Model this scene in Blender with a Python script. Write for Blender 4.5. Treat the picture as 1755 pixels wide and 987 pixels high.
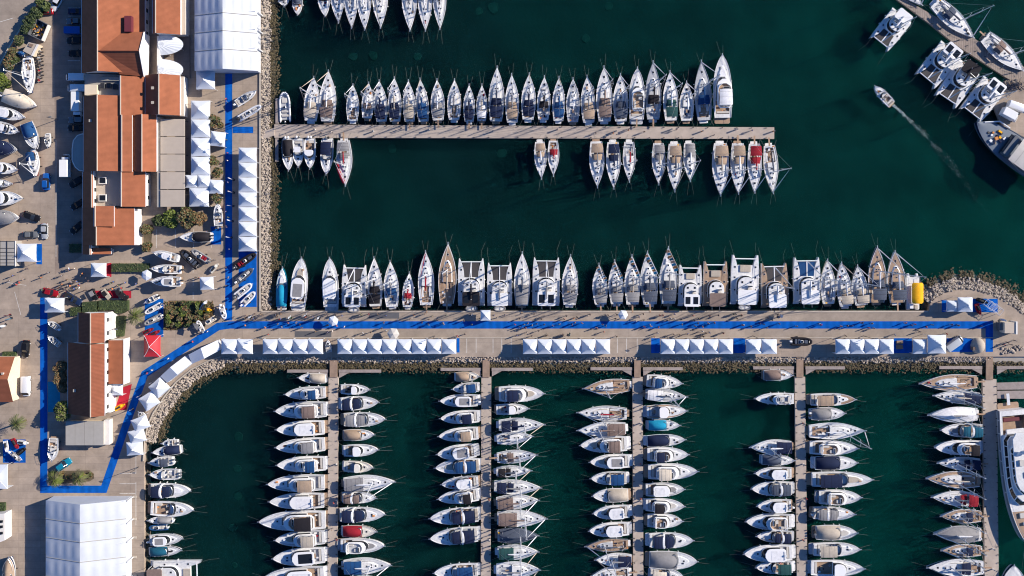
import bpy, math, random
from math import sin, cos, pi, radians, sqrt, atan2, hypot
R = random.Random(7)
for o in list(bpy.data.objects): bpy.data.objects.remove(o)
scene = bpy.context.scene
COL = scene.collection

# ------------------------------------------------ camera, sky, sun, exposure
S = 0.16                 # metres per photograph pixel at quay level
H = 250.0                # height of the drone above the quay
NX, NY = 860.0, 390.0    # photograph pixel straight below the drone
CX, CY = (NX - 877.5) * S, -(NY - 493.5) * S
cam_d = bpy.data.cameras.new('camera')
cam = bpy.data.objects.new('camera', cam_d); COL.objects.link(cam)
cam.location = (CX, CY, H)
cam_d.sensor_fit = 'HORIZONTAL'; cam_d.sensor_width = 36.0
cam_d.lens = 36.0 * H / (1755 * S)
cam_d.shift_x = -CX / (1755 * S); cam_d.shift_y = -CY / (1755 * S)
cam_d.clip_start = 1.0; cam_d.clip_end = 6000
scene.camera = cam
scene.cycles.filter_width = 1.1

SUN_EL, SUN_AZ = radians(27), radians(70)      # azimuth clockwise from +Y
W = bpy.data.worlds.new('World'); scene.world = W; W.use_nodes = True
nt = W.node_tree; nt.nodes.clear()
sky = nt.nodes.new('ShaderNodeTexSky'); sky.sky_type = 'NISHITA'; sky.sun_disc = False
sky.ozone_density = 4.0; sky.air_density = 1.0; sky.dust_density = 0.3
sky.sun_elevation = SUN_EL; sky.sun_rotation = SUN_AZ
bg = nt.nodes.new('ShaderNodeBackground'); bg.inputs['Strength'].default_value = 0.05
wo = nt.nodes.new('ShaderNodeOutputWorld')
tint = nt.nodes.new('ShaderNodeVectorMath'); tint.operation = 'MULTIPLY'; tint.inputs[1].default_value = (0.62, 1.14, 1.80)   # clear deep-blue sky
nt.links.new(sky.outputs[0], tint.inputs[0]); nt.links.new(tint.outputs[0], bg.inputs[0]); nt.links.new(bg.outputs[0], wo.inputs[0])
sl = bpy.data.lights.new('sun', 'SUN'); sl.energy = 5.0; sl.angle = radians(0.5); sl.color = (1.0, 0.90, 0.77)
so = bpy.data.objects.new('sun', sl); COL.objects.link(so); so.location = (120, 60, 150)
so.rotation_euler = (pi / 2 - SUN_EL, 0, -SUN_AZ + pi)   # lamp looks along its -Z, away from the sun
scene.view_settings.view_transform = 'Standard'; scene.view_settings.look = 'None'
scene.view_settings.gamma = 1; scene.view_settings.exposure = 0.60
try: scene.view_settings.use_curve_mapping = False
except Exception: pass

def P(px, py, z=0.0):
    """photograph pixel -> the world point at height z seen there"""
    k = S * (H - z) / H
    return (CX + (px - NX) * k, CY - (py - NY) * k, z)

# ------------------------------------------------ materials
MATS = {}
def material(name, col, rough=0.6, var=0.10, scale=0.6, metal=0.0, bump=0.0, rnd=0.06, kind=None, spec=0.5):
    m = bpy.data.materials.new(name); m.use_nodes = True
    t = m.node_tree; n = t.nodes; l = t.links; b = n['Principled BSDF']
    b.inputs['Roughness'].default_value = rough; b.inputs['Metallic'].default_value = metal
    b.inputs['Specular IOR Level'].default_value = spec
    tc = n.new('ShaderNodeTexCoord')
    no = n.new('ShaderNodeTexNoise'); no.inputs['Scale'].default_value = scale; no.inputs['Detail'].default_value = 6
    no.inputs['Roughness'].default_value = 0.65
    l.new(tc.outputs['Object'], no.inputs['Vector'])
    mr = n.new('ShaderNodeMapRange'); mr.inputs[1].default_value = 0.3; mr.inputs[2].default_value = 0.7
    mr.inputs[3].default_value = 1 - var; mr.inputs[4].default_value = 1 + var
    l.new(no.outputs['Fac'], mr.inputs[0])
    oi = n.new('ShaderNodeObjectInfo')
    m2 = n.new('ShaderNodeMapRange'); m2.inputs[3].default_value = 1 - rnd; m2.inputs[4].default_value = 1 + rnd * 0.6
    l.new(oi.outputs['Random'], m2.inputs[0])
    mu = n.new('ShaderNodeMath'); mu.operation = 'MULTIPLY'
    l.new(mr.outputs[0], mu.inputs[0]); l.new(m2.outputs[0], mu.inputs[1])
    mx = n.new('ShaderNodeVectorMath'); mx.operation = 'SCALE'
    mx.inputs[0].default_value = col[:3]; l.new(mu.outputs[0], mx.inputs['Scale'])
    l.new(mx.outputs[0], b.inputs['Base Color'])
    if bump:
        bn = n.new('ShaderNodeBump'); bn.inputs['Strength'].default_value = bump; bn.inputs['Distance'].default_value = 0.05
        n3 = n.new('ShaderNodeTexNoise'); n3.inputs['Scale'].default_value = scale * 9; n3.inputs['Detail'].default_value = 4
        l.new(tc.outputs['Object'], n3.inputs['Vector'])
        l.new(n3.outputs['Fac'], bn.inputs['Height']); l.new(bn.outputs[0], b.inputs['Normal'])
    m['parts'] = 1
    MATS[name] = m
    return m, t, b, tc, mx

def simple(name, col, **k): return material(name, col, **k)[0]

simple('gelcoat', (0.77, 0.77, 0.77), rough=0.25, var=0.03)
simple('gelcoat_cream', (0.70, 0.66, 0.58), rough=0.3, var=0.04)
simple('deck_white', (0.64, 0.64, 0.64), rough=0.55, var=0.14, scale=1.5)
simple('deck_grey', (0.42, 0.43, 0.45), rough=0.6, var=0.12, scale=1.5)
simple('hull_grey', (0.16, 0.19, 0.23), rough=0.3, var=0.04)
simple('hull_navy', (0.012, 0.025, 0.07), rough=0.25, var=0.05)
simple('antifoul', (0.03, 0.05, 0.13), rough=0.7)
simple('antifoul_red', (0.20, 0.03, 0.025), rough=0.7)
simple('glass', (0.012, 0.015, 0.02), rough=0.12, var=0.05)
simple('rubber', (0.018, 0.018, 0.02), rough=0.7)
simple('dark_net', (0.055, 0.05, 0.052), rough=0.9, var=0.25, scale=6)
simple('steel', (0.62, 0.63, 0.65), rough=0.3, metal=0.7)
simple('aluminium', (0.72, 0.73, 0.75), rough=0.4, metal=0.25)
simple('rope', (0.20, 0.21, 0.19), rough=0.9)
simple('cushion', (0.52, 0.49, 0.45), rough=0.8)
CANVAS = dict(tan=(0.36, 0.265, 0.19), beige=(0.43, 0.375, 0.31), navy=(0.012, 0.02, 0.055), black=(0.018, 0.016, 0.020),
    blue=(0.012, 0.06, 0.17), teal=(0.01, 0.09, 0.15), grey=(0.24, 0.235, 0.24), white=(0.68, 0.68, 0.70), red=(0.27, 0.014, 0.026),
    brown=(0.20, 0.145, 0.125), cyan=(0.01, 0.24, 0.40), green=(0.02, 0.07, 0.07), orange=(0.58, 0.24, 0.08),
    yellow=(0.85, 0.42, 0.015), cream=(0.64, 0.56, 0.45), slate=(0.07, 0.085, 0.12))
for k, c in CANVAS.items(): simple('canvas_' + k, c, rough=0.85, var=0.13, scale=1.3, bump=0.25, spec=0.2)
simple('skin', (0.45, 0.27, 0.19)); simple('hair_dark', (0.03, 0.02, 0.015), rough=0.7); simple('hair_fair', (0.30, 0.20, 0.10), rough=0.7)
simple('trouser_dark', (0.02, 0.025, 0.04), rough=0.9); simple('trouser_tan', (0.25, 0.19, 0.13), rough=0.9)
for k, c in dict(red=(0.5, 0.02, 0.03), black=(0.015, 0.015, 0.018), white=(0.75, 0.75, 0.75), blue=(0.03, 0.10, 0.35),
                 grey=(0.22, 0.22, 0.24), navy=(0.015, 0.02, 0.06), orange=(0.6, 0.16, 0.03), green=(0.04, 0.13, 0.07)).items():
    simple('cloth_' + k, c, rough=0.9)
for k, c in dict(white=(0.75, 0.76, 0.78), black=(0.012, 0.012, 0.014), blue=(0.01, 0.10, 0.38), grey=(0.16, 0.17, 0.18), silver=(0.42, 0.44, 0.46),
                 red=(0.33, 0.01, 0.02), teal=(0.01, 0.22, 0.34), navy=(0.015, 0.03, 0.08)).items():
    simple('paint_' + k, c, rough=0.22, var=0.02, metal=0.15)
simple('lamp_lens', (0.7, 0.7, 0.66), rough=0.2); simple('tail_lens', (0.35, 0.01, 0.01), rough=0.3)
simple('tent_pvc', (0.63, 0.67, 0.73), rough=0.5, var=0.03, scale=0.8, bump=0.15)
simple('marquee_pvc', (0.53, 0.56, 0.61), rough=0.5, var=0.05, scale=0.35, bump=0.1)
simple('tent_red', (0.55, 0.02, 0.03), rough=0.6, var=0.06)
simple('tent_grey', (0.10, 0.10, 0.11), rough=0.8)
simple('plaster_white', (0.72, 0.69, 0.65), rough=0.8, var=0.06, scale=0.8)
simple('plaster_cream', (0.66, 0.56, 0.42), rough=0.85, var=0.08)
simple('stone', (0.42, 0.37, 0.31), rough=0.9, var=0.15)
simple('seaweed', (0.085, 0.066, 0.032), rough=0.8, var=0.5, scale=1.2)
simple('rock_pale', (0.41, 0.345, 0.285), rough=0.95, var=0.3, scale=0.9)
simple('leaf_dark', (0.035, 0.055, 0.018), rough=0.7, var=0.35, scale=1.0)
simple('leaf_mid', (0.07, 0.095, 0.022), rough=0.7, var=0.35, scale=1.0)
simple('leaf_bright', (0.13, 0.17, 0.02), rough=0.7, var=0.3, scale=1.0)
simple('leaf_dry', (0.20, 0.11, 0.045), rough=0.8, var=0.35, scale=1.0)
simple('leaf_olive', (0.13, 0.12, 0.06), rough=0.8, var=0.35, scale=1.0)
simple('bark', (0.09, 0.065, 0.045), rough=0.95)
simple('soil', (0.11, 0.085, 0.055), rough=1.0, var=0.4, scale=0.8)
simple('wood_teak', (0.36, 0.235, 0.15), rough=0.7, var=0.18, scale=1.4)
simple('wood_plank', (0.22, 0.15, 0.11), rough=0.8, var=0.25)
simple('dark_metal', (0.03, 0.03, 0.035), rough=0.5)
simple('panel_beige', (0.46, 0.39, 0.32), rough=0.7, var=0.05)
simple('panel_grey', (0.36, 0.34, 0.31), rough=0.7, var=0.07)
simple('canvas_maroon', (0.13, 0.02, 0.03), rough=0.7)
simple('drowned_concrete', (0.004, 0.040, 0.034), rough=1.0, var=0.4, scale=1.5, spec=0)
simple('foam', (0.55, 0.62, 0.60), rough=0.9, var=0.1)
simple('carpet_red', (0.42, 0.01, 0.03), rough=1.0, var=0.1)
simple('paint_line', (0.62, 0.60, 0.56), rough=0.9, var=0.3, scale=2)

def band(t, tc, mx, b, scale, axis, amt, dist=0.0, prof='SIN'):
    """seams/tiles across one object axis, multiplied into the colour and bumped"""
    n = t.nodes; l = t.links
    w = n.new('ShaderNodeTexWave'); w.wave_type = 'BANDS'; w.bands_direction = axis; w.wave_profile = prof
    w.inputs['Scale'].default_value = scale; w.inputs['Distortion'].default_value = dist; w.inputs['Detail'].default_value = 2
    l.new(tc.outputs['Object'], w.inputs['Vector'])
    mr = n.new('ShaderNodeMapRange'); mr.inputs[3].default_value = 1 - amt; mr.inputs[4].default_value = 1 + amt * 0.4
    l.new(w.outputs['Fac'], mr.inputs[0])
    v = n.new('ShaderNodeVectorMath'); v.operation = 'SCALE'
    l.new(mx.outputs[0], v.inputs[0]); l.new(mr.outputs[0], v.inputs['Scale'])
    l.new(v.outputs[0], b.inputs['Base Color'])
    return v

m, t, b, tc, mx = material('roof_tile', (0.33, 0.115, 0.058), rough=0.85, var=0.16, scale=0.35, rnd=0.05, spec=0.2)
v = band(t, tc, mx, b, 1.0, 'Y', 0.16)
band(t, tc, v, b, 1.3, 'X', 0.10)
m, t, b, tc, mx = material('roof_tile_brown_and_shade', (0.25, 0.084, 0.046), rough=0.85, var=0.16, scale=0.35, rnd=0.04, spec=0.2)  # brown tile; also stands in for shade on orange roofs' south slopes
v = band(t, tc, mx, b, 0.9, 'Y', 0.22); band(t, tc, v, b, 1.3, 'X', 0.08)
m, t, b, tc, mx = material('carpet_blue', (0.004, 0.100, 0.43), rough=1.0, var=0.20, scale=0.5, spec=0.05)
band(t, tc, mx, b, 0.16, 'X', 0.14, 0.6)
m, t, b, tc, mx = material('teak_deck', (0.36, 0.245, 0.165), rough=0.75, var=0.14, scale=1.0)
band(t, tc, mx, b, 2.4, 'Y', 0.25)
m, t, b, tc, mx = material('pontoon', (0.43, 0.36, 0.305), rough=0.9, var=0.12, scale=0.5)
m, t, b, tc, mx = material('pontoon_plank', (0.30, 0.21, 0.155), rough=0.9, var=0.2, scale=0.8)
band(t, tc, mx, b, 1.6, 'Y', 0.3)
m, t, b, tc, mx = material('pontoon_grey_plank', (0.30, 0.245, 0.21), rough=0.9, var=0.22, scale=0.6)
band(t, tc, mx, b, 0.5, 'X', 0.2)
m, t, b, tc, mx = material('finger_grate', (0.32, 0.27, 0.25), rough=0.9, var=0.2, scale=0.8)
band(t, tc, mx, b, 1.4, 'X', 0.3)

# concrete ground: broad stains, slab tone differences, fine grain
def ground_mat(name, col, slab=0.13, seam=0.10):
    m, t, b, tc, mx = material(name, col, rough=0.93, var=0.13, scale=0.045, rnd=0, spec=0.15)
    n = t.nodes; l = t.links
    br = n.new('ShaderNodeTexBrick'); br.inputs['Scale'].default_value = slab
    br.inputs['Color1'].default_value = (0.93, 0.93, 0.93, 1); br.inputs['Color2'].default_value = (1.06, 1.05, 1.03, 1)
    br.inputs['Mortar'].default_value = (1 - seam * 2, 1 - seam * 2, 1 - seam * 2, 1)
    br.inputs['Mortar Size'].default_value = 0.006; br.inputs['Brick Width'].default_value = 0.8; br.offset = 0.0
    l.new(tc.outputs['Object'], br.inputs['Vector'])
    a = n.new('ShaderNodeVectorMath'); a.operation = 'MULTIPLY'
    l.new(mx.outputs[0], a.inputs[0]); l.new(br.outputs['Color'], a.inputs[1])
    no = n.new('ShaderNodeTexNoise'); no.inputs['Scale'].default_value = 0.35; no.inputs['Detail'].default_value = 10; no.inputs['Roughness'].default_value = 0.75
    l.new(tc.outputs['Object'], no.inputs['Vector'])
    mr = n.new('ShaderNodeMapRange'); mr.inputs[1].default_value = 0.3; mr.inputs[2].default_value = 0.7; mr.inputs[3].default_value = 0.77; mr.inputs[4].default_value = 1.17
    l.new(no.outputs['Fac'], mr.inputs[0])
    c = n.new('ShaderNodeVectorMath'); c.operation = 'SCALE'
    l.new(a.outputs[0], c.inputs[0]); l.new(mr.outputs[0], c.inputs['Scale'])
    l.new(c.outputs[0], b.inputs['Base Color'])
ground_mat('concrete', (0.355, 0.288, 0.235))
ground_mat('asphalt_pale', (0.332, 0.275, 0.228), slab=0.05, seam=0.03)
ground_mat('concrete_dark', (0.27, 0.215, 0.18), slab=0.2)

# sea: murky green body colour drifting to navy, glossy rippled surface
m = bpy.data.materials.new('sea_water'); m.use_nodes = True; MATS['sea_water'] = m
t = m.node_tree; n = t.nodes; l = t.links; b = n['Principled BSDF']
b.inputs['Roughness'].default_value = 0.18; b.inputs['IOR'].default_value = 1.33
b.inputs['Subsurface Weight'].default_value = 1.0; b.inputs['Subsurface Radius'].default_value = (2.0, 3.0, 3.0); b.inputs['Subsurface Scale'].default_value = 1.0
tc = n.new('ShaderNodeTexCoord')
no = n.new('ShaderNodeTexNoise'); no.inputs['Scale'].default_value = 0.011; no.inputs['Detail'].default_value = 3
l.new(tc.outputs['Object'], no.inputs['Vector'])
sx = n.new('ShaderNodeSeparateXYZ'); l.new(tc.outputs['Object'], sx.inputs[0])
gr = n.new('ShaderNodeMapRange'); gr.inputs[1].default_value = -70; gr.inputs[2].default_value = 130
l.new(sx.outputs['X'], gr.inputs[0])
gy = n.new('ShaderNodeMapRange'); gy.inputs[1].default_value = 90; gy.inputs[2].default_value = -80; gy.inputs[3].default_value = 0; gy.inputs[4].default_value = 0.22
l.new(sx.outputs['Y'], gy.inputs[0])
ad = n.new('ShaderNodeMath'); ad.operation = 'MULTIPLY_ADD'; ad.inputs[1].default_value = 0.62
l.new(gr.outputs[0], ad.inputs[0])
a2 = n.new('ShaderNodeMapRange'); a2.inputs[1].default_value = 0.3; a2.inputs[2].default_value = 0.7; a2.inputs[3].default_value = -0.18; a2.inputs[4].default_value = 0.28
l.new(no.outputs['Fac'], a2.inputs[0]); 
a3 = n.new('ShaderNodeMath'); a3.operation = 'ADD'; l.new(a2.outputs[0], a3.inputs[0]); l.new(gy.outputs[0], a3.inputs[1])
l.new(a3.outputs[0], ad.inputs[2])
cr = n.new('ShaderNodeValToRGB')
cr.color_ramp.elements[0].position = 0.0; cr.color_ramp.elements[0].color = (0.0036, 0.0180, 0.0208, 1)
cr.color_ramp.elements[1].position = 0.9; cr.color_ramp.elements[1].color = (0.0010, 0.0440, 0.0335, 1)
l.new(ad.outputs[0], cr.inputs[0])
n2 = n.new('ShaderNodeTexNoise'); n2.inputs['Scale'].default_value = 0.09; n2.inputs['Detail'].default_value = 5
l.new(tc.outputs['Object'], n2.inputs['Vector'])
m3 = n.new('ShaderNodeMapRange'); m3.inputs[1].default_value = 0.3; m3.inputs[2].default_value = 0.7; m3.inputs[3].default_value = 0.76; m3.inputs[4].default_value = 1.24
l.new(n2.outputs['Fac'], m3.inputs[0])
sc = n.new('ShaderNodeVectorMath'); sc.operation = 'SCALE'; l.new(cr.outputs[0], sc.inputs[0]); l.new(m3.outputs[0], sc.inputs['Scale'])
l.new(sc.outputs[0], b.inputs['Base Color'])
n4 = n.new('ShaderNodeTexNoise'); n4.inputs['Scale'].default_value = 1.1; n4.inputs['Detail'].default_value = 5
l.new(tc.outputs['Object'], n4.inputs['Vector'])
bn = n.new('ShaderNodeBump'); bn.inputs['Strength'].default_value = 0.5; bn.inputs['Distance'].default_value = 0.08
l.new(n4.outputs['Fac'], bn.inputs['Height']); l.new(bn.outputs[0], b.inputs['Normal'])
# part of the light goes on into the murk: a deeper layer carries the second, longer shadow
out = [q for q in n if q.type == 'OUTPUT_MATERIAL'][0]
tr_ = n.new('ShaderNodeBsdfTransparent'); ms = n.new('ShaderNodeMixShader'); ms.inputs[0].default_value = 0.42
l.new(tr_.outputs[0], ms.inputs[1]); l.new(b.outputs[0], ms.inputs[2]); l.new(ms.outputs[0], out.inputs['Surface'])
m5 = m.copy(); m5.name = 'deep_water'; MATS['deep_water'] = m5
n5 = m5.node_tree.nodes; o5 = [q for q in n5 if q.type == 'OUTPUT_MATERIAL'][0]; p5 = [q for q in n5 if q.type == 'BSDF_PRINCIPLED'][0]
m5.node_tree.links.new(p5.outputs[0], o5.inputs['Surface']); p5.inputs['Specular IOR Level'].default_value = 0.0; p5.inputs['Subsurface Radius'].default_value = (4, 6, 6); p5.inputs['Roughness'].default_value = 1.0

# ------------------------------------------------ mesh helpers
class MB:
    def __init__(s, z=0.0): s.v = []; s.f = []; s.m = []; s.mats = []; s.z = z
    def mi(s, m):
        if m not in s.mats: s.mats.append(m)
        return s.mats.index(m)
    def add(s, vs, fs, m):
        k = len(s.v); i = s.mi(m); s.v += [(a, b, c + s.z) for a, b, c in vs]
        for f in fs: s.f.append([k + q for q in f]); s.m.append(i)
    def box(s, c, d, m, rz=0.0):
        x, y, z = d[0] / 2, d[1] / 2, d[2] / 2; ca, sa = cos(rz), sin(rz)
        vs = [(c[0] + u * ca - w * sa, c[1] + u * sa + w * ca, c[2] + k) for k in (-z, z) for u, w in ((-x, -y), (x, -y), (x, y), (-x, y))]
        s.add(vs, [(3, 2, 1, 0), (4, 5, 6, 7), (0, 1, 5, 4), (1, 2, 6, 5), (2, 3, 7, 6), (3, 0, 4, 7)], m)
    def fru(s, bt, tp, z0, z1, m, top=None, bottom=True):
        n = len(bt); z0f = z0 if callable(z0) else (lambda x, y: z0); z1f = z1 if callable(z1) else (lambda x, y: z1)
        vs = [(x, y, z0f(x, y)) for x, y in bt] + [(x, y, z1f(x, y)) for x, y in tp]
        s.add(vs, [(i, (i + 1) % n, n + (i + 1) % n, n + i) for i in range(n)], m)
        if bottom: s.add(vs[:n], [tuple(range(n - 1, -1, -1))], m)
        s.add(vs[n:], [tuple(range(n))], top or m)
    def slab(s, pts, z0, z1, m, bev=0.0, top=None):
        if bev <= 0: return s.fru(pts, pts, z0, z1, m, top)
        ins = inset(pts, bev)
        n = len(pts); zb = z1 - bev * 0.8
        vs = [(x, y, z0) for x, y in pts] + [(x, y, zb) for x, y in pts] + [(x, y, z1) for x, y in ins]
        fs = [(i, (i + 1) % n, n + (i + 1) % n, n + i) for i in range(n)] + [(n + i, n + (i + 1) % n, 2 * n + (i + 1) % n, 2 * n + i) for i in range(n)]
        s.add(vs, fs + [tuple(range(n - 1, -1, -1))], m); s.add(vs[2 * n:], [tuple(range(n))], top or m)
    def tube(s, p, q, r0, m, r1=None, n=6):
        r1 = r0 if r1 is None else r1
        d = [q[i] - p[i] for i in range(3)]; L = sqrt(sum(a * a for a in d)) or 1e-6; d = [a / L for a in d]
        u = (-d[1], d[0], 0) if abs(d[2]) < 0.95 else (1, 0, 0)
        k = sum(u[i] * d[i] for i in range(3)); u = [u[i] - k * d[i] for i in range(3)]; lu = sqrt(sum(a * a for a in u)); u = [a / lu for a in u]
        w = (d[1] * u[2] - d[2] * u[1], d[2] * u[0] - d[0] * u[2], d[0] * u[1] - d[1] * u[0])
        vs = []
        for c, r in ((p, r0), (q, r1)):
            for i in range(n):
                a = 2 * pi * i / n; vs.append(tuple(c[j] + r * (cos(a) * u[j] + sin(a) * w[j]) for j in range(3)))
        s.add(vs, [(i, (i + 1) % n, n + (i + 1) % n, n + i) for i in range(n)] + [tuple(range(n - 1, -1, -1)), tuple(range(n, 2 * n))], m)
    def path(s, pts, r, m, n=5):
        for a, c in zip(pts, pts[1:]): s.tube(a, c, r, m, n=n)
    def grid(s, rows, m):
        """rows of equal length; m is a material name or f(i, j)"""
        nr, nc = len(rows), len(rows[0]); k = len(s.v)
        s.v += [(a, b, c + s.z) for r in rows for a, b, c in r]
        for i in range(nr - 1):
            for j in range(nc - 1):
                s.f.append([k + i * nc + j, k + (i + 1) * nc + j, k + (i + 1) * nc + j + 1, k + i * nc + j + 1])
                s.m.append(s.mi(m(i, j) if callable(m) else m))
    def dome(s, c, rx, ry, rz, m, n=10, k=5, low=0.0):
        rows = []
        for i in range(k + 1):
            a = (low + (1 - low) * i / k) * pi / 2
            rr = cos(a) if i < k else 0.02
            rows.append([(c[0] + rx * rr * cos(2 * pi * j / n), c[1] + ry * rr * sin(2 * pi * j / n), c[2] + rz * sin(a)) for j in range(n + 1)])
        s.grid([r[::-1] for r in rows], m)
    def build(s, name, parent=None, smooth=True, ang=35):
        me = bpy.data.meshes.new(name); me.from_pydata(s.v, [], s.f)
        for q in s.mats: me.materials.append(MATS[q])
        me.polygons.foreach_set('material_index', s.m)
        if smooth:
            me.polygons.foreach_set('use_smooth', [True] * len(s.f)); me.set_sharp_from_angle(angle=radians(ang))
        me.update(); me.validate()
        o = bpy.data.objects.new(name, me); COL.objects.link(o)
        if parent: o.parent = parent
        return o

def inset(pts, d):
    cx = sum(p[0] for p in pts) / len(pts); cy = sum(p[1] for p in pts) / len(pts); out = []
    n = len(pts)
    for i in range(n):
        a, p, c = pts[i - 1], pts[i], pts[(i + 1) % n]
        nx, ny = 0.0, 0.0
        for e0, e1 in ((a, p), (p, c)):
            dx, dy = e1[0] - e0[0], e1[1] - e0[1]; L = hypot(dx, dy) or 1e-6; nx += -dy / L; ny += dx / L
        L = hypot(nx, ny) or 1e-6
        if (cx - p[0]) * nx + (cy - p[1]) * ny < 0: nx, ny = -nx, -ny
        out.append((p[0] + nx / L * d, p[1] + ny / L * d))
    return out
def rrect(x0, x1, y0, y1, r, n=4, r2=None):
    """rounded rectangle, r at the x0 end, r2 at the x1 end"""
    r2 = r if r2 is None else r2; pts = []
    for cx, cy, a0, q in ((x1 - r2, y1 - r2, 0, r2), (x0 + r, y1 - r, pi / 2, r), (x0 + r, y0 + r, pi, r), (x1 - r2, y0 + r2, 1.5 * pi, r2)):
        for i in range(n + 1):
            a = a0 + pi / 2 * i / n; pts.append((cx + q * cos(a), cy + q * sin(a)))
    return pts
def tag(o, label=None, cat=None, group=None, kind=None):
    if label: o['label'] = label
    if cat: o['category'] = cat
    if group: o['group'] = group
    if kind: o['kind'] = kind
    return o
def thing(name, label, cat, loc, rz=0.0, group=None):
    o = bpy.data.objects.new(name, None); COL.objects.link(o)
    o.empty_display_size = 0.5; o.location = loc; o.rotation_euler = (0, 0, rz)
    return tag(o, label, cat, group)
ORD = 'first second third fourth fifth sixth seventh eighth ninth tenth eleventh twelfth thirteenth fourteenth fifteenth sixteenth seventeenth eighteenth nineteenth twentieth'.split()
def ordw(i):
    i += 1
    if i <= 20: return ORD[i - 1]
    if i == 30: return 'thirtieth'
    if i == 40: return 'fortieth'
    return {2: 'twenty', 3: 'thirty', 4: 'forty', 5: 'fifty'}[i // 10] + '-' + ORD[i % 10 - 1]
# ------------------------------------------------ boat builders (bow along +X, local z = 0 at the waterline or ground)
def f_sail(t, st=0.74):
    if t < 0.42: return st + (1 - st) * sin(pi / 2 * t / 0.42)
    return max(0.012, 1 - ((t - 0.42) / 0.58) ** 1.85)
def f_motor(t, st=0.88):
    if t < 0.35: return st + (1 - st) * sin(pi / 2 * t / 0.35)
    u = (t - 0.35) / 0.65
    return max(0.012, (1 - u ** 2.7) ** 0.82)
def f_rib(t):
    if t < 0.55: return 1.0
    u = (t - 0.55) / 0.45
    return max(0.02, (1 - u ** 2.6) ** 0.62)
def frange(a, b, n): return [a + (b - a) * i / (n - 1) for i in range(n)]

class Hull:
    """one monohull: outline, sheer line, hull and deck meshes"""
    def __init__(s, L, B, kind, free, z=0.0):
        s.L, s.B, s.free, s.z = L, B, free, z
        s.f = f_sail if kind == 'sail' else f_motor
        s.rise = 0.22 if kind == 'sail' else 0.38
    def hw(s, t): return s.B / 2 * s.f(t)
    def sheer(s, t): return s.free * (1 + s.rise * max(0, t - 0.25) ** 1.6)
    def x(s, t): return -s.L / 2 + s.L * t
    def t(s, x): return (x + s.L / 2) / s.L
    def make(s, parent, mh, anti='antifoul', stripe=None, deep=0.55):
        mb = MB(s.z); ts = [0, .04, .1, .18, .26, .34, .42, .5, .58, .66, .73, .8, .86, .91, .95, .98, 1.0]
        rows = []
        rail = 0.09 if s.L > 7 else 0.05
        for t in ts:
            h, z, x = s.hw(t), s.sheer(t), s.x(t)
            xr = x - 0.03 * s.L * max(0, t - .6) * 2.0     # raked stem
            half = [(xr, 0.0, -deep), (xr, 0.55 * h, -deep * 0.7), (xr * .5 + x * .5, 0.86 * h, 0.0), (x, 0.93 * h, z * 0.45), (x, h, z * 0.93),
                    (x, h, z + rail), (x, max(0.0, h - 0.10), z + rail), (x, max(0.0, h - 0.12), z - 0.06)]
            rows.append([(a, -b, c) for a, b, c in half[::-1]] + half[1:])
        n = len(rows[0])
        def mm(i, j):
            k = min(j, n - 2 - j)
            return anti if k >= 5 else (stripe if (stripe and k == 3) else mh)
        mb.grid(rows, mm)
        mb.add(rows[0][::-1], [tuple(range(n))], mh)
        return mb.build('hull', parent)
    def deck(s, parent, c0, c1, a, depth, md, mfloor, mfore=None, tf=0.62, mside=None, name='deck', upto=0.995):
        e = 0.004
        ts = sorted(set([0.0, .06, .12, .2, .3, .4, .5, .6, tf, .68, .76, .83, .89, .94, .975, upto] + ([c0, c0 + e, c1 - e, c1] if c1 > c0 else [])))
        us = [-1, -.8, -a, -a + .03, -.2, .2, a - .03, a, .8, 1] if c1 > c0 else [-1, -.8, -.4, 0, .4, .8, 1]
        us = sorted(us)
        mb = MB(s.z); rows = []
        for t in ts:
            h = max(0.01, s.hw(t) - 0.11)
            r = []
            for u in us:
                z = s.sheer(t) - 0.03 + 0.05 * s.B / 3.5 * (1 - u * u)
                if c1 > c0 and c0 + e * .5 < t < c1 - e * .5 and abs(u) <= a - .02: z -= depth
                r.append((s.x(t), h * u, z))
            rows.append(r)
        def mm(i, j):
            tm = (ts[i] + ts[i + 1]) / 2; um = abs((us[j] + us[j + 1]) / 2)
            if c1 > c0 and c0 < tm < c1 and um < a - .01: return mfloor
            if mfore and tm > tf: return mfore
            if mside and um > .8: return mside
            return md
        mb.grid(rows, mm)
        return mb.build(name, parent)
    def outline(s, t0, t1, u, n=9, round_front=0.0, round_back=0.0):
        """closed outline between stations t0..t1 at fraction u of the hull width"""
        ts = [t0 + (t1 - t0) * i / (n - 1) for i in range(n)]
        def w(t):
            k = 1.0
            if round_front > 0 and t > t1 - round_front: q = (t - (t1 - round_front)) / round_front; k *= sqrt(max(0.05, 1 - 0.92 * q * q))
            if round_back > 0 and t < t0 + round_back: q = ((t0 + round_back) - t) / round_back; k *= sqrt(max(0.3, 1 - 0.5 * q * q))
            return u * k * max(0.05, s.hw(t) - .1)
        return [(s.x(t), -w(t)) for t in ts] + [(s.x(t), w(t)) for t in ts[::-1]]

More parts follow.
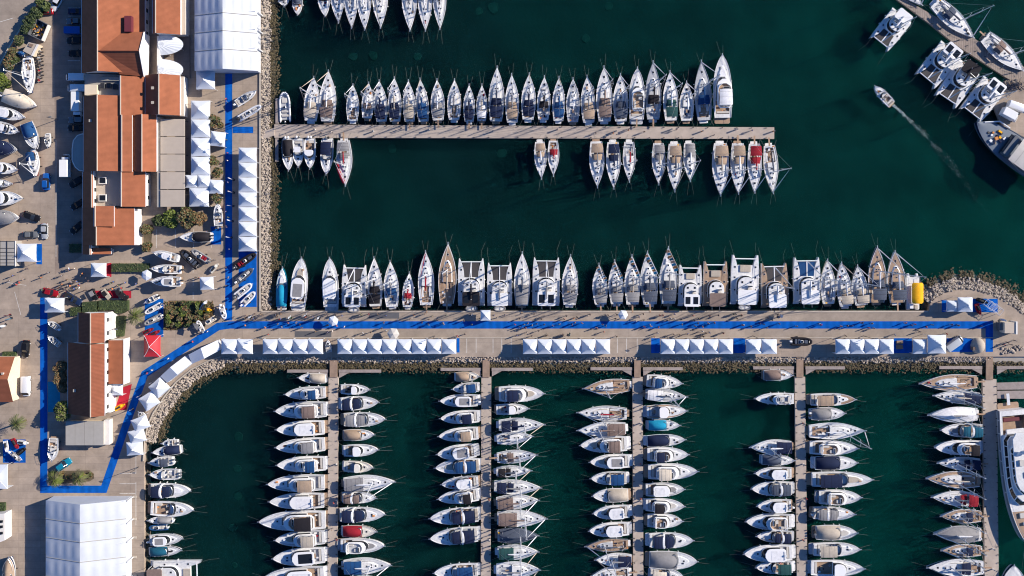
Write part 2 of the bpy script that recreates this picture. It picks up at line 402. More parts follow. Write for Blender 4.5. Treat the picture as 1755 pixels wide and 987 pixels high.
def shrink(pts, fx0, fx1, fy):
    """move an outline's ends in (metres) and scale its width"""
    x0 = min(p[0] for p in pts); x1 = max(p[0] for p in pts)
    return [(x0 + fx0 + (p[0] - x0) / (x1 - x0) * (x1 - x0 - fx0 - fx1), p[1] * fy) for p in pts]
def canopy(parent, name, x0, x1, hw0, hw1, z, m, camber=0.22, frame=True, zl=0.0, zdeck=1.0, n=7):
    mb = MB(zl); ny = 9; rows = []; rows2 = []
    for i in range(n):
        k = i / (n - 1); x = x0 + (x1 - x0) * k; h = hw0 + (hw1 - hw0) * k
        sag = 0.05 * abs(sin(k * pi * 3)); endd = 0.14 * (abs(2 * k - 1) ** 4)
        r = []
        for j in range(ny):
            u = -1 + 2 * j / (ny - 1)
            r.append((x, h * u, z + camber * (1 - u * u) - sag - endd + R.uniform(-.012, .012)))
        rows.append(r)
    lo = [[(a, b, c - 0.05) for a, b, c in r] for r in rows]
    mb.grid(rows, m); mb.grid([r[::-1] for r in lo], m)
    per = [(rows, lo)]
    for a, b in ((rows[0], lo[0]), (rows[-1][::-1], lo[-1][::-1]), ([r[0] for r in rows][::-1], [r[0] for r in lo][::-1]), ([r[-1] for r in rows], [r[-1] for r in lo])):
        mb.grid([b, a], m)
    for i in range(1, n - 1, 2): mb.path([(q[0], q[1], q[2] + .008) for q in rows[i]], .02, 'canvas_grey' if m in ('canvas_white', 'canvas_beige', 'canvas_tan', 'tent_pvc', 'canvas_cream') else 'canvas_black', n=4)
    o = mb.build(name, parent)
    if frame:
        fb = MB(zl)
        for x, h in ((x0 + .15, hw0), (x1 - .15, hw1)):
            for sgn in (-1, 1): fb.tube(((x0 + x1) / 2, sgn * h * .96, zdeck), (x, sgn * h * .97, z - 0.1), 0.03, 'steel', n=4)
        fb.build(name + '_frame', parent)
    return o
def fenders(h, parent, sides=(1,), n=3, t0=.2, t1=.62, m='gelcoat'):
    for sd in sides:
        for i in range(n):
            t = t0 + (t1 - t0) * (i + R.uniform(-.2, .2)) / max(1, n - 1)
            mb = MB(h.z); y = sd * (h.hw(t) + .13); z = h.sheer(t)
            mb.tube((h.x(t), y, z - .75), (h.x(t), y, z - .15), .13, m, n=7)
            mb.tube((h.x(t), y, z - .15), (h.x(t), sd * (h.hw(t) - .05), z + .12), .02, 'rope', n=4)
            mb.build('fender', parent)
def moorings(h, parent, n=2, out=4.2):
    for i in range(n):
        sd = -1 if i == 0 else 1
        mb = MB(h.z); a = (h.x(.97), sd * .25, h.sheer(.97) + .08); q = (h.x(1) + out * R.uniform(.6, 1), sd * R.uniform(.5, 1.2), -.06)
        pts = [tuple(a[k] + (q[k] - a[k]) * j / 5 - (0.35 * sin(pi * j / 5) if k == 2 else 0) * .5 for k in range(3)) for j in range(6)]
        mb.path(pts, .016, 'rope', n=4); mb.build('mooring_line', parent)
def clutter(h, parent, t0, t1, z, n):
    """coiled lines, bags, crates lying on a deck"""
    for i in range(n):
        t = R.uniform(t0, t1); y = R.uniform(-.55, .55) * h.hw(t); mb = MB(h.z); c = (h.x(t), y, z if z is not None else h.sheer(t))
        k = R.random()
        if k < .4:
            mb.path([(c[0] + .24 * cos(a), c[1] + .24 * sin(a), c[2] + .05) for a in [2 * pi * j / 8 for j in range(9)]], .06, R.choice(['rope', 'canvas_navy', 'canvas_white']), n=5); mb.build('rope_coil', parent)
        elif k < .75:
            mb.slab(rrect(c[0] - R.uniform(.2, .5), c[0] + R.uniform(.2, .5), c[1] - .22, c[1] + .22, .12, 3), c[2] - .02, c[2] + R.uniform(.15, .4), R.choice(['canvas_navy', 'canvas_grey', 'canvas_orange', 'canvas_white', 'canvas_black', 'canvas_red', 'canvas_blue']), .06); mb.build('gear_bag', parent)
        else:
            mb.box((c[0], c[1], c[2] + .18), (.7, .42, .36), R.choice(['gelcoat', 'deck_grey', 'wood_teak'])); mb.build('deck_locker', parent)
def stern_lines(h, parent, free):
    for sd in (-1, 1):
        mb = MB(h.z); mb.tube((h.x(.03), sd * h.hw(0) * .85, free), (h.x(0) - R.uniform(1.3, 2.2), sd * h.hw(0) * R.choice([1.5, .2, -.4, 1.2]), .68), .022, 'rope', n=4); mb.build('stern_line', parent)
def bow_rail(h, parent, t0=.5, z=.62, inn=.16):
    mb = MB(h.z); ts = frange(t0, .985, 7)
    for sd in (-1, 1):
        pts = [(h.x(t), sd * max(.05, h.hw(t) - inn), h.sheer(t) + z) for t in ts]
        mb.path(pts, .028, 'steel', n=4)
        for p in pts[::2]: mb.tube((p[0], p[1], p[2] - z), p, .022, 'steel', n=4)
    e = [(h.x(.985), sd * max(.05, h.hw(.985) - inn), h.sheer(.985) + z) for sd in (-1, 1)]
    mb.tube(e[0], e[1], .028, 'steel', n=4)
    mb.build('bow_rail', parent)
def lifelines(h, parent, t0=.03, t1=.86, z=.6):
    for sd in (-1, 1):
        mb = MB(h.z)
        pts = [(h.x(t), sd * max(.05, h.hw(t) - .12), h.sheer(t) + z) for t in frange(t0, t1, 8)]
        mb.path(pts, .016, 'steel', n=4)
        for p in pts: mb.tube((p[0], p[1], p[2] - z), p, .02, 'steel', n=4)
        mb.build('guard_rail', parent)
def hatch(parent, h, x, y, z, sx, sy, zl=None):
    mb = MB(h.z if zl is None else zl)
    mb.box((x, y, z + .02), (sx + .09, sy + .09, .05), 'aluminium'); mb.box((x, y, z + .055), (sx, sy, .03), 'glass')
    mb.build('hatch', parent)
def seat_box(mb, x0, x1, y0, y1, z0, z1, m): mb.slab(rrect(x0, x1, y0, y1, min(.12, (x1 - x0) / 3, (y1 - y0) / 3), 2), z0, z1, m, .05)

def rig(parent, L, zdeck, xm, hm, zl, boom=True, mbag='canvas_white', jib='canvas_white', bow=None, stern=None, hwm=1.5, boomz=2.0, boomlen=None, nsp=2, jibr=.125, boom_rz=0.0):
    r0 = 0.11 + L * .0035
    mb = MB(zl); mb.tube((xm, 0, zdeck), (xm, 0, zdeck + hm), r0, 'aluminium', r0 * .62, n=8)
    sp = []
    for i in range(nsp):
        z = zdeck + hm * (i + 1) / (nsp + 1) * 1.02; w = hwm * (.62 - .13 * i)
        for sd in (-1, 1):
            mb.tube((xm, 0, z), (xm - .25, sd * w, z + .08), .05, 'aluminium', .035, n=5)
        sp.append((z, w))
    mb.tube((xm - .35, 0, zdeck + hm), (xm + .25, 0, zdeck + hm + .05), .03, 'aluminium', n=4)
    mb.build('mast', parent)
    rg = MB(zl)
    for sd in (-1, 1):
        pts = [(xm - .2, sd * hwm, zdeck)] + [(xm - .25, sd * w, z + .08) for z, w in sp] + [(xm, 0, zdeck + hm * .97)]
        rg.path(pts, .026, 'steel', n=4)
    if stern:
        rg.tube((xm, 0, zdeck + hm), stern, .026, 'steel', n=4)
    rg.build('standing_rigging', parent)
    if bow:
        jb = MB(zl); top = (xm + .05, 0, zdeck + hm * .95)
        mid = lambda k: tuple(bow[i] + (top[i] - bow[i]) * k for i in range(3))
        jb.tube(mid(0), mid(.06), .04, 'steel', n=5); jb.tube(mid(.06), mid(.5), jibr * 1.15, jib, jibr * .85, n=6); jb.tube(mid(.5), mid(.96), jibr * .85, jib, .03, n=6)
        jb.build('furled_jib', parent)
    if boom:
        bl = boomlen or L * .33; zb = zdeck + boomz
        ex, ey = xm - .2 - bl * cos(boom_rz), -bl * sin(boom_rz)
        bb = MB(zl); bb.tube((xm - .1, 0, zb), (ex, ey, zb + .05), .09, 'aluminium', n=6); ob = bb.build('boom', parent)
        sc = MB(zl); pts = [(xm - .15 + (ex - xm + .15) * k, ey * k, zb + .2) for k in (0.02, .2, .45, .7, .95)]
        rr = [.23, .25, .22, .19, .12]
        for a, c, ra, rc in zip(pts, pts[1:], rr, rr[1:]): sc.tube(a, c, ra, mbag, rc, n=7)
        sc.build('sail_cover', parent)

def sailboat(name, label, group, loc, rz, L, B, style, col, fl, zl=0.0, afloat=True):
    root = thing(name, label, 'sailboat', loc, rz, group)
    free = .75 + .032 * L
    h = Hull(L, B, 'sail', free, zl)
    mh = 'hull_grey' if 'dark' in fl else ('hull_navy' if 'navyhull' in fl else ('gelcoat_cream' if 'cream' in fl else 'gelcoat'))
    h.make(root, mh, anti=R.choice(['antifoul', 'antifoul_red', 'antifoul']), stripe='hull_navy' if R.random() < .3 else None, deep=.5 if afloat else 1.0)
    teak = 'teak' in fl
    dk = 'teak_deck' if teak else ('deck_grey' if ('dark' in fl or 'greydeck' in fl) else 'deck_white')
    cf = 'teak_deck' if (teak or R.random() < .6) else 'deck_grey'
    h.deck(root, .05, .36, .70, .42, dk, cf, mside=None if teak else ('deck_grey' if R.random() < .35 else None))
    zc = h.sheer(.5)
    # coachroof with raked front
    ol = h.outline(.36, .74, .62, 11, round_front=.22); h0 = .36 + .008 * L
    top = shrink(ol, .05, .09 * L * .6, .80)
    mb = MB(zl)
    zb = lambda x, y: h.sheer(h.t(x)) - .05
    zt = lambda x, y: h.sheer(h.t(x)) + h0 * (1 - .45 * max(0, (x - h.x(.36)) / (.38 * L)))
    rf = 'teak_deck' if ('alldeck' in fl) else ('deck_white' if not 'dark' in fl else 'deck_grey')
    mb.fru(ol, top, zb, zt, mh if mh != 'hull_grey' else 'gelcoat', top=rf)
    mb.build('coachroof', root)
    for sd in (-1, 1):
        wb = MB(zl); a = []
        for k in range(5):
            t = .40 + .05 * k; y = sd * (.62 * (h.hw(t) - .1) * .92)
            a.append((h.x(t), y, h.sheer(t) + .14, h.sheer(t) + .14 + .16 * (1 - .1 * k)))
        wb.grid([[(x, y + sd * .015, z0) for x, y, z0, z1 in a], [(x, y * .965 + sd * .015, z1) for x, y, z0, z1 in a]], 'glass')
        wb.build('side_window', root)
    nh = 3 if L > 10 else 2
    for k, t in enumerate([.50, .60, .69][:nh]):
        if k == 1 and L > 11:
            for sd in (-1, 1): hatch(root, h, h.x(t), sd * .33, zt(h.x(t), 0), .32, .34)
        else: hatch(root, h, h.x(t), 0, zt(h.x(t), 0) - (.03 if k == 2 else 0), .42, .44)
    hatch(root, h, h.x(.82), 0, h.sheer(.82) + .0, .5, .5)
    # cockpit: table, wheels, coamings, cushions
    zf = h.sheer(.2) - .45
    cw = .7 * (h.hw(.2) - .1)
    for sd in (-1, 1):
        cb = MB(zl); seat_box(cb, h.x(.15), h.x(.345), *sorted((sd * cw * .52, sd * cw * .95)), zf, zf + .34, 'cushion' if R.random() < .35 else ('teak_deck' if teak else 'deck_white')); cb.build('cockpit_seat', root)
    tb = MB(zl); tb.box((h.x(.25), 0, zf + .62), (L * .09, .34, .06), 'wood_teak'); tb.box((h.x(.25), 0, zf + .3), (.25, .12, .6), 'gelcoat'); tb.build('cockpit_table', root)
    for sd in ((-1, 1) if B > 3.4 else (0,)):
        wl = MB(zl); c = (h.x(.115), sd * cw * .5, zf + .75); rr = .42
        pts = [(c[0] + .1 * sin(a), c[1] + rr * cos(a), c[2] + rr * sin(a)) for a in [2 * pi * i / 10 for i in range(11)]]
        wl.path(pts, .03, 'steel', n=4); wl.tube((c[0] + .15, c[1], zf), (c[0], c[1], c[2]), .1, 'gelcoat', n=6)
        for a in (0, pi / 3, 2 * pi / 3): wl.tube((c[0], c[1] + rr * cos(a), c[2] + rr * sin(a)), (c[0], c[1] - rr * cos(a), c[2] - rr * sin(a)), .015, 'steel', n=4)
        wl.build('steering_wheel', root)
    # winches
    wn = MB(zl)
    for t in (.33, .40):
        for sd in (-1, 1): wn.tube((h.x(t), sd * h.hw(t) * .74, h.sheer(t)), (h.x(t), sd * h.hw(t) * .74, h.sheer(t) + .2), .11, 'steel', .08, n=8)
    wn.build('winches', root)
    if style == 'bim':
        m = 'canvas_' + col
        canopy(root, 'bimini', h.x(.06), h.x(.26), h.hw(.1) * .84, h.hw(.25) * .84, free + 1.95, m, zl=zl, zdeck=free)
        canopy(root, 'sprayhood', h.x(.285), h.x(.42), h.hw(.3) * .74, h.hw(.4) * .58, free + 1.15, m, camber=.3, frame=False, zl=zl)
    elif style == 'long':
        canopy(root, 'awning', h.x(.03), h.x(.40), h.hw(.08) * .90, h.hw(.38) * .80, free + 1.6, 'canvas_' + col, camber=.3, zl=zl, zdeck=free, n=9)
    elif style == 'spr':
        canopy(root, 'sprayhood', h.x(.26), h.x(.42), h.hw(.3) * .74, h.hw(.4) * .62, free + 1.1, 'canvas_' + col, camber=.3, frame=False, zl=zl)
    elif style == 'tarp':
        mb = MB(zl); rows = []
        for i in range(11):
            t = .06 + .88 * i / 10; w = h.hw(t) * .98; zz = 1.5 * (1 - .75 * abs(2 * i / 10 - .9) ** 2) * (1 if i % 2 else .9)
            rows.append([(h.x(t), w * u, h.sheer(t) + .12 + zz * (1 - abs(u)) ** 1.1) for u in (-1, -.75, -.45, -.2, 0, .2, .45, .75, 1)])
        mb.grid(rows, 'canvas_' + col); mb.build('boat_cover', root)
    # mast
    xm = h.x(.57); hm = L * (1.28 if L > 9 else 1.12) * R.uniform(.96, 1.04); bag = 'canvas_' + (col if col in ('navy', 'blue', 'red', 'black', 'brown', 'slate') and R.random() < .6 else R.choice(['white', 'grey', 'white', 'slate', 'beige']))
    if 'redsail' in fl: bag = 'canvas_red'
    rig(root, L, zt(xm, 0) - .05, xm, hm, zl, mbag=bag, jib='canvas_red' if 'redjib' in fl else R.choice(['canvas_white'] * 3 + ['canvas_beige']),
        bow=(h.x(.985), 0, h.sheer(1) + .1), stern=(h.x(.01), 0, h.sheer(0) + .3), hwm=h.hw(.55) * .92, boomz=1.5, boomlen=L * .30, nsp=2 if L > 8.5 else 1)
    bow_rail(h, root, .80); lifelines(h, root); clutter(h, root, .08, .33, h.sheer(.2) - .42, 4); clutter(h, root, .38, .88, None, 2)
    # stern: swim platform or pulpit, bow roller
    sp = MB(zl); sp.slab(rrect(h.x(0) - .75, h.x(0) + .02, -h.hw(0) * .66, h.hw(0) * .66, .18), free * .28, free * .36, 'teak_deck' if R.random() < .5 else 'deck_white', .02); sp.build('swim_platform', root)
    br = MB(zl); br.box((h.x(1) + .12, 0, h.sheer(1) + .1), (.75, .22, .09), 'steel'); br.build('bow_roller', root)
    if R.random() < .45:
        so_ = MB(zl); so_.box((h.x(.03), h.hw(0) * .55, free + .75), (.35, .4, .5), 'canvas_' + R.choice(['white', 'grey', 'orange', 'yellow', 'white'])); so_.tube((h.x(.03), h.hw(0) * .55, free), (h.x(.03), h.hw(0) * .55, free + .5), .03, 'steel'); so_.build('life_buoy_case', root)
    if 'flags' in fl:
        fb = MB(zl); cs = ['canvas_orange', 'canvas_cyan', 'canvas_orange', 'canvas_teal', 'canvas_tan', 'canvas_cyan']
        a = (h.x(.97), -.15, h.sheer(.97) + .7); e = (h.x(.60), -h.hw(.6) * 1.02, zc + 2.8); nf = 8
        for i in range(nf):
            k0, k1 = (i + .08) / nf, (i + .92) / nf
            p0 = [a[q] + (e[q] - a[q]) * k0 for q in range(3)]; p1 = [a[q] + (e[q] - a[q]) * k1 for q in range(3)]
            fb.grid([[tuple(p0), (p0[0] - .35, p0[1] + .95, p0[2] - .75 + .1 * (i % 3))], [tuple(p1), (p1[0] - .35, p1[1] + .95, p1[2] - .7)]], cs[i % 6])
        fb.path([a, e], .02, 'rope', n=4); fb.build('signal_flags', root)
    if 'redsail' in fl and 'lying' in fl:
        mb = MB(zl); pts = [(h.x(t), -h.hw(t) - .1 * sin(t * 40), h.sheer(t) + .35) for t in frange(.52, .96, 8)]
        for a, c in zip(pts, pts[1:]): mb.tube(a, c, R.uniform(.35, .55), 'canvas_red', R.uniform(.3, .5), n=7)
        mb.build('dropped_sail', root)
    if afloat:
        fenders(h, root, sides=(1, -1), n=2, m=R.choice(['gelcoat', 'gelcoat', 'hull_navy']))
        if 'nomoor' not in fl: moorings(h, root); stern_lines(h, root, free)
    else: cradle(root, h, zl)
    if 'gang' in fl or (afloat and R.random() < .25): gangway(root, h, zl)
    return root
def gangway(root, h, zl):
    g = MB(zl); g.box((h.x(0) - 1.05, .0, h.free + .12), (2.3, .42, .07), 'wood_teak', 0)
    g.build('gangway', root)
def cradle(root, h, zl):
    c = MB(0)
    for t in (.22, .6):
        c.box((h.x(t), 0, .12), (.2, h.B * .8, .16), 'dark_metal')
        for sd in (-1, 1): c.tube((h.x(t), sd * h.B * .38, .1), (h.x(t), sd * h.hw(t) * .6, zl + .05), .07, 'dark_metal', n=5)
    c.box((h.x(.4), 0, .12), (h.L * .55, .2, .14), 'dark_metal')
    c.build('cradle', root)

def motorboat(name, label, group, loc, rz, L, B, style, col, fl, zl=0.0, afloat=True, cat='motorboat'):
    root = thing(name, label, cat, loc, rz, group)
    free = .62 + .05 * L; big = L > 9.5
    h = Hull(L, B, 'motor', free, zl)
    cream = 'cream' in fl
    mh = 'gelcoat_cream' if cream else ('hull_navy' if 'navyhull' in fl else ('paint_teal' if 'bluehull' in fl else ('hull_grey' if 'dark' in fl else 'gelcoat')))
    h.make(root, mh, anti=R.choice(['antifoul', 'antifoul', 'antifoul_red']), stripe=R.choice([None, None, 'hull_navy', 'hull_grey']), deep=.4 if afloat else .75)
    md = 'gelcoat_cream' if cream else 'deck_white'
    teak = 'teak' in fl
    fl_ck = 'teak_deck' if (teak or R.random() < .45) else 'deck_grey'
    cabin = style in ('fly', 'ht', 'wheel')
    c0, c1 = (.06, .30) if cabin else (.07, .52)
    if style == 'wheel': c0, c1 = .06, .42
    h.deck(root, c0, c1, .80, .55 if big else .42, md, fl_ck, mfore='teak_deck' if 'teakfore' in fl else None, tf=.68, mside='teak_deck' if 'teakside' in fl else ('deck_grey' if R.random() < .25 else None))
    zs = free + .04; wz = .012 * L
    # foredeck trunk, hatch and sun pad
    ol = h.outline(.50, .86, .66, 11, round_front=.30)
    tr = MB(zl); th = .10 + .018 * L
    zb = lambda x, y: h.sheer(h.t(x)) - .04
    zt = lambda x, y: h.sheer(h.t(x)) + th * (1 - .7 * max(0, (x - h.x(.5)) / (.36 * L)))
    tr.fru(ol, shrink(ol, 0, .05 * L, .84), zb, zt, mh if mh in ('gelcoat', 'gelcoat_cream') else 'gelcoat', top=md); tr.build('foredeck_trunk', root)
    hatch(root, h, h.x(.72), 0, zt(h.x(.72), 0), .45, .45)
    if big and R.random() < .55:
        for sd in (-1, 1): hatch(root, h, h.x(.64), sd * B * .16, zt(h.x(.64), 0) - .02, .3, .28)
    if big and ('pad' in fl or R.random() < .3):
        po = h.outline(.60, .79, .44, 6, round_front=.08); pb = MB(zl)
        zp = lambda x, y: zt(x, y) + .10
        pb.fru(po, shrink(po, .05, .05, .95), zt, zp, 'canvas_beige' if 'pad' in fl else R.choice(['canvas_grey', 'canvas_beige', 'cushion', 'canvas_white'])); pb.build('sun_pad', root)
    roofc = {'fly': 'gelcoat', 'ht': 'gelcoat', 'wheel': 'gelcoat'}.get(style)
    if cabin:
        t0, t1 = (.27, .67) if style != 'wheel' else (.40, .68)
        if style == 'wheel' and 'mid' in fl: t0, t1 = .30, .6
        base = h.outline(t0, t1, .80, 10, round_front=.16)
        h1, h2 = .45 + wz, 1.30 + 4.2 * wz
        hb = MB(zl); b2 = shrink(base, .0, .02 * L, .97); hb.fru(base, b2, free - .35, free + h1, mh if mh != 'hull_navy' else 'gelcoat'); hb.build('cabin', root)
        gb = MB(zl); g2 = shrink(base, .05, .06 * L + .15, .86); gb.fru(b2, g2, free + h1, free + h2, 'glass', bottom=False); gb.build('windscreen', root)
        # roof plate, longer aft over the cockpit
        rt0 = t0 - (.13 if style == 'fly' else .10) if style != 'wheel' else t0 - .01
        ro = h.outline(rt0, t1 - .06 - .15 / L, .82, 10, round_front=.10, round_back=.05); zr = free + h2
        rb = MB(zl); rb.slab(ro, zr - .02, zr + .13, 'gelcoat' if not cream else 'gelcoat_cream', .06); roof = rb.build('cabin_roof', root)
        if style == 'ht':
            q = (h.x(rt0 + .03), h.x(t1 - .19)); w = B * .27
            mpan = 'glass' if col in ('black', 'navy') else ('canvas_' + col)
            pb = MB(zl); pb.slab(rrect(q[0] + .2, q[1], -w, w, .18), zr + .12, zr + .165, mpan, .01); pb.build('sunroof', root)
            ab = MB(zl); ab.box((h.x(rt0 + .02), 0, zr + .35), (.25, B * .5, .08), 'gelcoat'); ab.tube((h.x(rt0 + .02), 0, zr + .4), (h.x(rt0 + .02), 0, zr + .62), .28, 'gelcoat', .24, n=10); ab.build('radar_dome', root)
        if style == 'fly':
            fo = h.outline(rt0 + .01, t1 - .14, .74, 10, round_front=.10, round_back=.04); zc = zr + .12
            n = len(fo); fi = inset(fo, .12); cb = MB(zl); hh = .55 + wz * .3
            zr1 = lambda x, y: zc + hh * (.55 if x < h.x(rt0 + .10) else 1)
            vs = [(x, y, zc) for x, y in fo] + [(x, y, zr1(x, y)) for x, y in fo] + [(x, y, zr1(x, y)) for x, y in fi] + [(x, y, zc + .02) for x, y in fi]
            cb.add(vs, [(k * n + i, k * n + (i + 1) % n, (k + 1) * n + (i + 1) % n, (k + 1) * n + i) for k in range(3) for i in range(n)], 'gelcoat')
            cb.add(vs[3 * n:], [tuple(range(n))], 'teak_deck' if teak else R.choice(['deck_grey', 'deck_white', 'teak_deck'])); cb.build('flybridge', root)
            sb = MB(zl); x0, x1 = h.x(rt0 + .03), h.x(t1 - .2)
            seat_box(sb, x0, x0 + .6, -B * .26, B * .26, zc, zc + .45, 'cushion'); seat_box(sb, x1 - 1.5, x1 - .8, -B * .24, -B * .02, zc, zc + .5, 'cushion'); seat_box(sb, x0 + .5, x1 - 1.7, B * .14, B * .27, zc, zc + .42, 'cushion'); sb.build('flybridge_seats', root)
            kb = MB(zl); kb.slab(rrect(x1 - .55, x1 - .05, -B * .25, B * .10, .1), zc, zc + .85, 'gelcoat', .06, 'glass'); kb.build('helm_console', root)
            ar = MB(zl); xa = x0 + .15
            ar.path([(xa + .5, -B * .33, zc), (xa, -B * .31, zc + 1.2), (xa - .1, 0, zc + 1.35), (xa, B * .31, zc + 1.2), (xa + .5, B * .33, zc)], .11, 'gelcoat', n=6); ar.tube((xa, 0, zc + 1.38), (xa, 0, zc + 1.6), .26, 'gelcoat', .22, n=10); ar.build('radar_arch', root)
            if col != '-':
                canopy(root, 'fly_bimini', x0 + .1, x0 + (x1 - x0) * (.85 if 'longbim' in fl else .66), B * .35, B * .33, zc + 1.75, 'canvas_' + col, zl=zl, zdeck=zc + .3)
        # cockpit bench
        sb = MB(zl); zf = free - .5; seat_box(sb, h.x(c0 + .01), h.x(c0 + .01) + .6, -B * .33, B * .33, zf, zf + .45, 'cushion'); sb.build('cockpit_bench', root)
        tb = MB(zl); tb.box((h.x(.19), 0, zf + .7), (.6, B * .25, .05), 'wood_teak'); tb.tube((h.x(.19), 0, zf), (h.x(.19), 0, zf + .68), .06, 'steel'); tb.build('cockpit_table', root)
    else:
        # raked wraparound windscreen
        base = h.outline(.48, .625, .86, 8, round_front=.10); wb = MB(zl); tp = shrink(base, .02, .05 * L, .86); zw = free + .75 + 1.5 * wz
        n = len(base); pr = []
        vs = [(x, y, free + .0) for x, y in base] + [(x, y, zw) for x, y in tp]
        wb.add(vs, [(i, i + 1, n + i + 1, n + i) for i in range(n - 1)], 'glass')
        wb.path([(x, y, zw) for x, y in tp], .04, 'steel', n=4); wb.build('windscreen', root)
        zf = free - (.55 if big else .42)
        dh = MB(zl); dh.slab(rrect(h.x(.455), h.x(.525), -B * .34, B * .34, .1), zf, free + .12, 'gelcoat', .05, 'deck_grey'); dh.build('dashboard', root)
        sb = MB(zl); x0 = h.x(c0 + .02); hwf = h.hw(.2) * .72
        seat_box(sb, x0, x0 + .6, -hwf, hwf, zf, zf + .48, 'cushion'); seat_box(sb, x0 + .5, x0 + L * .17, hwf * .5, hwf, zf, zf + .45, 'cushion')
        sb.build('cockpit_bench', root)
        for sd in (-1, 1):
            cb = MB(zl); x1 = h.x(.43); seat_box(cb, x1 - .55, x1, sd * B * .2 - .32, sd * B * .2 + .32, zf, zf + .55, 'cushion'); cb.box((x1 - .52, sd * B * .2, zf + .75), (.12, .6, .5), 'cushion'); cb.build('helm_seat', root)
        sl_ = MB(zl); sl_.slab(rrect(h.x(0) + .05, h.x(c0) - .03, -h.hw(0) * .8, h.hw(0) * .8, .15), free - .1, free + .1, R.choice(['cushion', 'canvas_beige', 'deck_white']), .05); sl_.build('aft_sun_pad', root)
        m = 'canvas_' + col if col != '-' else None
        if style == 'arch':
            xa = h.x(.33); ab = MB(zl); w = h.hw(.33) * .93
            pts = []
            for i in range(13):
                a = pi * i / 12; pts.append((xa - .55 * sin(a) * L * .06 + 0.0, -w * cos(a), free + (2.0 + wz) * sin(a) ** .55))
            for dx in (-.16, .0, .16): ab.path([(p[0] + dx, p[1], p[2]) for p in pts], .15, 'gelcoat', n=6)
            ab.build('radar_arch', root)
            if m:
                canopy(root, 'cockpit_canvas', h.x(.07), h.x(.30), h.hw(.08) * .80, h.hw(.3) * .82, free + 1.95, m, camber=.3, zl=zl, frame=False)
                canopy(root, 'sun_canvas', h.x(.345), h.x(.53), h.hw(.36) * .80, h.hw(.5) * .66, free + 1.8, m, camber=.25, zl=zl, frame=False)
        elif style == 'bim' and m:
            canopy(root, 'bimini', h.x(.10), h.x(.46), h.hw(.12) * .84, h.hw(.45) * .80, free + 2.1, m, zl=zl, zdeck=free)
        elif style == 'cov' and m:
            mb = MB(zl); rows = []
            for i in range(8):
                t = .02 + .56 * i / 7; w = h.hw(t) * .95; zz = (1.25 + wz) * (1 - abs(2 * i / 7 - 1.1) ** 3 * .6)
                rows.append([(h.x(t), w * u, free + .1 + zz * (1 - abs(u) ** 2.2) + R.uniform(-.03, .03)) for u in (-1, -.8, -.5, -.2, 0, .2, .5, .8, 1)])
            mb.grid(rows, m); mb.build('cockpit_cover', root)
        elif style == 'tarp' and m:
            mb = MB(zl); rows = []
            for i in range(12):
                t = .0 + .965 * i / 11; w = h.hw(t) * 1.01; zz = (1.15 + wz) * (1 - .8 * abs(2 * i / 11 - .85) ** 2.5) * (1 if i % 2 else .88)
                rows.append([(h.x(t), w * u, h.sheer(t) + .12 + max(.05, zz) * (1 - abs(u) ** 1.6) + R.uniform(-.03, .03)) for u in (-1, -.8, -.5, -.2, 0, .2, .5, .8, 1)])
            mb.grid(rows, m); mb.build('boat_cover', root)
        elif style == 'ttop':
            tt = MB(zl); tt.slab(rrect(h.x(.30), h.x(.50), -B * .30, B * .30, .3), free + 1.55, free + 1.65, m or 'gelcoat', .03)
            for x in (h.x(.32), h.x(.47)):
                for sd in (-1, 1): tt.tube((x, sd * B * .24, zf), (x, sd * B * .26, free + 1.56), .04, 'steel', n=5)
            tt.build('t_top', root)
    bow_rail(h, root, .55 if big else .62); clutter(h, root, c0 + .03, c1 - .05, free - (.53 if big else .4), 4); clutter(h, root, .60, .84, None, 1 + (R.random() < .4))
    sp = MB(zl); wpl = h.hw(0) * .93; dpl = .10 * L * (.9 if big else .6)
    sp.slab(rrect(h.x(0) - dpl, h.x(0) + .02, -wpl, wpl, min(.4, dpl * .6), r2=.02), free * .30, free * .42, 'teak_deck' if teak or R.random() < .4 else R.choice(['deck_white', 'deck_grey']), .03); sp.build('swim_platform', root)
    if 'ob' in fl or (not big and R.random() < .3):
        outboards(root, h, zl, 2 if B > 2.7 else 1, free)
    an = MB(zl); an.box((h.x(1) + .1, 0, h.sheer(1) + .1), (.7, .2, .1), 'steel'); an.build('bow_roller', root)
    if 'tender' in fl:
        td = MB(zl); x = h.x(0) - dpl * .55; tube_ring(td, x, 0, free * .42 + .22, .5, B * .36, .2, 'canvas_grey'); td.box((x, 0, free * .42 + .15), (.7, B * .6, .12), 'deck_grey'); td.build('stowed_dinghy', root)
    if afloat:
        fenders(h, root, sides=(1, -1), n=3 if big else 2, m=R.choice(['gelcoat', 'gelcoat', 'hull_navy', 'deck_white']))
        if 'nomoor' not in fl: moorings(h, root); stern_lines(h, root, free)
    else: cradle(root, h, zl)
    if 'gang' in fl: gangway(root, h, zl)
    return root
def outboards(root, h, zl, n, z):
    for i in range(n):
        y = (i - (n - 1) / 2) * .75; mb = MB(zl); x = h.x(0) - .45
        mc = R.choice(['rubber', 'gelcoat', 'paint_grey'])
        mb.slab(rrect(x - .35, x + .32, y - .24, y + .24, .18), z + .15, z + .72, mc, .08); mb.box((x, y, z - .35), (.28, .14, 1.1), mc); mb.build('outboard_motor', root)
def tube_ring(mb, x, y, z, hx, hy, r, m, n=16):
    pts = [(x + hx * cos(a) * (abs(cos(a)) ** -.25 if abs(cos(a)) > .3 else 1), y + hy * sin(a), z) for a in [2 * pi * i / n for i in range(n + 1)]]
    mb.path(pts, r, m, n=7)

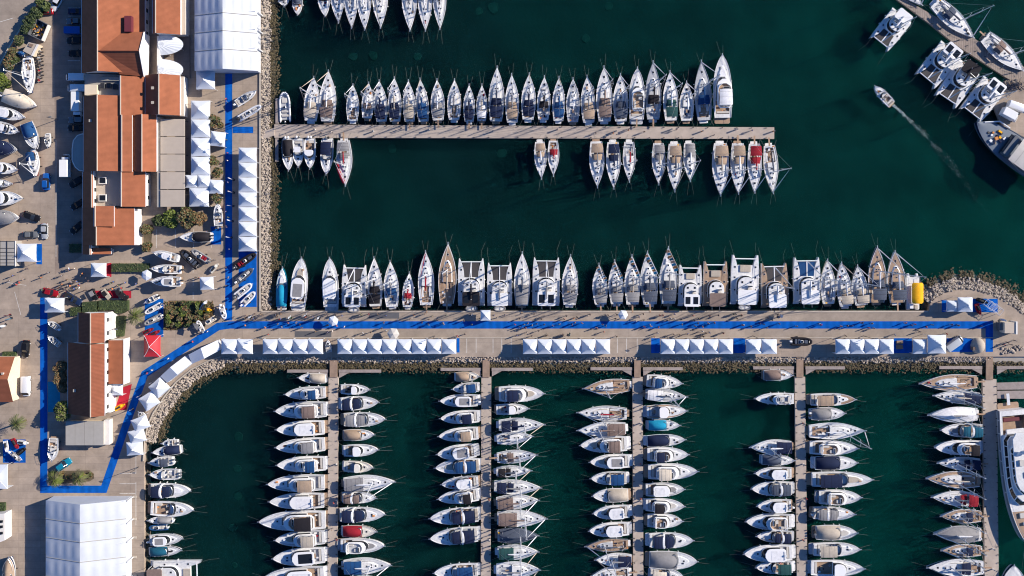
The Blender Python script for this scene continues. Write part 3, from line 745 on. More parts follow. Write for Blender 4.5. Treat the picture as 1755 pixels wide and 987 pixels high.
def rib(name, label, group, loc, rz, L, B, style, col, fl, zl=0.0, afloat=True):
    """inflatable boat: tube collar, floor, console, seats, outboard"""
    root = thing(name, label, 'inflatable boat', loc, rz, group)
    r = min(.28, B * .13); free = .55
    x = lambda t: -L / 2 + L * t
    hw = lambda t: (B / 2 - r) * f_rib(t)
    ts = [-.03, .1, .25, .4, .55, .66, .75, .83, .9, .95, .985]
    for_path = [(x(t), -hw(max(0, t)), free + .25 * max(0, t - .5)) for t in ts] + [(x(1) - r, 0, free + .13)] + [(x(t), hw(max(0, t)), free + .25 * max(0, t - .5)) for t in ts[::-1]]
    mb = MB(zl); tc_ = 'canvas_' + col
    for a, c in zip(for_path, for_path[1:]): mb.tube(a, c, r, tc_, n=8)
    for a in for_path[1:-1]: mb.dome((a[0], a[1], a[2]), r, r, r, tc_, n=8, k=3)
    for p in (for_path[0], for_path[-1]): mb.tube(p, (p[0] - .45, p[1], p[2]), r, tc_, .05, n=8)
    mb.build('tube_collar', root)
    hb = MB(zl); rows = []
    for t in (0, .2, .4, .6, .75, .86, .94):
        w = hw(t); rows.append([(x(t), -w, free), (x(t), -w * .9, .3), (x(t), -w * .4, -.15 + .3 * t * t), (x(t), 0, -.25 + .5 * t * t), (x(t), w * .4, -.15 + .3 * t * t), (x(t), w * .9, .3), (x(t), w, free)])
    hb.grid(rows, 'gelcoat'); hb.add(rows[0][::-1], [tuple(range(7))], 'gelcoat'); hb.build('hull', root)
    fb = MB(zl); ol = [(x(t), -hw(t) * .95) for t in (.02, .3, .55, .75, .88)] + [(x(t), hw(t) * .95) for t in (.88, .75, .55, .3, .02)]
    fb.slab(ol, .32, .38, 'teak_deck' if 'teak' in fl else ('deck_grey' if col != 'black' else 'rubber')); fb.build('floor', root)
    cb = MB(zl); cb.slab(rrect(x(.40), x(.40) + .75, -.38, .38, .15), .38, 1.15, 'gelcoat' if col != 'orange' else 'canvas_orange', .08, 'glass'); cb.build('console', root)
    for t in (.12, .27):
        sb = MB(zl); seat_box(sb, x(t), x(t) + .6, -hw(t) * .7, hw(t) * .7, .38, .82, 'canvas_red' if 'redseat' in fl else ('cushion' if col not in ('black', 'orange') else 'canvas_' + ('orange' if col == 'orange' else 'slate'))); sb.build('seat', root)
    bs = MB(zl); seat_box(bs, x(.62), x(.80), -hw(.76) * .6, hw(.76) * .6, .38, .7, 'cushion' if col not in ('black',) else 'canvas_slate'); bs.build('bow_cushion', root)
    class HH: pass
    hh = HH(); hh.x = lambda t: x(t) - .1
    outboards(root, hh, zl, 1, free)
    if not afloat: trailer(root, L, B, zl)
    return root
def trailer(root, L, B, zl, x0=0):
    tr = MB(0); w = B * .42
    for sd in (-1, 1):
        tr.tube((-L * .38, sd * w * .7, .5), (L * .25, sd * w * .5, .5), .05, 'aluminium', n=5); tr.tube((L * .25, sd * w * .5, .5), (L * .55, 0, .5), .05, 'aluminium', n=5)
        tr.tube((-L * .2, sd * (w + .1), .3), (-L * .2, sd * (w + .28), .3), .3, 'rubber', n=12)
    tr.tube((-L * .2, -w, .35), (-L * .2, w, .35), .05, 'dark_metal', n=5)
    for t in (-.3, .15): tr.tube((L * t, -w * .6, .52), (L * t, w * .6, .52), .07, 'dark_metal', n=5); tr.tube((L * t, 0, .5), (L * t, 0, max(.6, zl)), .07, 'dark_metal', n=5)
    tr.build('trailer', root)

def catamaran(name, label, group, loc, rz, L, B, style, col, fl, zl=0.0):
    root = thing(name, label, 'catamaran', loc, rz, group); free = 1.05 + .03 * L
    hb = B * .25                            # beam of each hull
    x = lambda t: -L / 2 + L * t
    dk = 'teak_deck' if 'teak' in fl else 'deck_white'
    power = style == 'power'
    for sd in (-1, 1):
        mb = MB(zl); rows = []; yc = sd * (B / 2 - hb / 2)
        for t in (0, .03, .08, .2, .4, .6, .72, .82, .9, .96, 1.0):
            k = (.88 if t < .08 else 1.0) * (1 - max(0, (t - .62) / .38) ** 2.0 * (.92 if not power else .8)); w = hb / 2 * k
            z = free * (1 + .12 * t) * (.32 if t < .06 else 1); ycc = yc + sd * (hb / 2 - w) * .55
            rows.append([(x(t), ycc - w * .4, -.4), (x(t), ycc - w * .8, 0), (x(t), ycc - w, z * .8), (x(t), ycc - w * .92, z), (x(t), ycc, z + .03), (x(t), ycc + w * .92, z), (x(t), ycc + w, z * .8), (x(t), ycc + w * .8, 0), (x(t), ycc + w * .4, -.4)])
        mb.grid([r[::-1] for r in rows], lambda i, j: dk if j in (3, 4) else ('antifoul' if j in (0, 7) else 'gelcoat'))
        mb.add(rows[0], [tuple(range(9))], 'gelcoat'); mb.build('hull', root)
        for t in (.30, .55, .76):
            hatch(root, type('h', (), {'z': zl}), x(t), yc - sd * .05, free * (1 + .12 * t) + .03, .45, .42)
    ins = B - 2 * hb
    tb = .60 if not power else .80
    mb = MB(zl); mb.slab([(x(.10), -ins / 2 - .2), (x(tb), -ins / 2 - .2), (x(tb), ins / 2 + .2), (x(.10), ins / 2 + .2)], free * .55, free * 1.035, 'gelcoat', .0, dk); mb.build('bridge_deck', root)
    if power:
        pb = MB(zl); seat_box(pb, x(.66), x(.80), -ins * .38, ins * .38, free * 1.03, free + .35, 'canvas_beige'); pb.build('sun_pad', root)
    else:
        for sd in (-1, 1):
            nb = MB(zl); z = free * 1.05
            nb.slab([(x(tb) + .02, *sorted((sd * .18, sd * (ins / 2 - .02)))[:1]), (x(.90), sorted((sd * .18, sd * (ins / 2 + hb * .22)))[0]), (x(.90), sorted((sd * .18, sd * (ins / 2 + hb * .22)))[1]), (x(tb) + .02, sorted((sd * .18, sd * (ins / 2 - .02)))[1])],
                    z - .05, z, 'canvas_blue' if 'bluenet' in fl else 'dark_net'); nb.build('trampoline', root)
        lb = MB(zl); lb.box((x((tb + .93) / 2), 0, free * 1.05 + .03), (L * (.95 - tb), .28, .16), 'gelcoat'); lb.build('longeron', root)
    cbm = MB(zl); zc_ = free * 1.09; cbm.tube((x(.925), -B / 2 + hb * .5, zc_), (x(.925), B / 2 - hb * .5, zc_), .16, 'gelcoat', n=8); cbm.build('crossbeam', root)
    # saloon, wraparound windows, hardtop
    w0 = B * .33; ol = rrect(x(.20), x(.60), -w0, w0, .25, 5, r2=min(w0 * .92, L * .18)); hb_ = MB(zl); o2 = shrink(ol, 0, .15, .96)
    hb_.fru(ol, o2, free, free + .6, 'gelcoat'); hb_.build('saloon', root)
    gb = MB(zl); o3 = shrink(ol, 0, .55, .88); gb.fru(o2, o3, free + .6, free + 1.55, 'glass', bottom=False); gb.build('saloon_windows', root)
    rb = MB(zl); ro = shrink(rrect(x(.18), x(.60), -w0 * .96, w0 * .96, .4, 5, r2=min(w0 * .88, L * .17)), 0, .55, .94); rb.slab(ro, free + 1.53, free + 1.71, 'gelcoat', .07, 'deck_white'); rb.build('coachroof', root)
    for sd in (-1, 1): hatch(root, type('h', (), {'z': zl}), x(.46), sd * w0 * .45, free + 1.69, .55, .5)
    # cockpit aft with bench and table
    cb = MB(zl); zf = free * .7; cb.slab([(x(.03), -ins / 2), (x(.20), -ins / 2), (x(.20), ins / 2), (x(.03), ins / 2)], zf - .3, zf, 'teak_deck'); cb.build('cockpit_sole', root)
    sb = MB(zl); seat_box(sb, x(.035), x(.035) + .65, -ins * .45, ins * .45, zf, zf + .5, 'cushion'); seat_box(sb, x(.09), x(.19), ins * .28, ins * .48, zf, zf + .5, 'cushion'); sb.build('cockpit_bench', root)
    tb_ = MB(zl); tb_.box((x(.13), ins * .05, zf + .7), (L * .06, ins * .3, .06), 'wood_teak'); tb_.tube((x(.13), ins * .05, zf), (x(.13), ins * .05, zf + .68), .07, 'steel'); tb_.build('cockpit_table', root)
    xh0, xh1 = x(.015), x(.31)
    ht = MB(zl); zh = free + 2.6; ho = rrect(xh0, xh1, -w0 * .98, w0 * .98, .45, 4)
    ht.slab(ho, zh, zh + .12, 'gelcoat' if col in ('-', 'white') else 'canvas_' + col, .04)
    for xx in (xh0 + .3, xh1 - .3):
        for sd in (-1, 1): ht.tube((xx, sd * w0 * .9, zf), (xx, sd * w0 * .92, zh + .02), .06, 'gelcoat', n=6)
    ht.build('hardtop', root)
    if 'solar' in fl or R.random() < .4:
        for sd in (-1, 1):
            s2 = MB(zl); s2.box(((xh0 + xh1) / 2, sd * w0 * .5, zh + .15), (L * .17, w0 * .62, .04), 'glass'); s2.build('solar_panel', root)
    hs = MB(zl); seat_box(hs, x(.30), x(.30) + .6, -w0 * .55, -w0 * .1, free + 1.69, free + 2.25, 'cushion'); hs.slab(rrect(x(.37), x(.40), -w0 * .6, -w0 * .05, .1), free + 1.69, free + 2.55, 'gelcoat', .05, 'glass'); hs.build('helm_station', root)
    if not power:
        xm = x(.52)
        rig(root, L, free + 1.65, xm, L * 1.28, zl, mbag='canvas_' + ('white' if col == '-' else col if col in ('navy', 'grey', 'black', 'tan') else 'grey'), bow=(x(.925), 0, zc_ + .1), hwm=B * .46, boomz=1.25, boomlen=L * .36, nsp=1, jibr=.13)
    dv = MB(zl); y = 0
    for sd in (-1, 1): dv.path([(x(.03), sd * ins * .3, zf), (x(.02), sd * ins * .3, zf + 1.0), (x(0) - .9, sd * ins * .3, zf + 1.05)], .07, 'steel', n=5)
    dv.build('davits', root)
    if 'tender' in fl:
        td = MB(zl); xx = x(0) - .75; tube_ring(td, xx, 0, zf + .45, .62, ins * .42, .21, 'canvas_grey'); td.box((xx, 0, zf + .4), (.9, ins * .7, .12), 'deck_white'); td.box((xx, ins * .5, zf + .5), (.35, .35, .6), 'rubber'); td.build('stowed_dinghy', root)
    for sd in (-1, 1):
        gr = MB(zl)
        pts = [(x(t), sd * (B / 2 - .12 - (0 if t < .7 else (t - .7) * hb * 1.3)), free * (1 + .12 * t) + .65) for t in (.1, .25, .4, .55, .7, .82, .92)]
        gr.path(pts, .02, 'steel', n=4)
        for p in pts: gr.tube((p[0], p[1], p[2] - .65), p, .022, 'steel', n=4)
        gr.build('guard_rail', root)
    for sd in (-1, 1):
        m2 = MB(zl); m2.path([(x(.97), sd * (B / 2 - hb * .4), free), (x(1) + 2.0, sd * (B / 2 - hb * .3) + .3, free * .4), (x(1) + R.uniform(3.5, 5), sd * (B / 2) + R.uniform(-.4, .6), -.06)], .016, 'rope', n=4); m2.build('mooring_line', root)
    for sd in (-1, 1):
        for t in (.3, .55):
            fb = MB(zl); fb.tube((x(t), sd * (B / 2 + .14), free - .8), (x(t), sd * (B / 2 + .14), free - .2), .14, 'gelcoat', n=7); fb.build('fender', root)
    return root
# ------------------------------------------------ the setting
ZW = -1.2
def sheet(name, pts, z, m, kind='structure', world=False):
    mb = MB(); vs = [(p[0], p[1], z) if world else P(p[0], p[1], z) for p in pts]
    mb.add(vs, [tuple(range(len(vs)))], m); o = mb.build(name, smooth=False)
    if o.data.polygons[0].normal.z < 0: o.data.flip_normals()
    if kind: o['kind'] = kind
    return o
def px_prism(mb, pts, z0, z1, m, top=None, zm=None):
    """vertical-walled block whose TOP outline is given in photograph pixels"""
    t = [P(x, y, z1 if zm is None else zm)[:2] for x, y in pts]
    a = sum(t[i - 1][0] * t[i][1] - t[i][0] * t[i - 1][1] for i in range(len(t)))
    if a < 0: t = t[::-1]
    mb.fru(t, t, z0, z1, m, top)
def strip(pts, w):
    """mitred band of width w along a pixel polyline -> two sides"""
    Lf, Rt = [], []
    for i, p in enumerate(pts):
        ds = []
        if i > 0: ds.append((p[0] - pts[i - 1][0], p[1] - pts[i - 1][1]))
        if i < len(pts) - 1: ds.append((pts[i + 1][0] - p[0], pts[i + 1][1] - p[1]))
        ns = [(-d[1] / hypot(*d), d[0] / hypot(*d)) for d in ds]
        nx, ny = sum(n[0] for n in ns), sum(n[1] for n in ns); L = hypot(nx, ny); nx, ny = nx / L, ny / L
        k = w / 2 / max(.35, nx * ns[0][0] + ny * ns[0][1])
        Lf.append((p[0] + nx * k, p[1] + ny * k)); Rt.append((p[0] - nx * k, p[1] - ny * k))
    return Lf, Rt

BIG = 9000
mb = MB(); mb.add([(-1500, -1500, ZW), (1500, -1500, ZW), (1500, 1500, ZW), (-1500, 1500, ZW)], [(0, 1, 2, 3)], 'sea_water'); mb.build('sea', smooth=False)['kind'] = 'structure'
mb = MB(); mb.add([(-1500, -1500, ZW - 3.6), (1500, -1500, ZW - 3.6), (1500, 1500, ZW - 3.6), (-1500, 1500, ZW - 3.6)], [(0, 1, 2, 3)], 'deep_water'); mb.build('deep_water', smooth=False)['kind'] = 'structure'
HEAD = [(1592, 533), (1594, 521), (1604, 510), (1620, 502), (1645, 496), (1672, 497), (1700, 506), (1722, 517), (1760, 543), (1830, 575), (2300, 640)]
CURVE = [(2300, 625), (1760, 611), (378, 612.5), (357, 620), (329, 634), (302, 656), (281, 683), (264, 708), (254, 730), (249, 757), (247, 790), (247, BIG)]
land = [(-BIG, -BIG), (447, -BIG), (447, 533)] + HEAD + CURVE + [(-BIG, BIG)]
mb = MB(); t = [P(x, y)[:2] for x, y in land][::-1]
n = len(t); mb.add([(x, y, 0) for x, y in t] + [(x, y, -5.5) for x, y in t], [tuple(range(n))] + [(i, n + i, n + (i + 1) % n, (i + 1) % n) for i in range(n)], 'concrete')
g = mb.build('quay_ground', smooth=False); g['kind'] = 'structure'
for zi, (nm, pts, m) in enumerate([('road', [(-400, -400), (95, -40), (66, 3), (20, 74), (-6, 118), (-400, 700)], 'asphalt_pale'),
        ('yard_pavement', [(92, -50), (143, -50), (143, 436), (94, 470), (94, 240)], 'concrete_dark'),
        ('promenade', [(448, 534), (1706, 534), (1706, 578), (448, 578)], 'asphalt_pale'),
        ('quay_apron', [(1712, 545), (1790, 560), (1790, 610), (1712, 606)], 'asphalt_pale'),
        ('parking_lot', [(784, 579.5), (896, 579.5), (896, 608), (784, 608)], 'asphalt_pale'),
        ('parking_lot', [(1047, 579.5), (1116, 579.5), (1116, 608), (1047, 608)], 'asphalt_pale')]):
    sheet(nm, pts, .004, m)
# kerbs and painted lines
mb = MB(); a, c = P(448, 578.7), P(1706, 578.7); mb.box(((a[0] + c[0]) / 2, a[1], .05), (c[0] - a[0], .22, .1), 'stone'); mb.build('kerb')['kind'] = 'structure'
mb = MB(); a, c = P(448, 533.8), P(1590, 533.8); mb.box(((a[0] + c[0]) / 2, a[1], .06), (c[0] - a[0], .45, .12), 'panel_beige'); mb.build('quay_edge_kerb')['kind'] = 'structure'
mb = MB(); a, c = P(446, -200), P(446, 533); mb.box((a[0], (a[1] + c[1]) / 2, .15), (.5, a[1] - c[1], .3), 'stone'); mb.build('quay_edge_kerb')['kind'] = 'structure'
mb = MB(); mb.path([P(x, y, .12) for x, y in strip(CURVE[2:-1], 3)[0]], .22, 'stone', n=6); mb.build('quay_edge_kerb')['kind'] = 'structure'
mb = MB()
def line(mb, x0, y0, x1, y1, w=.12, z=.008):
    a, c = P(x0, y0), P(x1, y1); L = hypot(c[0] - a[0], c[1] - a[1]); nx, ny = -(c[1] - a[1]) / L * w / 2, (c[0] - a[0]) / L * w / 2
    mb.add([(a[0] + nx, a[1] + ny, z), (a[0] - nx, a[1] - ny, z), (c[0] - nx, c[1] - ny, z), (c[0] + nx, c[1] + ny, z)], [(0, 1, 2, 3)], 'paint_line')
for x in (800, 816, 845, 860, 876, 1058, 1074, 1092): line(mb, x, 580, x, 605)
for y in (811, 829, 846): line(mb, 205, y, 233, y)
line(mb, 233, 752, 233, 812); line(mb, 233, 826, 233, 900)
for x in (268, 301, 332, 362): line(mb, x, 393, x, 425)
for y in (13.5, 27.5, 41, 57, 75, 88, 104): line(mb, 116, y, 137, y)
for y in (455, 478, 500, 523): line(mb, 331, y, 331, y + 12)
line(mb, 96, 240, 96, 440); line(mb, 12, 484, 45, 489, .1); line(mb, 25, 500, 36, 540, .1)
line(mb, 20, 74, 66, 3); line(mb, -2, 38, 22, 31, .12)
mb.build('road_marking', smooth=False)['kind'] = 'structure'
# low kerb along the diagonal road and its boundary wall
t = thing('boundary_wall', 'low pale wall running diagonally beside the road in the upper left', 'wall', P(35, 58))
mb = MB(); pts = [(78, -20), (54, 20), (24, 66), (13, 85), (-4, 116)]
for a, c in zip(pts, pts[1:]):
    p, q = P(*a, 1.0), P(*c, 1.0); L = hypot(q[0] - p[0], q[1] - p[1])
    mb.box(((p[0] + q[0]) / 2 - t.location[0], (p[1] + q[1]) / 2 - t.location[1], .5), (L, .35, 1.0), 'plaster_cream', atan2(q[1] - p[1], q[0] - p[0]))
mb.build('wall', t)

# blue carpets
def carpet(pts, w, label, z=.012):
    a, c = strip(pts, w); o = sheet('blue_carpet', a + c[::-1], z, 'carpet_blue', None); return tag(o, label, 'carpet')
carpet([(75, 510), (75, 838.5), (178, 838.5), (216, 728), (248, 641), (374, 559.5), (394, 556.8), (1695.5, 556.8), (1695.5, 603)], 12.6, 'long blue carpet running the promenade and round the small brown-roofed building')
carpet([(392, 126), (392, 549)], 12, 'straight blue carpet between the two columns of white tents')
carpet([(398.6, 222.5), (434, 222.5)], 11, 'short blue carpet leading to the upper pier')
def matt(x0, y0, x1, y1, label, m='carpet_blue', z=.008):
    o = sheet('floor_mat', [(x0, y0), (x1, y0), (x1, y1), (x0, y1)], z, m, None); tag(o, label, 'mat')
for b_ in [(782.5, 579.5, 787.5, 604, 'narrow blue mat at the right end of the eight-tent row'), (1116, 578.9, 1131, 605, 'blue mat left of the five-tent row'),
    (1257, 578.9, 1277.5, 605, 'blue mat between the five-tent row and the two-tent row'), (1532, 579.5, 1563, 605, 'blue mat carrying two wooden pallets by the promenade'),
    (1622.5, 579.5, 1667, 603, 'blue mat with a white van on it near the promenade end'), (1614, 514, 1623, 534.5, 'blue mat left of the breakwater tents'),
    (1667.5, 512, 1710, 535, 'blue mat with fitness rigs on the breakwater'), (409, 428, 440, 526, 'blue mat under the four display inflatables by the quay'),
    (248, 512, 280, 577, 'blue mat under three small boats beside the planting bed'), (62.5, 418, 72, 453, 'blue mat right of the tent on the left yard'),
    (5, 753, 44, 793, 'square blue mat with water scooters near left edge'), (361, 388, 379, 419, 'blue mat under the sterns of two display boats')]: matt(*b_)
matt(632, 534.6, 684, 546, 'dark grey mat at the sterns on the upper promenade edge', 'tent_grey')
matt(505, 567.5, 568, 577.8, 'dark grey mat behind the first four-tent promenade row', 'tent_grey')
matt(82, 654, 103, 706, 'teal-blue mat along the brown-roofed building', 'canvas_cyan')
matt(160, 498, 225, 511, 'red mat under the row of carts by the hedge', 'carpet_red')
sheet('floor_mat', [(209, 664), (226, 658), (217, 702), (196, 704)], .008, 'carpet_red', None); tag([o for o in bpy.data.objects if o.name.startswith('floor_mat') and 'label' not in o][0], 'red slanting mat beside the brown-roofed building', 'mat')
matt(182, 450.5, 191, 474.5, 'red mat right of the small tent by the hedge', 'carpet_red')

# rock revetments: individual stones in one mesh
def rocks(name, line_, w, size, m, ztop, zbot, dens, seed, side=1, edge=0.0, rag=0.0, flat=1.0):
    r = random.Random(seed); mb = MB()
    for a, c in zip(line_, line_[1:]):
        p, q = P(*a), P(*c); L = hypot(q[0] - p[0], q[1] - p[1]); ux, uy = (q[0] - p[0]) / L, (q[1] - p[1]) / L; nx, ny = -uy * side, ux * side
        wm = w * S
        for i in range(int(L * wm * dens)):
            k = r.random(); s_ = r.random(); wig = rag * (r.random() - .3)
            d = edge * S + s_ * (wm + wig); x, y = p[0] + ux * L * k + nx * d, p[1] + uy * L * k + ny * d
            z = ztop + (zbot - ztop) * s_ + r.uniform(-.12, .12); sz = size * r.uniform(.5, 1.35)
            ax, ay, az = sz * r.uniform(.6, 1.2), sz * r.uniform(.5, .9), sz * r.uniform(.5, .9) * flat; rz = r.uniform(0, pi); vs = []
            for zz, rr in ((-.5, .8), (.15, 1.0), (.62, .55)):
                for j in range(5):
                    an = 2 * pi * j / 5 + r.uniform(-.3, .3); u, v_ = ax * rr * cos(an) * r.uniform(.8, 1.15), ay * rr * sin(an) * r.uniform(.8, 1.15)
                    vs.append((x + u * cos(rz) - v_ * sin(rz), y + u * sin(rz) + v_ * cos(rz), z + az * (zz + r.uniform(-.15, .15))))
            mb.add(vs, [(j, (j + 1) % 5, 5 + (j + 1) % 5, 5 + j) for j in range(5)] + [(5 + j, 5 + (j + 1) % 5, 10 + (j + 1) % 5, 10 + j) for j in range(5)] + [(10, 11, 12, 13, 14)], m)
    o = mb.build(name, smooth=False); o['kind'] = 'stuff'; tag(o, None); return o
def bank(name, line_, w, z0, z1, m, side):
    mb = MB(); rows = [[], []]
    for (x, y), (a, c) in zip(line_, zip(*strip(line_, 2 * w))):
        o = a if side > 0 else c; rows[0].append(P(x, y, z0)); q = P(*o); rows[1].append((q[0], q[1], z1))
    mb.grid(rows, m); ob = mb.build(name); ob['kind'] = 'structure'
west = [(447.5, -60), (447.5, 532)]
bank('rock_bank', west, 22, -.5, -1.6, 'stone', -1)
rocks('shore_rocks', west, 13.5, .30, 'rock_pale', -.05, -.75, 9.0, 1, side=1, edge=1, rag=.6)
rocks('seaweed_rocks', west, 13, .30, 'seaweed', -.95, -1.22, 14, 2, side=1, edge=13, rag=1.6, flat=.7)
south = CURVE[1:10]
bank('rock_bank', south, 20, -.5, -1.6, 'stone', -1)
rocks('shore_rocks', [(1700, 611.5), (378, 611.5)], 8.5, .27, 'rock_pale', -.05, -.7, 8.5, 3, side=1, edge=.6, rag=.6)
rocks('shore_rocks', CURVE[2:10], 17, .33, 'rock_pale', -.05, -.8, 8.5, 4, side=1, edge=.8, rag=.6)
rocks('seaweed_rocks', [(1760, 612), (378, 612)], 15, .30, 'seaweed', -.95, -1.22, 13, 5, side=1, edge=8.5, rag=1.6, flat=.7)
rocks('seaweed_rocks', CURVE[2:10], 9, .30, 'seaweed', -1.0, -1.22, 13, 6, side=1, edge=18, rag=1.6, flat=.7)
head = HEAD[1:]
bank('rock_bank', head, 26, -.4, -1.6, 'stone', -1)
rocks('shore_rocks', head[:-1], 17, .36, 'rock_pale', .1, -.8, 8, 8, side=1, edge=1, rag=.8)
rocks('seaweed_rocks', head[:-1], 14, .32, 'seaweed', -1.0, -1.22, 11, 9, side=1, edge=17, rag=2.0, flat=.7)
rocks('shore_rocks', [(1716, 607), (1755, 600)], 10, .4, 'rock_pale', .25, .1, 3.5, 11, side=1)
# faint pale mooring blocks and weed seen through the shallow water read as low stones just awash nowhere: left out

# concrete mooring blocks lying on the bottom, dimly seen through the water
for i, (x, y, w_) in enumerate([(408, 748, 2.1), (407, 803, 1.8), (408, 850, 1.9), (398, 905, 1.7), (402, 968, 1.2), (845, 13, 2.4), (820, 20, 1.8), (605, 97, 2.0), (640, 95, 2.0), (1042, 10, 1.8), (672, 255, 2.0), (860, 262, 2.2), (1003, 66, 1.8), (715, 97, 1.7), (1480, 700, 1.8), (1240, 330, 1.8)]):
    a = P(x, y, ZW - 3.4); mb = MB(); w_ *= .62; mb.slab([(w_ * cos(q) * R.uniform(.85, 1.25), w_ * sin(q) * R.uniform(.85, 1.25)) for q in [2 * pi * j / 9 for j in range(9)]], -.4, .15, 'drowned_concrete', .1); o = mb.build('mooring_block'); o.location = a; o.rotation_euler = (0, 0, R.uniform(-.2, .2))
    tag(o, 'dim square concrete mooring block on the sea bottom, seen through water', 'mooring block', 'sunken mooring blocks')
# piers
def pier(label, deck, parts=(), z=-.55, m='pontoon', cat='pier', name='pontoon_pier'):
    c = deck[0]; p0 = P(*c, z); t = thing(name, label, cat, (p0[0], p0[1], ZW))
    def blk(nm, pts, zz, mm, th=.5):
        mb = MB(); q = [(a - p0[0], b_ - p0[1]) for a, b_, _ in (P(x, y, zz) for x, y in pts)]
        ar = sum(q[i - 1][0] * q[i][1] - q[i][0] * q[i - 1][1] for i in range(len(q)))
        if ar < 0: q = q[::-1]
        mb.slab(q, zz - th - ZW, zz - ZW, mm, .03); mb.build(nm, t)
    blk('deck', deck, z, m, .75)
    for nm, pts, zz, mm in parts: blk(nm, pts, zz, mm, .3)
    return t, p0
def bollards(t, p0, x0, y0, x1, y1, n, z):
    for i in range(n):
        k = (i + .5) / n; a = P(x0 + (x1 - x0) * k, y0 + (y1 - y0) * k, z); mb = MB(); c = (a[0] - p0[0], a[1] - p0[1], z - ZW)
        mb.tube(c, (c[0], c[1], c[2] + .3), .11, 'dark_metal', .15, n=8); mb.tube((c[0] - .28, c[1], c[2] + .2), (c[0] + .28, c[1], c[2] + .2), .05, 'dark_metal', n=5); mb.build('mooring_bollard', t)
t, p0 = pier('long upper concrete pier reaching right from the west quay', [(470, 213), (1327, 218), (1327, 238), (470, 236)],
    [('gangway', [(444, 226), (470, 219), (470, 232), (446, 240)], -.15, 'pontoon'), ('finger', [(472, 168), (478, 168), (478, 212), (472, 212)], -.7, 'finger_grate'), ('finger', [(471.5, 237), (477, 237), (477, 277), (471.5, 277)], -.7, 'finger_grate')])
bollards(t, p0, 475, 214.5, 1325, 219.5, 34, -.55); bollards(t, p0, 475, 234.5, 1325, 236.5, 34, -.55)
NAMES5 = ['leftmost', 'second', 'third', 'fourth', 'rightmost']
PX = [(563, 580, 565, 578, 492, 653, 636), (825, 842, 827, 839, 755, 913, 633), (1084, 1101.5, 1087, 1098, 1012, 1170, 632), (1362, 1380, 1365, 1377, 1291, 1448, 630.5), (1684, 1708, 1690, 1702, 1610, 1800, 630)]
for i, (xa, xb, ga, gb, fa, fb, fy) in enumerate(PX):
    y0 = 646 if i < 4 else 650
    dx = [-2, -1.2, 1.5, 4.5, 4.5][i]
    t, p0 = pier(f'{NAMES5[i]} lower pontoon pier running down from the promenade quay' if i in (0, 4) else f'{NAMES5[i]} lower pontoon pier from the left running down from the promenade',
        [(xa, y0), (xb, y0), (xb + dx, 1040), (xa + dx, 1040)],
        [('gangway', [(ga, 611), (gb, 611), (gb, y0 + 1), (ga, y0 + 1)], -.3, 'pontoon_plank'),
         ('finger', [(fa, fy - 2.6), (xa - .5, fy - 2.6), (xa - .5, fy + 2.6), (fa, fy + 2.6)], -.62, 'finger_grate'), ('finger', [(xb + .5, fy - 2.6), (fb, fy - 2.6), (fb, fy + 2.6), (xb + .5, fy + 2.6)], -.62, 'finger_grate'),
         ('brace', [(xa - 1, fy + 2.8), (xa - 1, fy + 12), (xa - 18, fy + 2.8)], -.7, 'finger_grate'), ('brace', [(xb + 1, fy + 2.8), (xb + 18, fy + 2.8), (xb + 1, fy + 12)], -.7, 'finger_grate')] +
        ([('platform', [(1709, 656), (1800, 653), (1800, 667), (1709, 668)], -.6, 'finger_grate'), ('platform', [(1709, 670), (1800, 669), (1800, 684), (1709, 683)], -.6, 'finger_grate')] if i == 4 else []))
    bollards(t, p0, xa + 1.5, y0 + 5, xa + 1.5 + dx, 985, 24, -.55); bollards(t, p0, xb - 1.5, y0 + 5, xb - 1.5 + dx, 985, 24, -.55)
t, p0 = pier('brown planked pier slanting across the upper right corner', [(1522, -12), (1540, -8), (1768, 122), (1760, 152), (1724, 133), (1640, 78), (1592, 40)], m='pontoon_grey_plank')
bollards(t, p0, 1560, 17, 1740, 130, 12, -.55)
t, p0 = pier('sandy stone quay head at the right edge behind the grey workboat', [(1702, 180), (1722, 138), (1830, 122), (1830, 270), (1764, 240), (1716, 214)], z=-.1, m='concrete', name='stone_quay', cat='quay')

# service pedestals on the piers
k = 0
for i, (xa, xb, ga, gb, fa, fb, fy) in enumerate(PX):
    for j, yy in enumerate((725, 795, 858, 925) if i < 4 else (940, 975)):
        a = P((xa + xb) / 2 + 5, yy, -.55); red = (j + i) % 3 == 0
        t = thing('service_pedestal', f'{"red" if red else "white"} service pedestal, {ordw(j)} down on the {NAMES5[i]} lower pier', 'pedestal', a, 0, 'service pedestals on the piers')
        mb = MB(); mb.slab(rrect(-.16, .16, -.14, .14, .05, 2), 0, 1.05, 'paint_red' if red else 'gelcoat', .05); mb.build('post', t)
        mb = MB(); mb.slab(rrect(-.2, .2, -.18, .18, .06, 2), 1.05, 1.2, 'paint_grey', .03); mb.build('cap', t)
for j, xx in enumerate((540, 640, 735, 845, 955, 1055, 1150, 1203, 1262, 1325)):
    a = P(xx, 222 + (j % 2) * 3, -.55); red = j in (4, 7, 9)
    t = thing('service_pedestal', f'{"orange" if red else "white"} service pedestal, {ordw(j)} from left along the upper pier', 'pedestal', a, 0, 'service pedestals on the piers')
    mb = MB(); mb.slab(rrect(-.16, .16, -.14, .14, .05, 2), 0, 1.3, 'canvas_orange' if red else 'gelcoat', .05); mb.build('post', t)
    mb = MB(); mb.slab(rrect(-.2, .2, -.18, .18, .06, 2), 1.3, 1.42, 'paint_grey', .03); mb.build('cap', t)

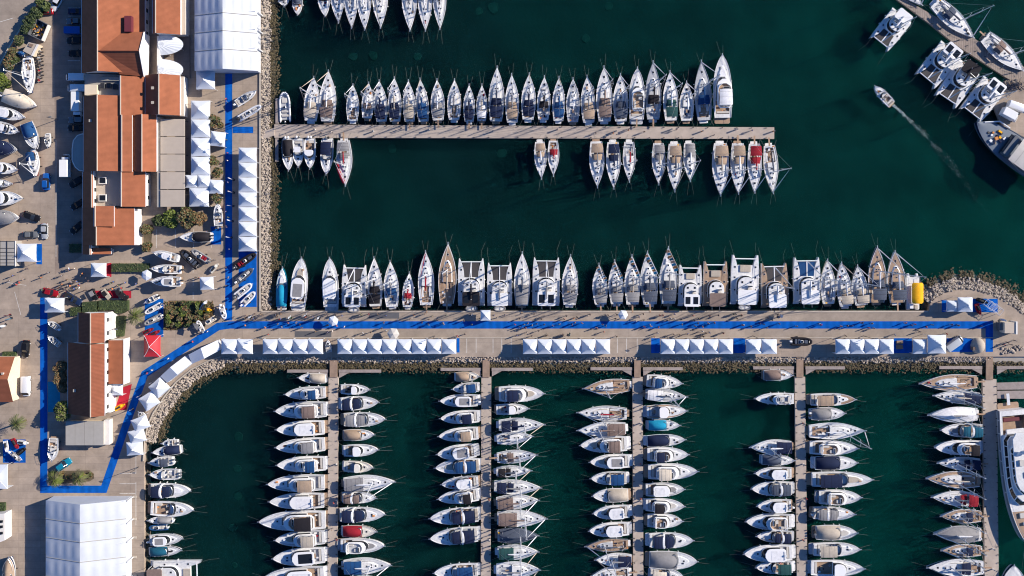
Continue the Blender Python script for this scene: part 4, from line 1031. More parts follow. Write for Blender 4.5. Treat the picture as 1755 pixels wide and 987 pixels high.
# wake behind the small boat under way
mb = MB(); r = random.Random(5)
for i in range(1500):
    k = r.random() ** 1.5; px = 1531 + k * 165; py = 180 + k * 190 - 22 * sin(k * pi) * .6; sp = .9 + 2.6 * min(1, k * 1.6)
    a = P(px + r.gauss(0, sp), py + r.gauss(0, sp), ZW); sz = r.uniform(.02, .17) * (1 - .75 * k); an = r.uniform(0, pi)
    if r.random() < .25 + .45 * k or (k > .06 and sin(k * 60 + 2 * sin(k * 23)) < -.55): continue
    mb.fru([(a[0] + sz * (1 + .6 * cos(3 * q)) * cos(q + an), a[1] + sz * .6 * sin(q + an)) for q in [2 * pi * j / 6 for j in range(6)]], [(a[0] + sz * .5 * cos(q + an), a[1] + sz * .3 * sin(q + an)) for q in [2 * pi * j / 6 for j in range(6)]], ZW - .02, ZW + .04, 'foam')
o = mb.build('wake', smooth=False); tag(o, 'white foamy wake trailing behind the small boat under way', None, None, 'stuff')

# ------------------------------------------------ buildings
def bpoly(mb, pts, m):
    """face from (px, py, z) corners, turned upward"""
    vs = [P(*p) for p in pts]; a = sum(vs[i - 1][0] * vs[i][1] - vs[i][0] * vs[i - 1][1] for i in range(len(vs)))
    if a < 0: vs = vs[::-1]
    mb.add(vs, [tuple(range(len(vs)))], m)
class Bld:
    def __init__(s, label, anchor, name='building', cat='building', group=None):
        s.p0 = P(*anchor); s.t = thing(name, label, cat, s.p0, 0, group)
    def put(s, mb, name, **k):
        mb.v = [(x - s.p0[0], y - s.p0[1], z) for x, y, z in mb.v]; return mb.build(name, s.t, **k)
    def block(s, pts, z0, z1, m, name='wall', top=None):
        mb = MB(); px_prism(mb, pts, z0, z1, m, top); return s.put(mb, name, smooth=False)
    def gable(s, xw, xr, xe, y0, y1, ze_w, zr, ze_e, m='roof_tile', th=.22, over=.35, wall='plaster_white'):
        """ridge running down the picture: pixel x of west eave, ridge, east eave"""
        A = [P(xw, y0, ze_w)[0], P(xr, y0, zr)[0], P(xe, y0, ze_e)[0]]
        Y0, Y1 = P(xr, y0, ze_w)[1], P(xr, y1, ze_w)[1]
        sec = [(A[0], ze_w), (A[1], zr), (A[2], ze_e)]
        for q, (p, e) in enumerate(((sec[0], sec[1]), (sec[1], sec[2]))):
            mb = MB(); vs = []
            for y in (Y0, Y1):
                vs += [(p[0], y, p[1]), (e[0], y, e[1]), (p[0], y, p[1] - th), (e[0], y, e[1] - th)]
            mb.add(vs, [(0, 4, 5, 1), (2, 3, 7, 6), (0, 1, 3, 2), (4, 6, 7, 5), (0, 2, 6, 4), (1, 5, 7, 3)], m); s.put(mb, 'roof_slope', smooth=False)
        rb = MB(); rb.tube((A[1], Y0 + .02, zr + .02), (A[1], Y1 - .02, zr + .02), .16, 'panel_beige', n=6); s.put(rb, 'ridge_cap')
        wb = MB(); x0, x1 = A[0] + over, A[2] - over; ya, yb = Y0 - over, Y1 + over
        zw = lambda x: (ze_w + (zr - ze_w) * (x - A[0]) / (A[1] - A[0]) if x < A[1] else zr + (ze_e - zr) * (x - A[1]) / (A[2] - A[1])) - th - .02
        prof = [(x0, 0), (x1, 0), (x1, zw(x1)), (A[1], zr - th - .02), (x0, zw(x0))]
        vs = [(x, ya, z) for x, z in prof] + [(x, yb, z) for x, z in prof]
        wb.add(vs, [(0, 1, 2, 3, 4), (9, 8, 7, 6, 5)] + [(i, 5 + i, 5 + (i + 1) % 5, (i + 1) % 5) for i in range(5)], wall); s.put(wb, 'wall', smooth=False)
        # windows on the east wall
        n = max(1, int(abs(Y0 - Y1) / 3.2))
        for i in range(n):
            y = ya + (yb - ya) * (i + .5) / n
            for zc in ([1.6, 4.2] if ze_e > 5 else [1.6]):
                w_ = MB(); w_.box((x1 + .03, y, zc), (.10, 1.25, 1.35), 'plaster_white'); w_.box((x1 + .06, y, zc), (.08, 1.05, 1.15), 'glass'); s.put(w_, 'window')
        gb = MB(); gb.tube((A[0] - .05, Y0, ze_w - .12), (A[0] - .05, Y1, ze_w - .12), .09, 'aluminium', n=5); gb.tube((A[2] + .05, Y0, ze_e - .12), (A[2] + .05, Y1, ze_e - .12), .09, 'aluminium', n=5); s.put(gb, 'gutter')
    def vent(s, px, py, z, m='plaster_white', w=.55, h=.9):
        mb = MB(); a = P(px, py, z); mb.box((a[0], a[1], a[2] - .2 + h / 2 - .3), (w, w, h), m); mb.box((a[0], a[1], a[2] + h - .43), (w + .2, w + .2, .1), 'stone'); s.put(mb, 'chimney')

b = Bld('large hall with a broad orange tiled roof and maroon skylight at top left', (190, 60))
b.gable(140, 167, 248, -60, 125, 5.2, 8.6, 3.9)
mb = MB(); px_prism(mb, [(213, 27), (225, 27), (225, 54), (213, 54)], 5.5, 7.0, 'canvas_maroon', zm=7); b.put(mb, 'skylight', smooth=False)
# cross gable; shade painted into its south slope as browner tile
zr = 9.2
for nm, pts, m in (('roof_slope', [(169, 87, 8.5), (239, 87, zr), (247, 55, 6.2), (212, 54, 6.2)], 'roof_tile'), ('roof_slope', [(169, 87, 8.5), (205, 127, 6.0), (247, 131, 5.4), (239, 87, zr)], 'roof_tile_brown_and_shade')):
    mb = MB(); bpoly(mb, pts, m); b.put(mb, nm, smooth=False)
mb = MB(); vs = [P(238.5, 87, zr - .1), P(246.5, 56, 6.1), P(246.5, 130, 5.3)]; vs += [(x, y, 2.0) for x, y, z in vs[1:]][::-1]
mb.add(vs, [(0, 1, 4, 3, 2)], 'plaster_white'); b.put(mb, 'gable_wall', smooth=False)
mb = MB(); mb.path([P(247, 55, 6.3), P(239, 87, zr + .1), P(247, 131, 5.5)], .22, 'plaster_white', n=4); b.put(mb, 'barge_board', smooth=False)
mb = MB(); mb.path([P(169, 87, 8.6), P(239, 87, zr + .06)], .16, 'roof_tile_brown_and_shade', n=6); b.put(mb, 'ridge_cap')
b = Bld('orange-roofed wing with white east front beside the big white marquee', (288, 28))
b.gable(262, 266.5, 309, -60, 57, 6.6, 7.2, 5.0)
b.block([(310, -60), (318, -60), (318, 59), (310, 59)], 0, 3.1, 'plaster_white', 'terrace', 'panel_beige')
b = Bld('two half-round white awning terrace between the orange-roofed wings', (290, 98), name='terrace_awning', cat='awning')
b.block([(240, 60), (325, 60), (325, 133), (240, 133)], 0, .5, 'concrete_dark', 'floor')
for cy, sg in ((76, 1), (119, 1)):
    mb = MB(); c = P(272, cy, 3.2); rx, ry = 41 * S, 18 * S; rows = []
    for i in range(5):
        k = i / 4; rows.append([(c[0] + rx * k * cos(a), c[1] + ry * k * sin(a), 3.9 - 1.0 * k ** 1.6 + .06 * (j % 2)) for j, a in enumerate([-pi / 2 + pi * j / 22 for j in range(23)])])
    mb.grid(rows, 'tent_pvc'); b.put(mb, 'awning', ang=10)
    for a in (-1.2, -.4, .4, 1.2):
        mb = MB(); mb.tube((c[0] + rx * .96 * cos(a), c[1] + ry * .96 * sin(a), .5), (c[0] + rx * .96 * cos(a), c[1] + ry * .96 * sin(a), 2.9), .06, 'aluminium', n=6); b.put(mb, 'post')
b.block([(269, 62), (273, 62), (273, 130), (269, 130)], .5, 3.6, 'plaster_white', 'wall')
b = Bld('double-gabled orange-roofed block between the terrace and the beige canopies', (255, 165))
b.gable(205, 206.5, 249, 130, 197, 6.3, 6.8, 4.6)
b.gable(249, 272, 308, 129, 198, 4.7, 7.6, 4.9)
b.vent(262.5, 151, 6.6); b.vent(262.5, 176, 6.6)
b.block([(308.5, 131), (315, 131), (315, 199), (308.5, 199)], 0, 2.9, 'plaster_white', 'balcony', 'panel_beige')
b = Bld('long hall with a narrow dark west slope and orange roof planes', (190, 290))
b.gable(143, 166.5, 208, 165, 294, 4.8, 8.0, 6.2)
b.gable(207.5, 208.5, 226, 197, 294, 6.4, 6.9, 6.0)
b.gable(226, 243, 268, 197, 294.5, 4.8, 6.8, 5.0)
b.vent(156, 207, 6.4)
b.block([(224, 200), (228, 200), (228, 294), (224, 294)], 0, 4.2, 'plaster_white')
b = Bld('orange-roofed annex with a sunken roof terrace and two skylight boxes', (190, 330))
b.gable(207, 208, 249, 293, 354, 6.0, 6.4, 4.6)
b.gable(141.5, 157, 159.5, 294, 356, 4.4, 6.6, 6.1)
b.gable(141, 154, 156, 420, 436, 4.2, 5.8, 5.4)
b.block([(157, 293), (207, 293), (207, 353), (157, 353)], 0, 3.6, 'plaster_white', 'roof_terrace', 'panel_beige')
b.block([(157, 293), (160.5, 293), (160.5, 353), (157, 353)], 3.6, 4.7, 'plaster_white', 'parapet')
for y in (303, 333):
    b.block([(169, y), (182, y), (182, y + 12), (169, y + 12)], 3.6, 4.3, 'plaster_white', 'skylight_box'); b.block([(170.5, y + 1.4), (180.5, y + 1.4), (180.5, y + 10.6), (170.5, y + 10.6)], 4.3, 4.36, 'glass', 'skylight')
b = Bld('lower orange-roofed wing with a raised roof box at its corner', (198, 388))
b.gable(141, 165, 230, 356, 420, 4.5, 7.2, 4.4)
b.gable(161, 163, 195, 353, 388, 7.0, 7.5, 6.6)
b.block([(230, 358), (236, 358), (236, 420), (230, 420)], 0, 2.9, 'plaster_white', 'balcony')
b.gable(154, 156, 190, 425, 435.5, 3.0, 3.6, 2.6)
b = Bld('roof-plant deck with ventilation boxes between two orange roofs', (176, 146), name='service_building')
b.block([(145, 126), (206, 128), (206, 166), (145, 163)], 0, 3.4, 'plaster_cream', 'wall', 'panel_grey')
b.block([(145, 145), (166, 145), (166, 161), (145, 163)], 3.4, 4.6, 'plaster_cream', 'stair_head')
for x, y in ((172, 142), (182, 142), (193, 144)): b.block([(x, y), (x + 7, y), (x + 7, y + 9), (x, y + 9)], 3.4, 4.4, 'paint_grey', 'ventilation_unit', 'dark_metal')
b.block([(172, 132), (204, 132), (204, 138), (172, 138)], 3.4, 4.1, 'panel_grey', 'duct')
b = Bld('flat shelter roofed with five beige panels beside the white tents', (296, 280), name='panel_canopy', cat='canopy')
for i in range(5):
    y = 204 + i * 30.3
    b.block([(275, y), (316.5, y), (316.5, y + 29), (275, y + 29)], 3.3, 3.55, 'panel_beige', 'roof_panel')
b.block([(269, 200), (274.6, 200), (274.6, 355), (269, 355)], 0, 3.2, 'panel_grey', 'gutter_wall')
for x in (277, 315):
    for y in (206, 235, 265, 295, 326, 353):
        mb = MB(); a = P(x, y, 3.3); mb.tube((a[0], a[1], 0), (a[0], a[1], 3.3), .1, 'dark_metal', n=6); b.put(mb, 'post')
b = Bld('curved white-edged entrance porch on the shaded west side of the long hall', (136, 263), name='entrance_porch', cat='porch')
mb = MB(); pts = [P(143, 229, 2.9), P(133, 232, 2.9), P(126, 241, 2.9), P(124, 255, 2.9), P(124, 275, 2.9), P(129, 286, 2.9), P(136, 292, 2.9), P(143, 293, 2.9)]
px_prism(mb, [(143, 229), (133, 232), (126, 241), (124, 255), (124, 275), (129, 286), (136, 292), (143, 293)], 2.6, 2.9, 'panel_grey'); b.put(mb, 'roof', smooth=False)
mb = MB(); mb.path([(x, y, 2.98) for x, y, z in pts], .14, 'plaster_white', n=5); b.put(mb, 'rim')
for x, y in ((127, 243), (125.5, 270), (134, 289)):
    mb = MB(); a = P(x, y, 2.6); mb.tube((a[0], a[1], 0), (a[0], a[1], 2.6), .1, 'plaster_white', n=8); b.put(mb, 'column')

b = Bld('brown-roofed building with a white parapet ringed by the blue carpet', (160, 625))
b.gable(134, 155, 179, 535.5, 586.5, 6.4, 8.9, 6.9, m='roof_tile_brown_and_shade')
b.gable(116.5, 155, 179, 586.8, 709, 4.3, 8.9, 6.9, m='roof_tile_brown_and_shade')
b.block([(186, 583), (211, 583), (211, 658), (186, 658)], 0, 3.9, 'plaster_white', 'lower_wing', 'roof_tile')
b.block([(211, 581), (212.5, 581), (212.5, 659), (211, 659)], 0, 4.0, 'plaster_white', 'parapet_wall', 'plaster_white')
b.block([(185.5, 535), (192, 540), (192, 581), (185.5, 581)], 0, 3.6, 'plaster_white', 'porch')
b.block([(185.5, 659.5), (190, 659.5), (190, 707), (185.5, 707)], 0, 3.4, 'plaster_white', 'stair')
b.vent(129, 669, 5.5)
b = Bld('small house with a worn orange roof and cream gable at the left edge', (15, 650), name='house', cat='house')
for nm, pts, m in (('roof_slope', [(-60, 611, 3.4), (25.5, 611, 3.4), (13, 650, 5.8), (-60, 650, 5.8)], 'roof_tile'), ('roof_slope', [(-60, 650, 5.8), (13, 650, 5.8), (22.5, 689, 3.4), (-60, 689, 3.4)], 'roof_tile_brown_and_shade')):  # shade of the lower, south-facing slope put into its browner tile
    mb = MB(); bpoly(mb, pts, m); b.put(mb, nm, smooth=False)
mb = MB(); vs = [P(24.5, 612.5, 3.3), P(12.5, 650, 5.65), P(21.5, 687.5, 3.3)]; vs = vs + [(vs[2][0], vs[2][1], 0), (vs[0][0], vs[0][1], 0)]
mb.add(vs, [(0, 1, 2, 3, 4)], 'plaster_cream'); k0, k2 = vs[0], vs[2]; mb.add([k0, (k0[0] - 12, k0[1], 3.3), (k0[0] - 12, k0[1], 0), vs[4], k2, (k2[0] - 12, k2[1], 3.3), (k2[0] - 12, k2[1], 0), vs[3]], [(0, 1, 2, 3), (4, 7, 6, 5)], 'plaster_cream'); b.put(mb, 'wall', smooth=False)
b.vent(5, 640, 5.4, w=.4, h=.7)
b = Bld('white stair-fronted building cut by the left edge below', (0, 910), name='white_building')
b.block([(-40, 886), (8, 880), (8, 926), (-40, 945)], 0, 3.5, 'plaster_white')
for y in (892, 901, 912): b.block([(-3, y), (4, y), (4, y + 4), (-3, y + 4)], 3.5, 3.9, 'glass', 'skylight')
b = Bld('beige four-panel pavilion above the lower planting bed', (148, 744), name='pavilion', cat='pavilion')
for i in range(4):
    x = 112.5 + i * 16.2; b.block([(x, 722), (x + 15.8, 722), (x + 15.8, 763), (x, 763)], 3.0, 3.3, 'panel_grey', 'roof_panel')
b.block([(114, 724), (175, 724), (175, 761), (114, 761)], 0, 2.95, 'plaster_cream')
b.block([(178, 720), (187, 720), (187, 762), (178, 762)], 0, 2.2, 'plaster_white', 'stair')
b = Bld('grey grid-framed shed roof at the left edge beside a tent', (13, 435), name='frame_shed', cat='shed')
b.block([(-20, 413), (27, 413), (27, 456), (-20, 456)], 0, 3.0, 'panel_grey', 'roof')
for x in (-14, -1, 11, 25.5): b.block([(x, 412.6), (x + 1.2, 412.6), (x + 1.2, 456.5), (x, 456.5)], 3.0, 3.14, 'dark_metal' if x < 20 else 'plaster_white', 'rafter')
for y in (413, 425, 432, 438, 444, 450, 455): b.block([(-20, y), (26, y), (26, y + .8), (-20, y + .8)], 3.0, 3.08, 'dark_metal', 'purlin')
b = Bld('cream service kiosk with roof units at the promenade end', (1735, 562), name='kiosk', cat='kiosk')
b.block([(1722, 552.5), (1741, 552.5), (1741, 571), (1722, 571)], 0, 2.7, 'plaster_cream', 'wall', 'panel_beige'); b.block([(1714, 553), (1721.6, 553), (1721.6, 566), (1714, 566)], 0, 1.8, 'paint_grey', 'power_unit'); b.block([(1741.3, 551), (1744, 551), (1744, 573), (1741.3, 573)], 0, 2.9, 'plaster_white', 'canopy')
b = Bld('open-topped grey skip full of rubble beside the shaded yard', (65, 52), name='rubble_skip', cat='skip')
sk = [(63, 32), (82, 42), (71, 69), (47.5, 58)]
b.block(sk, 0, .3, 'paint_grey', 'floor')
for i in range(4):
    a, c = sk[i], sk[(i + 1) % 4]; mb = MB(); p, q = P(*a, 2), P(*c, 2); L = hypot(q[0] - p[0], q[1] - p[1]); mb.box(((p[0] + q[0]) / 2, (p[1] + q[1]) / 2, 1.15), (L, .18, 1.7), 'plaster_white' if i == 1 else 'paint_grey', atan2(q[1] - p[1], q[0] - p[0])); b.put(mb, 'side')
mb = MB(); r = random.Random(3)
for i in range(60):
    u, v_ = r.uniform(.12, .88), r.uniform(.1, .9); x = sk[0][0] * (1 - u) * (1 - v_) + sk[1][0] * u * (1 - v_) + sk[2][0] * u * v_ + sk[3][0] * (1 - u) * v_; y = sk[0][1] * (1 - u) * (1 - v_) + sk[1][1] * u * (1 - v_) + sk[2][1] * u * v_ + sk[3][1] * (1 - u) * v_
    a = P(x, y, .6); mb.box((a[0], a[1], r.uniform(.4, 1.0)), (r.uniform(.2, .9), r.uniform(.2, .5), r.uniform(.1, .4)), r.choice(['canvas_orange', 'wood_plank', 'canvas_yellow', 'dark_metal', 'dark_metal', 'panel_grey', 'paint_grey']), r.uniform(0, 3))
o = b.put(mb, 'rubble', smooth=False); o['kind'] = 'stuff'
b = Bld('small beige flat-roofed hut behind the white skip', (53, 84), name='hut', cat='hut')
b.block([(49, 72), (66, 76), (56, 96), (39, 87)], 0, 2.4, 'plaster_cream', 'wall', 'panel_beige'); b.block([(50, 74), (57, 76), (54, 81), (48, 79)], 2.4, 2.6, 'wood_plank', 'roof_hatch')
b.block([(63, 75.5), (66.5, 76), (56.5, 96), (53, 95)], 2.4, 2.55, 'plaster_white', 'roof_edge')
# ------------------------------------------------ tents
def pagoda(px, py, w, d, label, group, rz=0.0, m='tent_pvc', eave=2.5, rise=1.9, z0=0.0):
    """high-peak marquee: swept four-sided roof, valance, four legs; px,py = roof centre at eave height"""
    a = P(px, py, eave); t = thing('pagoda_tent', label, 'tent', (a[0], a[1], z0), rz, group)
    w, d = w * S * (H - eave) / H, d * S * (H - eave) / H
    mb = MB(); N = 12; rows = []
    for i in range(N + 1):
        r = []
        for j in range(N + 1):
            u, v_ = -1 + 2 * i / N, -1 + 2 * j / N
            k = 1 - max(abs(u), abs(v_)); q = (abs(u) ** 5 + abs(v_) ** 5) ** .2; k2 = max(0, 1 - min(1, q))
            kk = .75 * k + .25 * k2; z = eave + rise * (.42 * kk + .58 * kk ** 2.2)
            edge = max(abs(u), abs(v_)); sc_ = 1 - .03 * (1 - abs(min(abs(u), abs(v_)))) * (edge > .99)
            r.append((u * w / 2 * sc_, v_ * d / 2 * sc_, z))
        rows.append(r)
    mb.grid([r[::1] for r in rows], m)
    for sx in (-1, 1):
        for sy in (-1, 1):
            pts = []
            for i in range(N // 2 + 1): q = rows[N // 2 + sx * i][N // 2 + sy * i]; pts.append((q[0], q[1], q[2] + .02))
            mb.path(pts, .045 if m == 'tent_red' else .03, 'tent_pvc' if m == 'tent_red' else 'aluminium', n=4)
    o = mb.build('roof', t, ang=18)
    vb = MB(); e = [(-w / 2, -d / 2), (w / 2, -d / 2), (w / 2, d / 2), (-w / 2, d / 2)]
    for i in range(4):
        p, q = e[i], e[(i + 1) % 4]; n = 9; top, bot = [], []
        for j in range(n):
            k = j / (n - 1); sc_ = 1 - .03 * (1 - abs(2 * k - 1)); x, y = (p[0] + (q[0] - p[0]) * k) * sc_, (p[1] + (q[1] - p[1]) * k) * sc_
            top.append((x, y, eave)); bot.append((x * 1.005, y * 1.005, eave - .32 - .05 * (j % 2)))
        vb.grid([bot, top], m)
    vb.build('valance', t)
    for x, y in e:
        lb = MB(); lb.tube((x * .97, y * .97, 0), (x * .97, y * .97, eave), .05, 'aluminium', n=6); lb.build('leg', t)
    pb = MB(); pb.tube((0, 0, eave + rise - .1), (0, 0, eave + rise + .22), .05, 'aluminium', n=6); pb.build('finial', t)
    if R.random() < .75:      # back and side walls
        for sd in ((0, 1),):
            wb = MB(); wb.grid([[(-w / 2 * .96, -d / 2 * .96, .02), (w / 2 * .96, -d / 2 * .96, .02)], [(-w / 2 * .96, -d / 2 * .96, eave - .2), (w / 2 * .96, -d / 2 * .96, eave - .2)]], m); wb.build('back_wall', t)
    return t
def tent_row(x0, x1, n, y0, y1, rowname, group, vertical=False, **k):
    for i in range(n):
        if vertical: s_ = (y1 - y0) / n; c = ((x0 + x1) / 2, y0 + s_ * (i + .5)); wd = (x1 - x0, s_)
        else: s_ = (x1 - x0) / n; c = (x0 + s_ * (i + .5), (y0 + y1) / 2); wd = (s_, y1 - y0)
        pagoda(c[0], c[1], wd[0] - .5, wd[1] - .5, f'white peaked tent, {ordw(i)} from the {"top" if vertical else "left"} {rowname}', group, rise=1.9 * R.uniform(.93, 1.06), **k)
GT = 'white peaked exhibition tents'
tent_row(327, 360, 4, 172, 300, 'beside the beige canopies', GT, True, eave=2.8)
tent_row(317, 360, 2, 299.5, 322, 'of the two short tents below them', GT, eave=2.6)
pagoda(341, 338, 33, 32, 'single white peaked tent just above the green shrubs', GT, eave=2.8, rise=2.2)
pagoda(373, 238, 25, 25, 'greyish white tent touching the blue carpet below the small trees', GT, rz=-.12)
pagoda(370, 320, 24, 24, 'greyish white tent right of the two short tents', GT, rz=-.05)
tent_row(408.5, 439.5, 7, 252.5, 431, 'in the column beside the quay rocks', GT, True, eave=2.7)
pagoda(352, 137.5, 32, 31, 'white canopy tent at the foot of the upper marquee', GT, eave=2.7, rise=2.0)
for x0, x1, n, nm in ((379, 433, 2, 'in the first promenade tent pair'), (450, 553.5, 4, 'in the first four-tent promenade row'), (578, 782, 8, 'in the eight-tent promenade row'), (896, 1046, 6, 'in the six-tent promenade row'),
                      (1132, 1256.5, 5, 'in the five-tent promenade row'), (1278.5, 1331.5, 2, 'in the pair after the five-tent row'), (1432, 1532, 4, 'in the last four-tent promenade row')):
    tent_row(x0, x1, n, 581, 607, nm, GT, eave=3.0)
pagoda(1577, 594, 24, 25, 'smaller white tent left of the tallest promenade tent', GT)
pagoda(1606, 590, 31, 32, 'larger tall white tent near the promenade end', GT, eave=3.2, rise=2.6)
pagoda(1632.5, 524.5, 19, 19, 'smaller of two white tents on the breakwater', GT)
pagoda(1654.5, 522, 25, 25, 'larger of two white tents on the breakwater', GT, eave=3.0, rise=2.0)
for i, (x, y, rz) in enumerate([(272.5, 664, .72), (255.5, 687, .58), (240.5, 726, .40), (234.5, 747.5, .26), (230.5, 769, .06)]):
    pagoda(x, y, 27.5, 25.5 if i < 2 else 22.5, f'white peaked tent, {ordw(i)} down the curving rock shore', GT, rz=rz)
pagoda(354, 485.5, 23, 22, 'lone white tent on the display yard beside the boats on trailers', GT, rz=.05)
pagoda(45, 433, 33, 31, 'white tent on a blue mat against the grey framed shed', GT, eave=2.8, rise=2.0)
pagoda(168.5, 462.5, 26, 24, 'white tent beside the clipped green hedge strip', GT)
pagoda(93, 523, 33, 25, 'white tent at the corner of the blue carpet loop', GT, eave=3.2, rise=2.0)
pagoda(200, 667.5, 20, 20, 'small white tent against the brown-roofed building', GT, eave=2.6)
pagoda(260.5, 593, 28, 37, 'red tent with white seams beside the planting bed', 'red display tents', m='tent_red', eave=2.9, rise=2.2)
pagoda(832, 540.5, 17, 18, 'small white square tent standing on the promenade by a catamaran stern', GT, eave=2.5, rise=1.0)
pagoda(-4, 817, 33, 42, 'flat white tent cut by the left edge with a blue side', GT, eave=3.2, rise=.7)

def marquee(label, x0, xr, x1, y0, y1, ze, zr, ribs, group):
    a = P(xr, (y0 + y1) / 2, 0); t = thing('marquee', label, 'marquee', a, 0, group)
    X = [P(x0, 0, ze)[0] - a[0], P(xr, 0, zr)[0] - a[0], P(x1, 0, ze)[0] - a[0]]; Y0, Y1 = P(0, y0, ze)[1] - a[1], P(0, y1, ze)[1] - a[1]
    for k, (xa, za, xb, zb) in enumerate(((X[0], ze, X[1], zr), (X[1], zr, X[2], ze))):
        mb = MB(); ny = (len(ribs) + 1) * 8; nx = 16; rows = []
        rp = [P(0, y, (ze + zr) / 2)[1] - a[1] for y in ribs]; br = [Y0] + rp + [Y1]; rows = []
        for i in range(nx + 1):
            u = i / nx; r = []
            for bi in range(len(br) - 1):
                for j in range(9 if bi == len(br) - 2 else 8):
                    v_ = j / 8; y = br[bi] + (br[bi + 1] - br[bi]) * v_
                    puff = .22 * sin(pi * v_) ** .7 * (.35 + .65 * abs(sin(u * pi * 4)) ** .7) ; r.append((xa + (xb - xa) * u, y, za + (zb - za) * u + puff))
            rows.append(r)
        mb.grid([r[::-1] for r in rows], 'marquee_pvc'); o = mb.build('roof_slope', t, ang=40)
        if o.data.polygons[0].normal.z < 0: o.data.flip_normals()
        fb = MB()
        for y in rp: fb.tube((xa, y, za + .04), (xb, y, zb + .04), .10, 'panel_grey', n=5)
        fb.build('roof_frame', t)
    wb = MB(); prof = [(X[0] + .15, 0), (X[2] - .15, 0), (X[2] - .15, ze - .03), (X[1], zr - .05), (X[0] + .15, ze - .03)]
    vs = [(x, Y0 - .1, z) for x, z in prof] + [(x, Y1 + .1, z) for x, z in prof]
    wb.add(vs, [(0, 1, 2, 3, 4), (9, 8, 7, 6, 5)] + [(i, 5 + i, 5 + (i + 1) % 5, (i + 1) % 5) for i in (0, 1, 4)], 'marquee_pvc'); wb.build('wall', t, smooth=False)
    for y in [Y0 - .3] + [P(0, y, 2)[1] - a[1] for y in ribs]:
        lb = MB(); lb.box((X[2] + .25, y, ze / 2), (.25, .3, ze), 'aluminium'); lb.box((X[2] + .7, y, .1), (1.1, .6, .2), 'stone'); lb.build('buttress', t)
        pb = MB(); pb.tube((X[2] - .3, y + .2, ze + .5), (X[2] - 2.2, y - .15, ze + 1.0), .09, 'aluminium', .03, n=5); pb.build('tie_rod', t)
    return t
marquee('big white marquee above the upper pier entrance', 333.5, 381.5, 441, -45, 121.5, 4.2, 7.7, (-14, 24, 54.5, 86), 'big white marquees')
marquee('big white marquee in the lower left corner', 78.5, 137, 216, 857, 1040, 4.2, 8.2, (893, 925, 959, 991), 'big white marquees')
def flat_tent(label, pts_w, pts_s):
    """plain gabled stall tent on the curved shore; white (east) and shaded (west) slopes given by corners"""
    a = P(pts_w[0][0], pts_w[0][1], 0); t = thing('gabled_tent', label, 'tent', a, 0, 'plain gabled tents on the curved shore')
    for pts, nm in ((pts_w, 'roof_slope'), (pts_s, 'roof_slope')):
        mb = MB(); vs = [P(x, y, z) for x, y, z in pts]; vs = [(x - a[0], y - a[1], z) for x, y, z in vs]; lo = [(x, y, z - .12) for x, y, z in vs]
        ar = sum(vs[i - 1][0] * vs[i][1] - vs[i][0] * vs[i - 1][1] for i in range(4))
        if ar < 0: vs, lo = vs[::-1], lo[::-1]
        mb.add(vs + lo, [(0, 1, 2, 3), (7, 6, 5, 4)] + [(4 + i, 4 + (i + 1) % 4, (i + 1) % 4, i) for i in range(4)], 'tent_pvc'); mb.build(nm, t, smooth=False)
    corners = [p for p in pts_w if p[2] < 3.5] + [p for p in pts_s if p[2] < 3.5]
    c3 = [P(x, y, z) for x, y, z in corners]; cx = sum(p[0] for p in c3) / 4; cy = sum(p[1] for p in c3) / 4
    c3 = sorted(c3, key=lambda p: atan2(p[1] - cy, p[0] - cx)); wl = [(cx + (x - cx) * .95 - a[0], cy + (y - cy) * .95 - a[1]) for x, y, z in c3]
    mb = MB(); mb.fru(wl, wl, 0, 2.7, 'tent_pvc'); mb.build('wall', t, smooth=False)
    for x, y in wl:
        lb = MB(); lb.tube((x * 1.0, y, 0), (x, y, 2.75), .07, 'aluminium', n=5); lb.build('leg', t)
flat_tent('plain white gabled tent nearest the first promenade tent pair', [(344, 596.5, 4.3), (372.4, 583, 2.8), (378, 599.3, 2.8), (350, 614.5, 4.3)], [(344, 596.5, 4.3), (322.8, 607.8, 2.8), (329, 623.4, 2.8), (350, 614.5, 4.3)])
flat_tent('plain white gabled tent lower along the curved rock shore', [(291.5, 629.5, 4.3), (316.5, 610.5, 2.8), (329.5, 622.5, 2.8), (304, 642, 4.3)], [(291.5, 629.5, 4.3), (275, 644.7, 2.8), (286.5, 656, 2.8), (304, 642, 4.3)])

def parasol(px, py, r, label, m='tent_pvc', h=2.7, group=None, n=8):
    a = P(px, py, h); t = thing('parasol', label, 'parasol', (a[0], a[1], 0), R.uniform(0, 1), group)
    mb = MB(); r *= S; rows = []
    for k, z in ((0.03, h + .45), (.35, h + .28), (.7, h + .1), (1, h - .12)):
        rows.append([(r * k * cos(2 * pi * i / n), r * k * sin(2 * pi * i / n), z) for i in range(n + 1)])
    mb.grid(rows, m); mb.build('canopy', t, ang=5)
    mb = MB(); mb.tube((0, 0, 0), (0, 0, h + .5), .04, 'steel', n=6); mb.build('pole', t)
    mb = MB(); mb.tube((0, 0, 0), (0, 0, .15), .4, 'stone', .35, n=10); mb.build('base', t)
GP = 'parasols'
parasol(251, 471.5, 9.5, 'white octagonal parasol beside the clipped hedge', group=GP, n=6)
parasol(571, 550, 9, 'white parasol on the promenade below the two motor yachts', group=GP, n=6)
parasol(1068, 539.5, 8.5, 'white parasol by the sterns of the flagged sailboats', group=GP, n=6)
parasol(674, 572, 10.5, 'pinkish parasol behind the eight-tent row', m='cushion', group=GP, n=6)
parasol(334, 560, 7.5, 'dark grey pointed sunshade below the planting bed', m='tent_grey', group=GP, n=4)

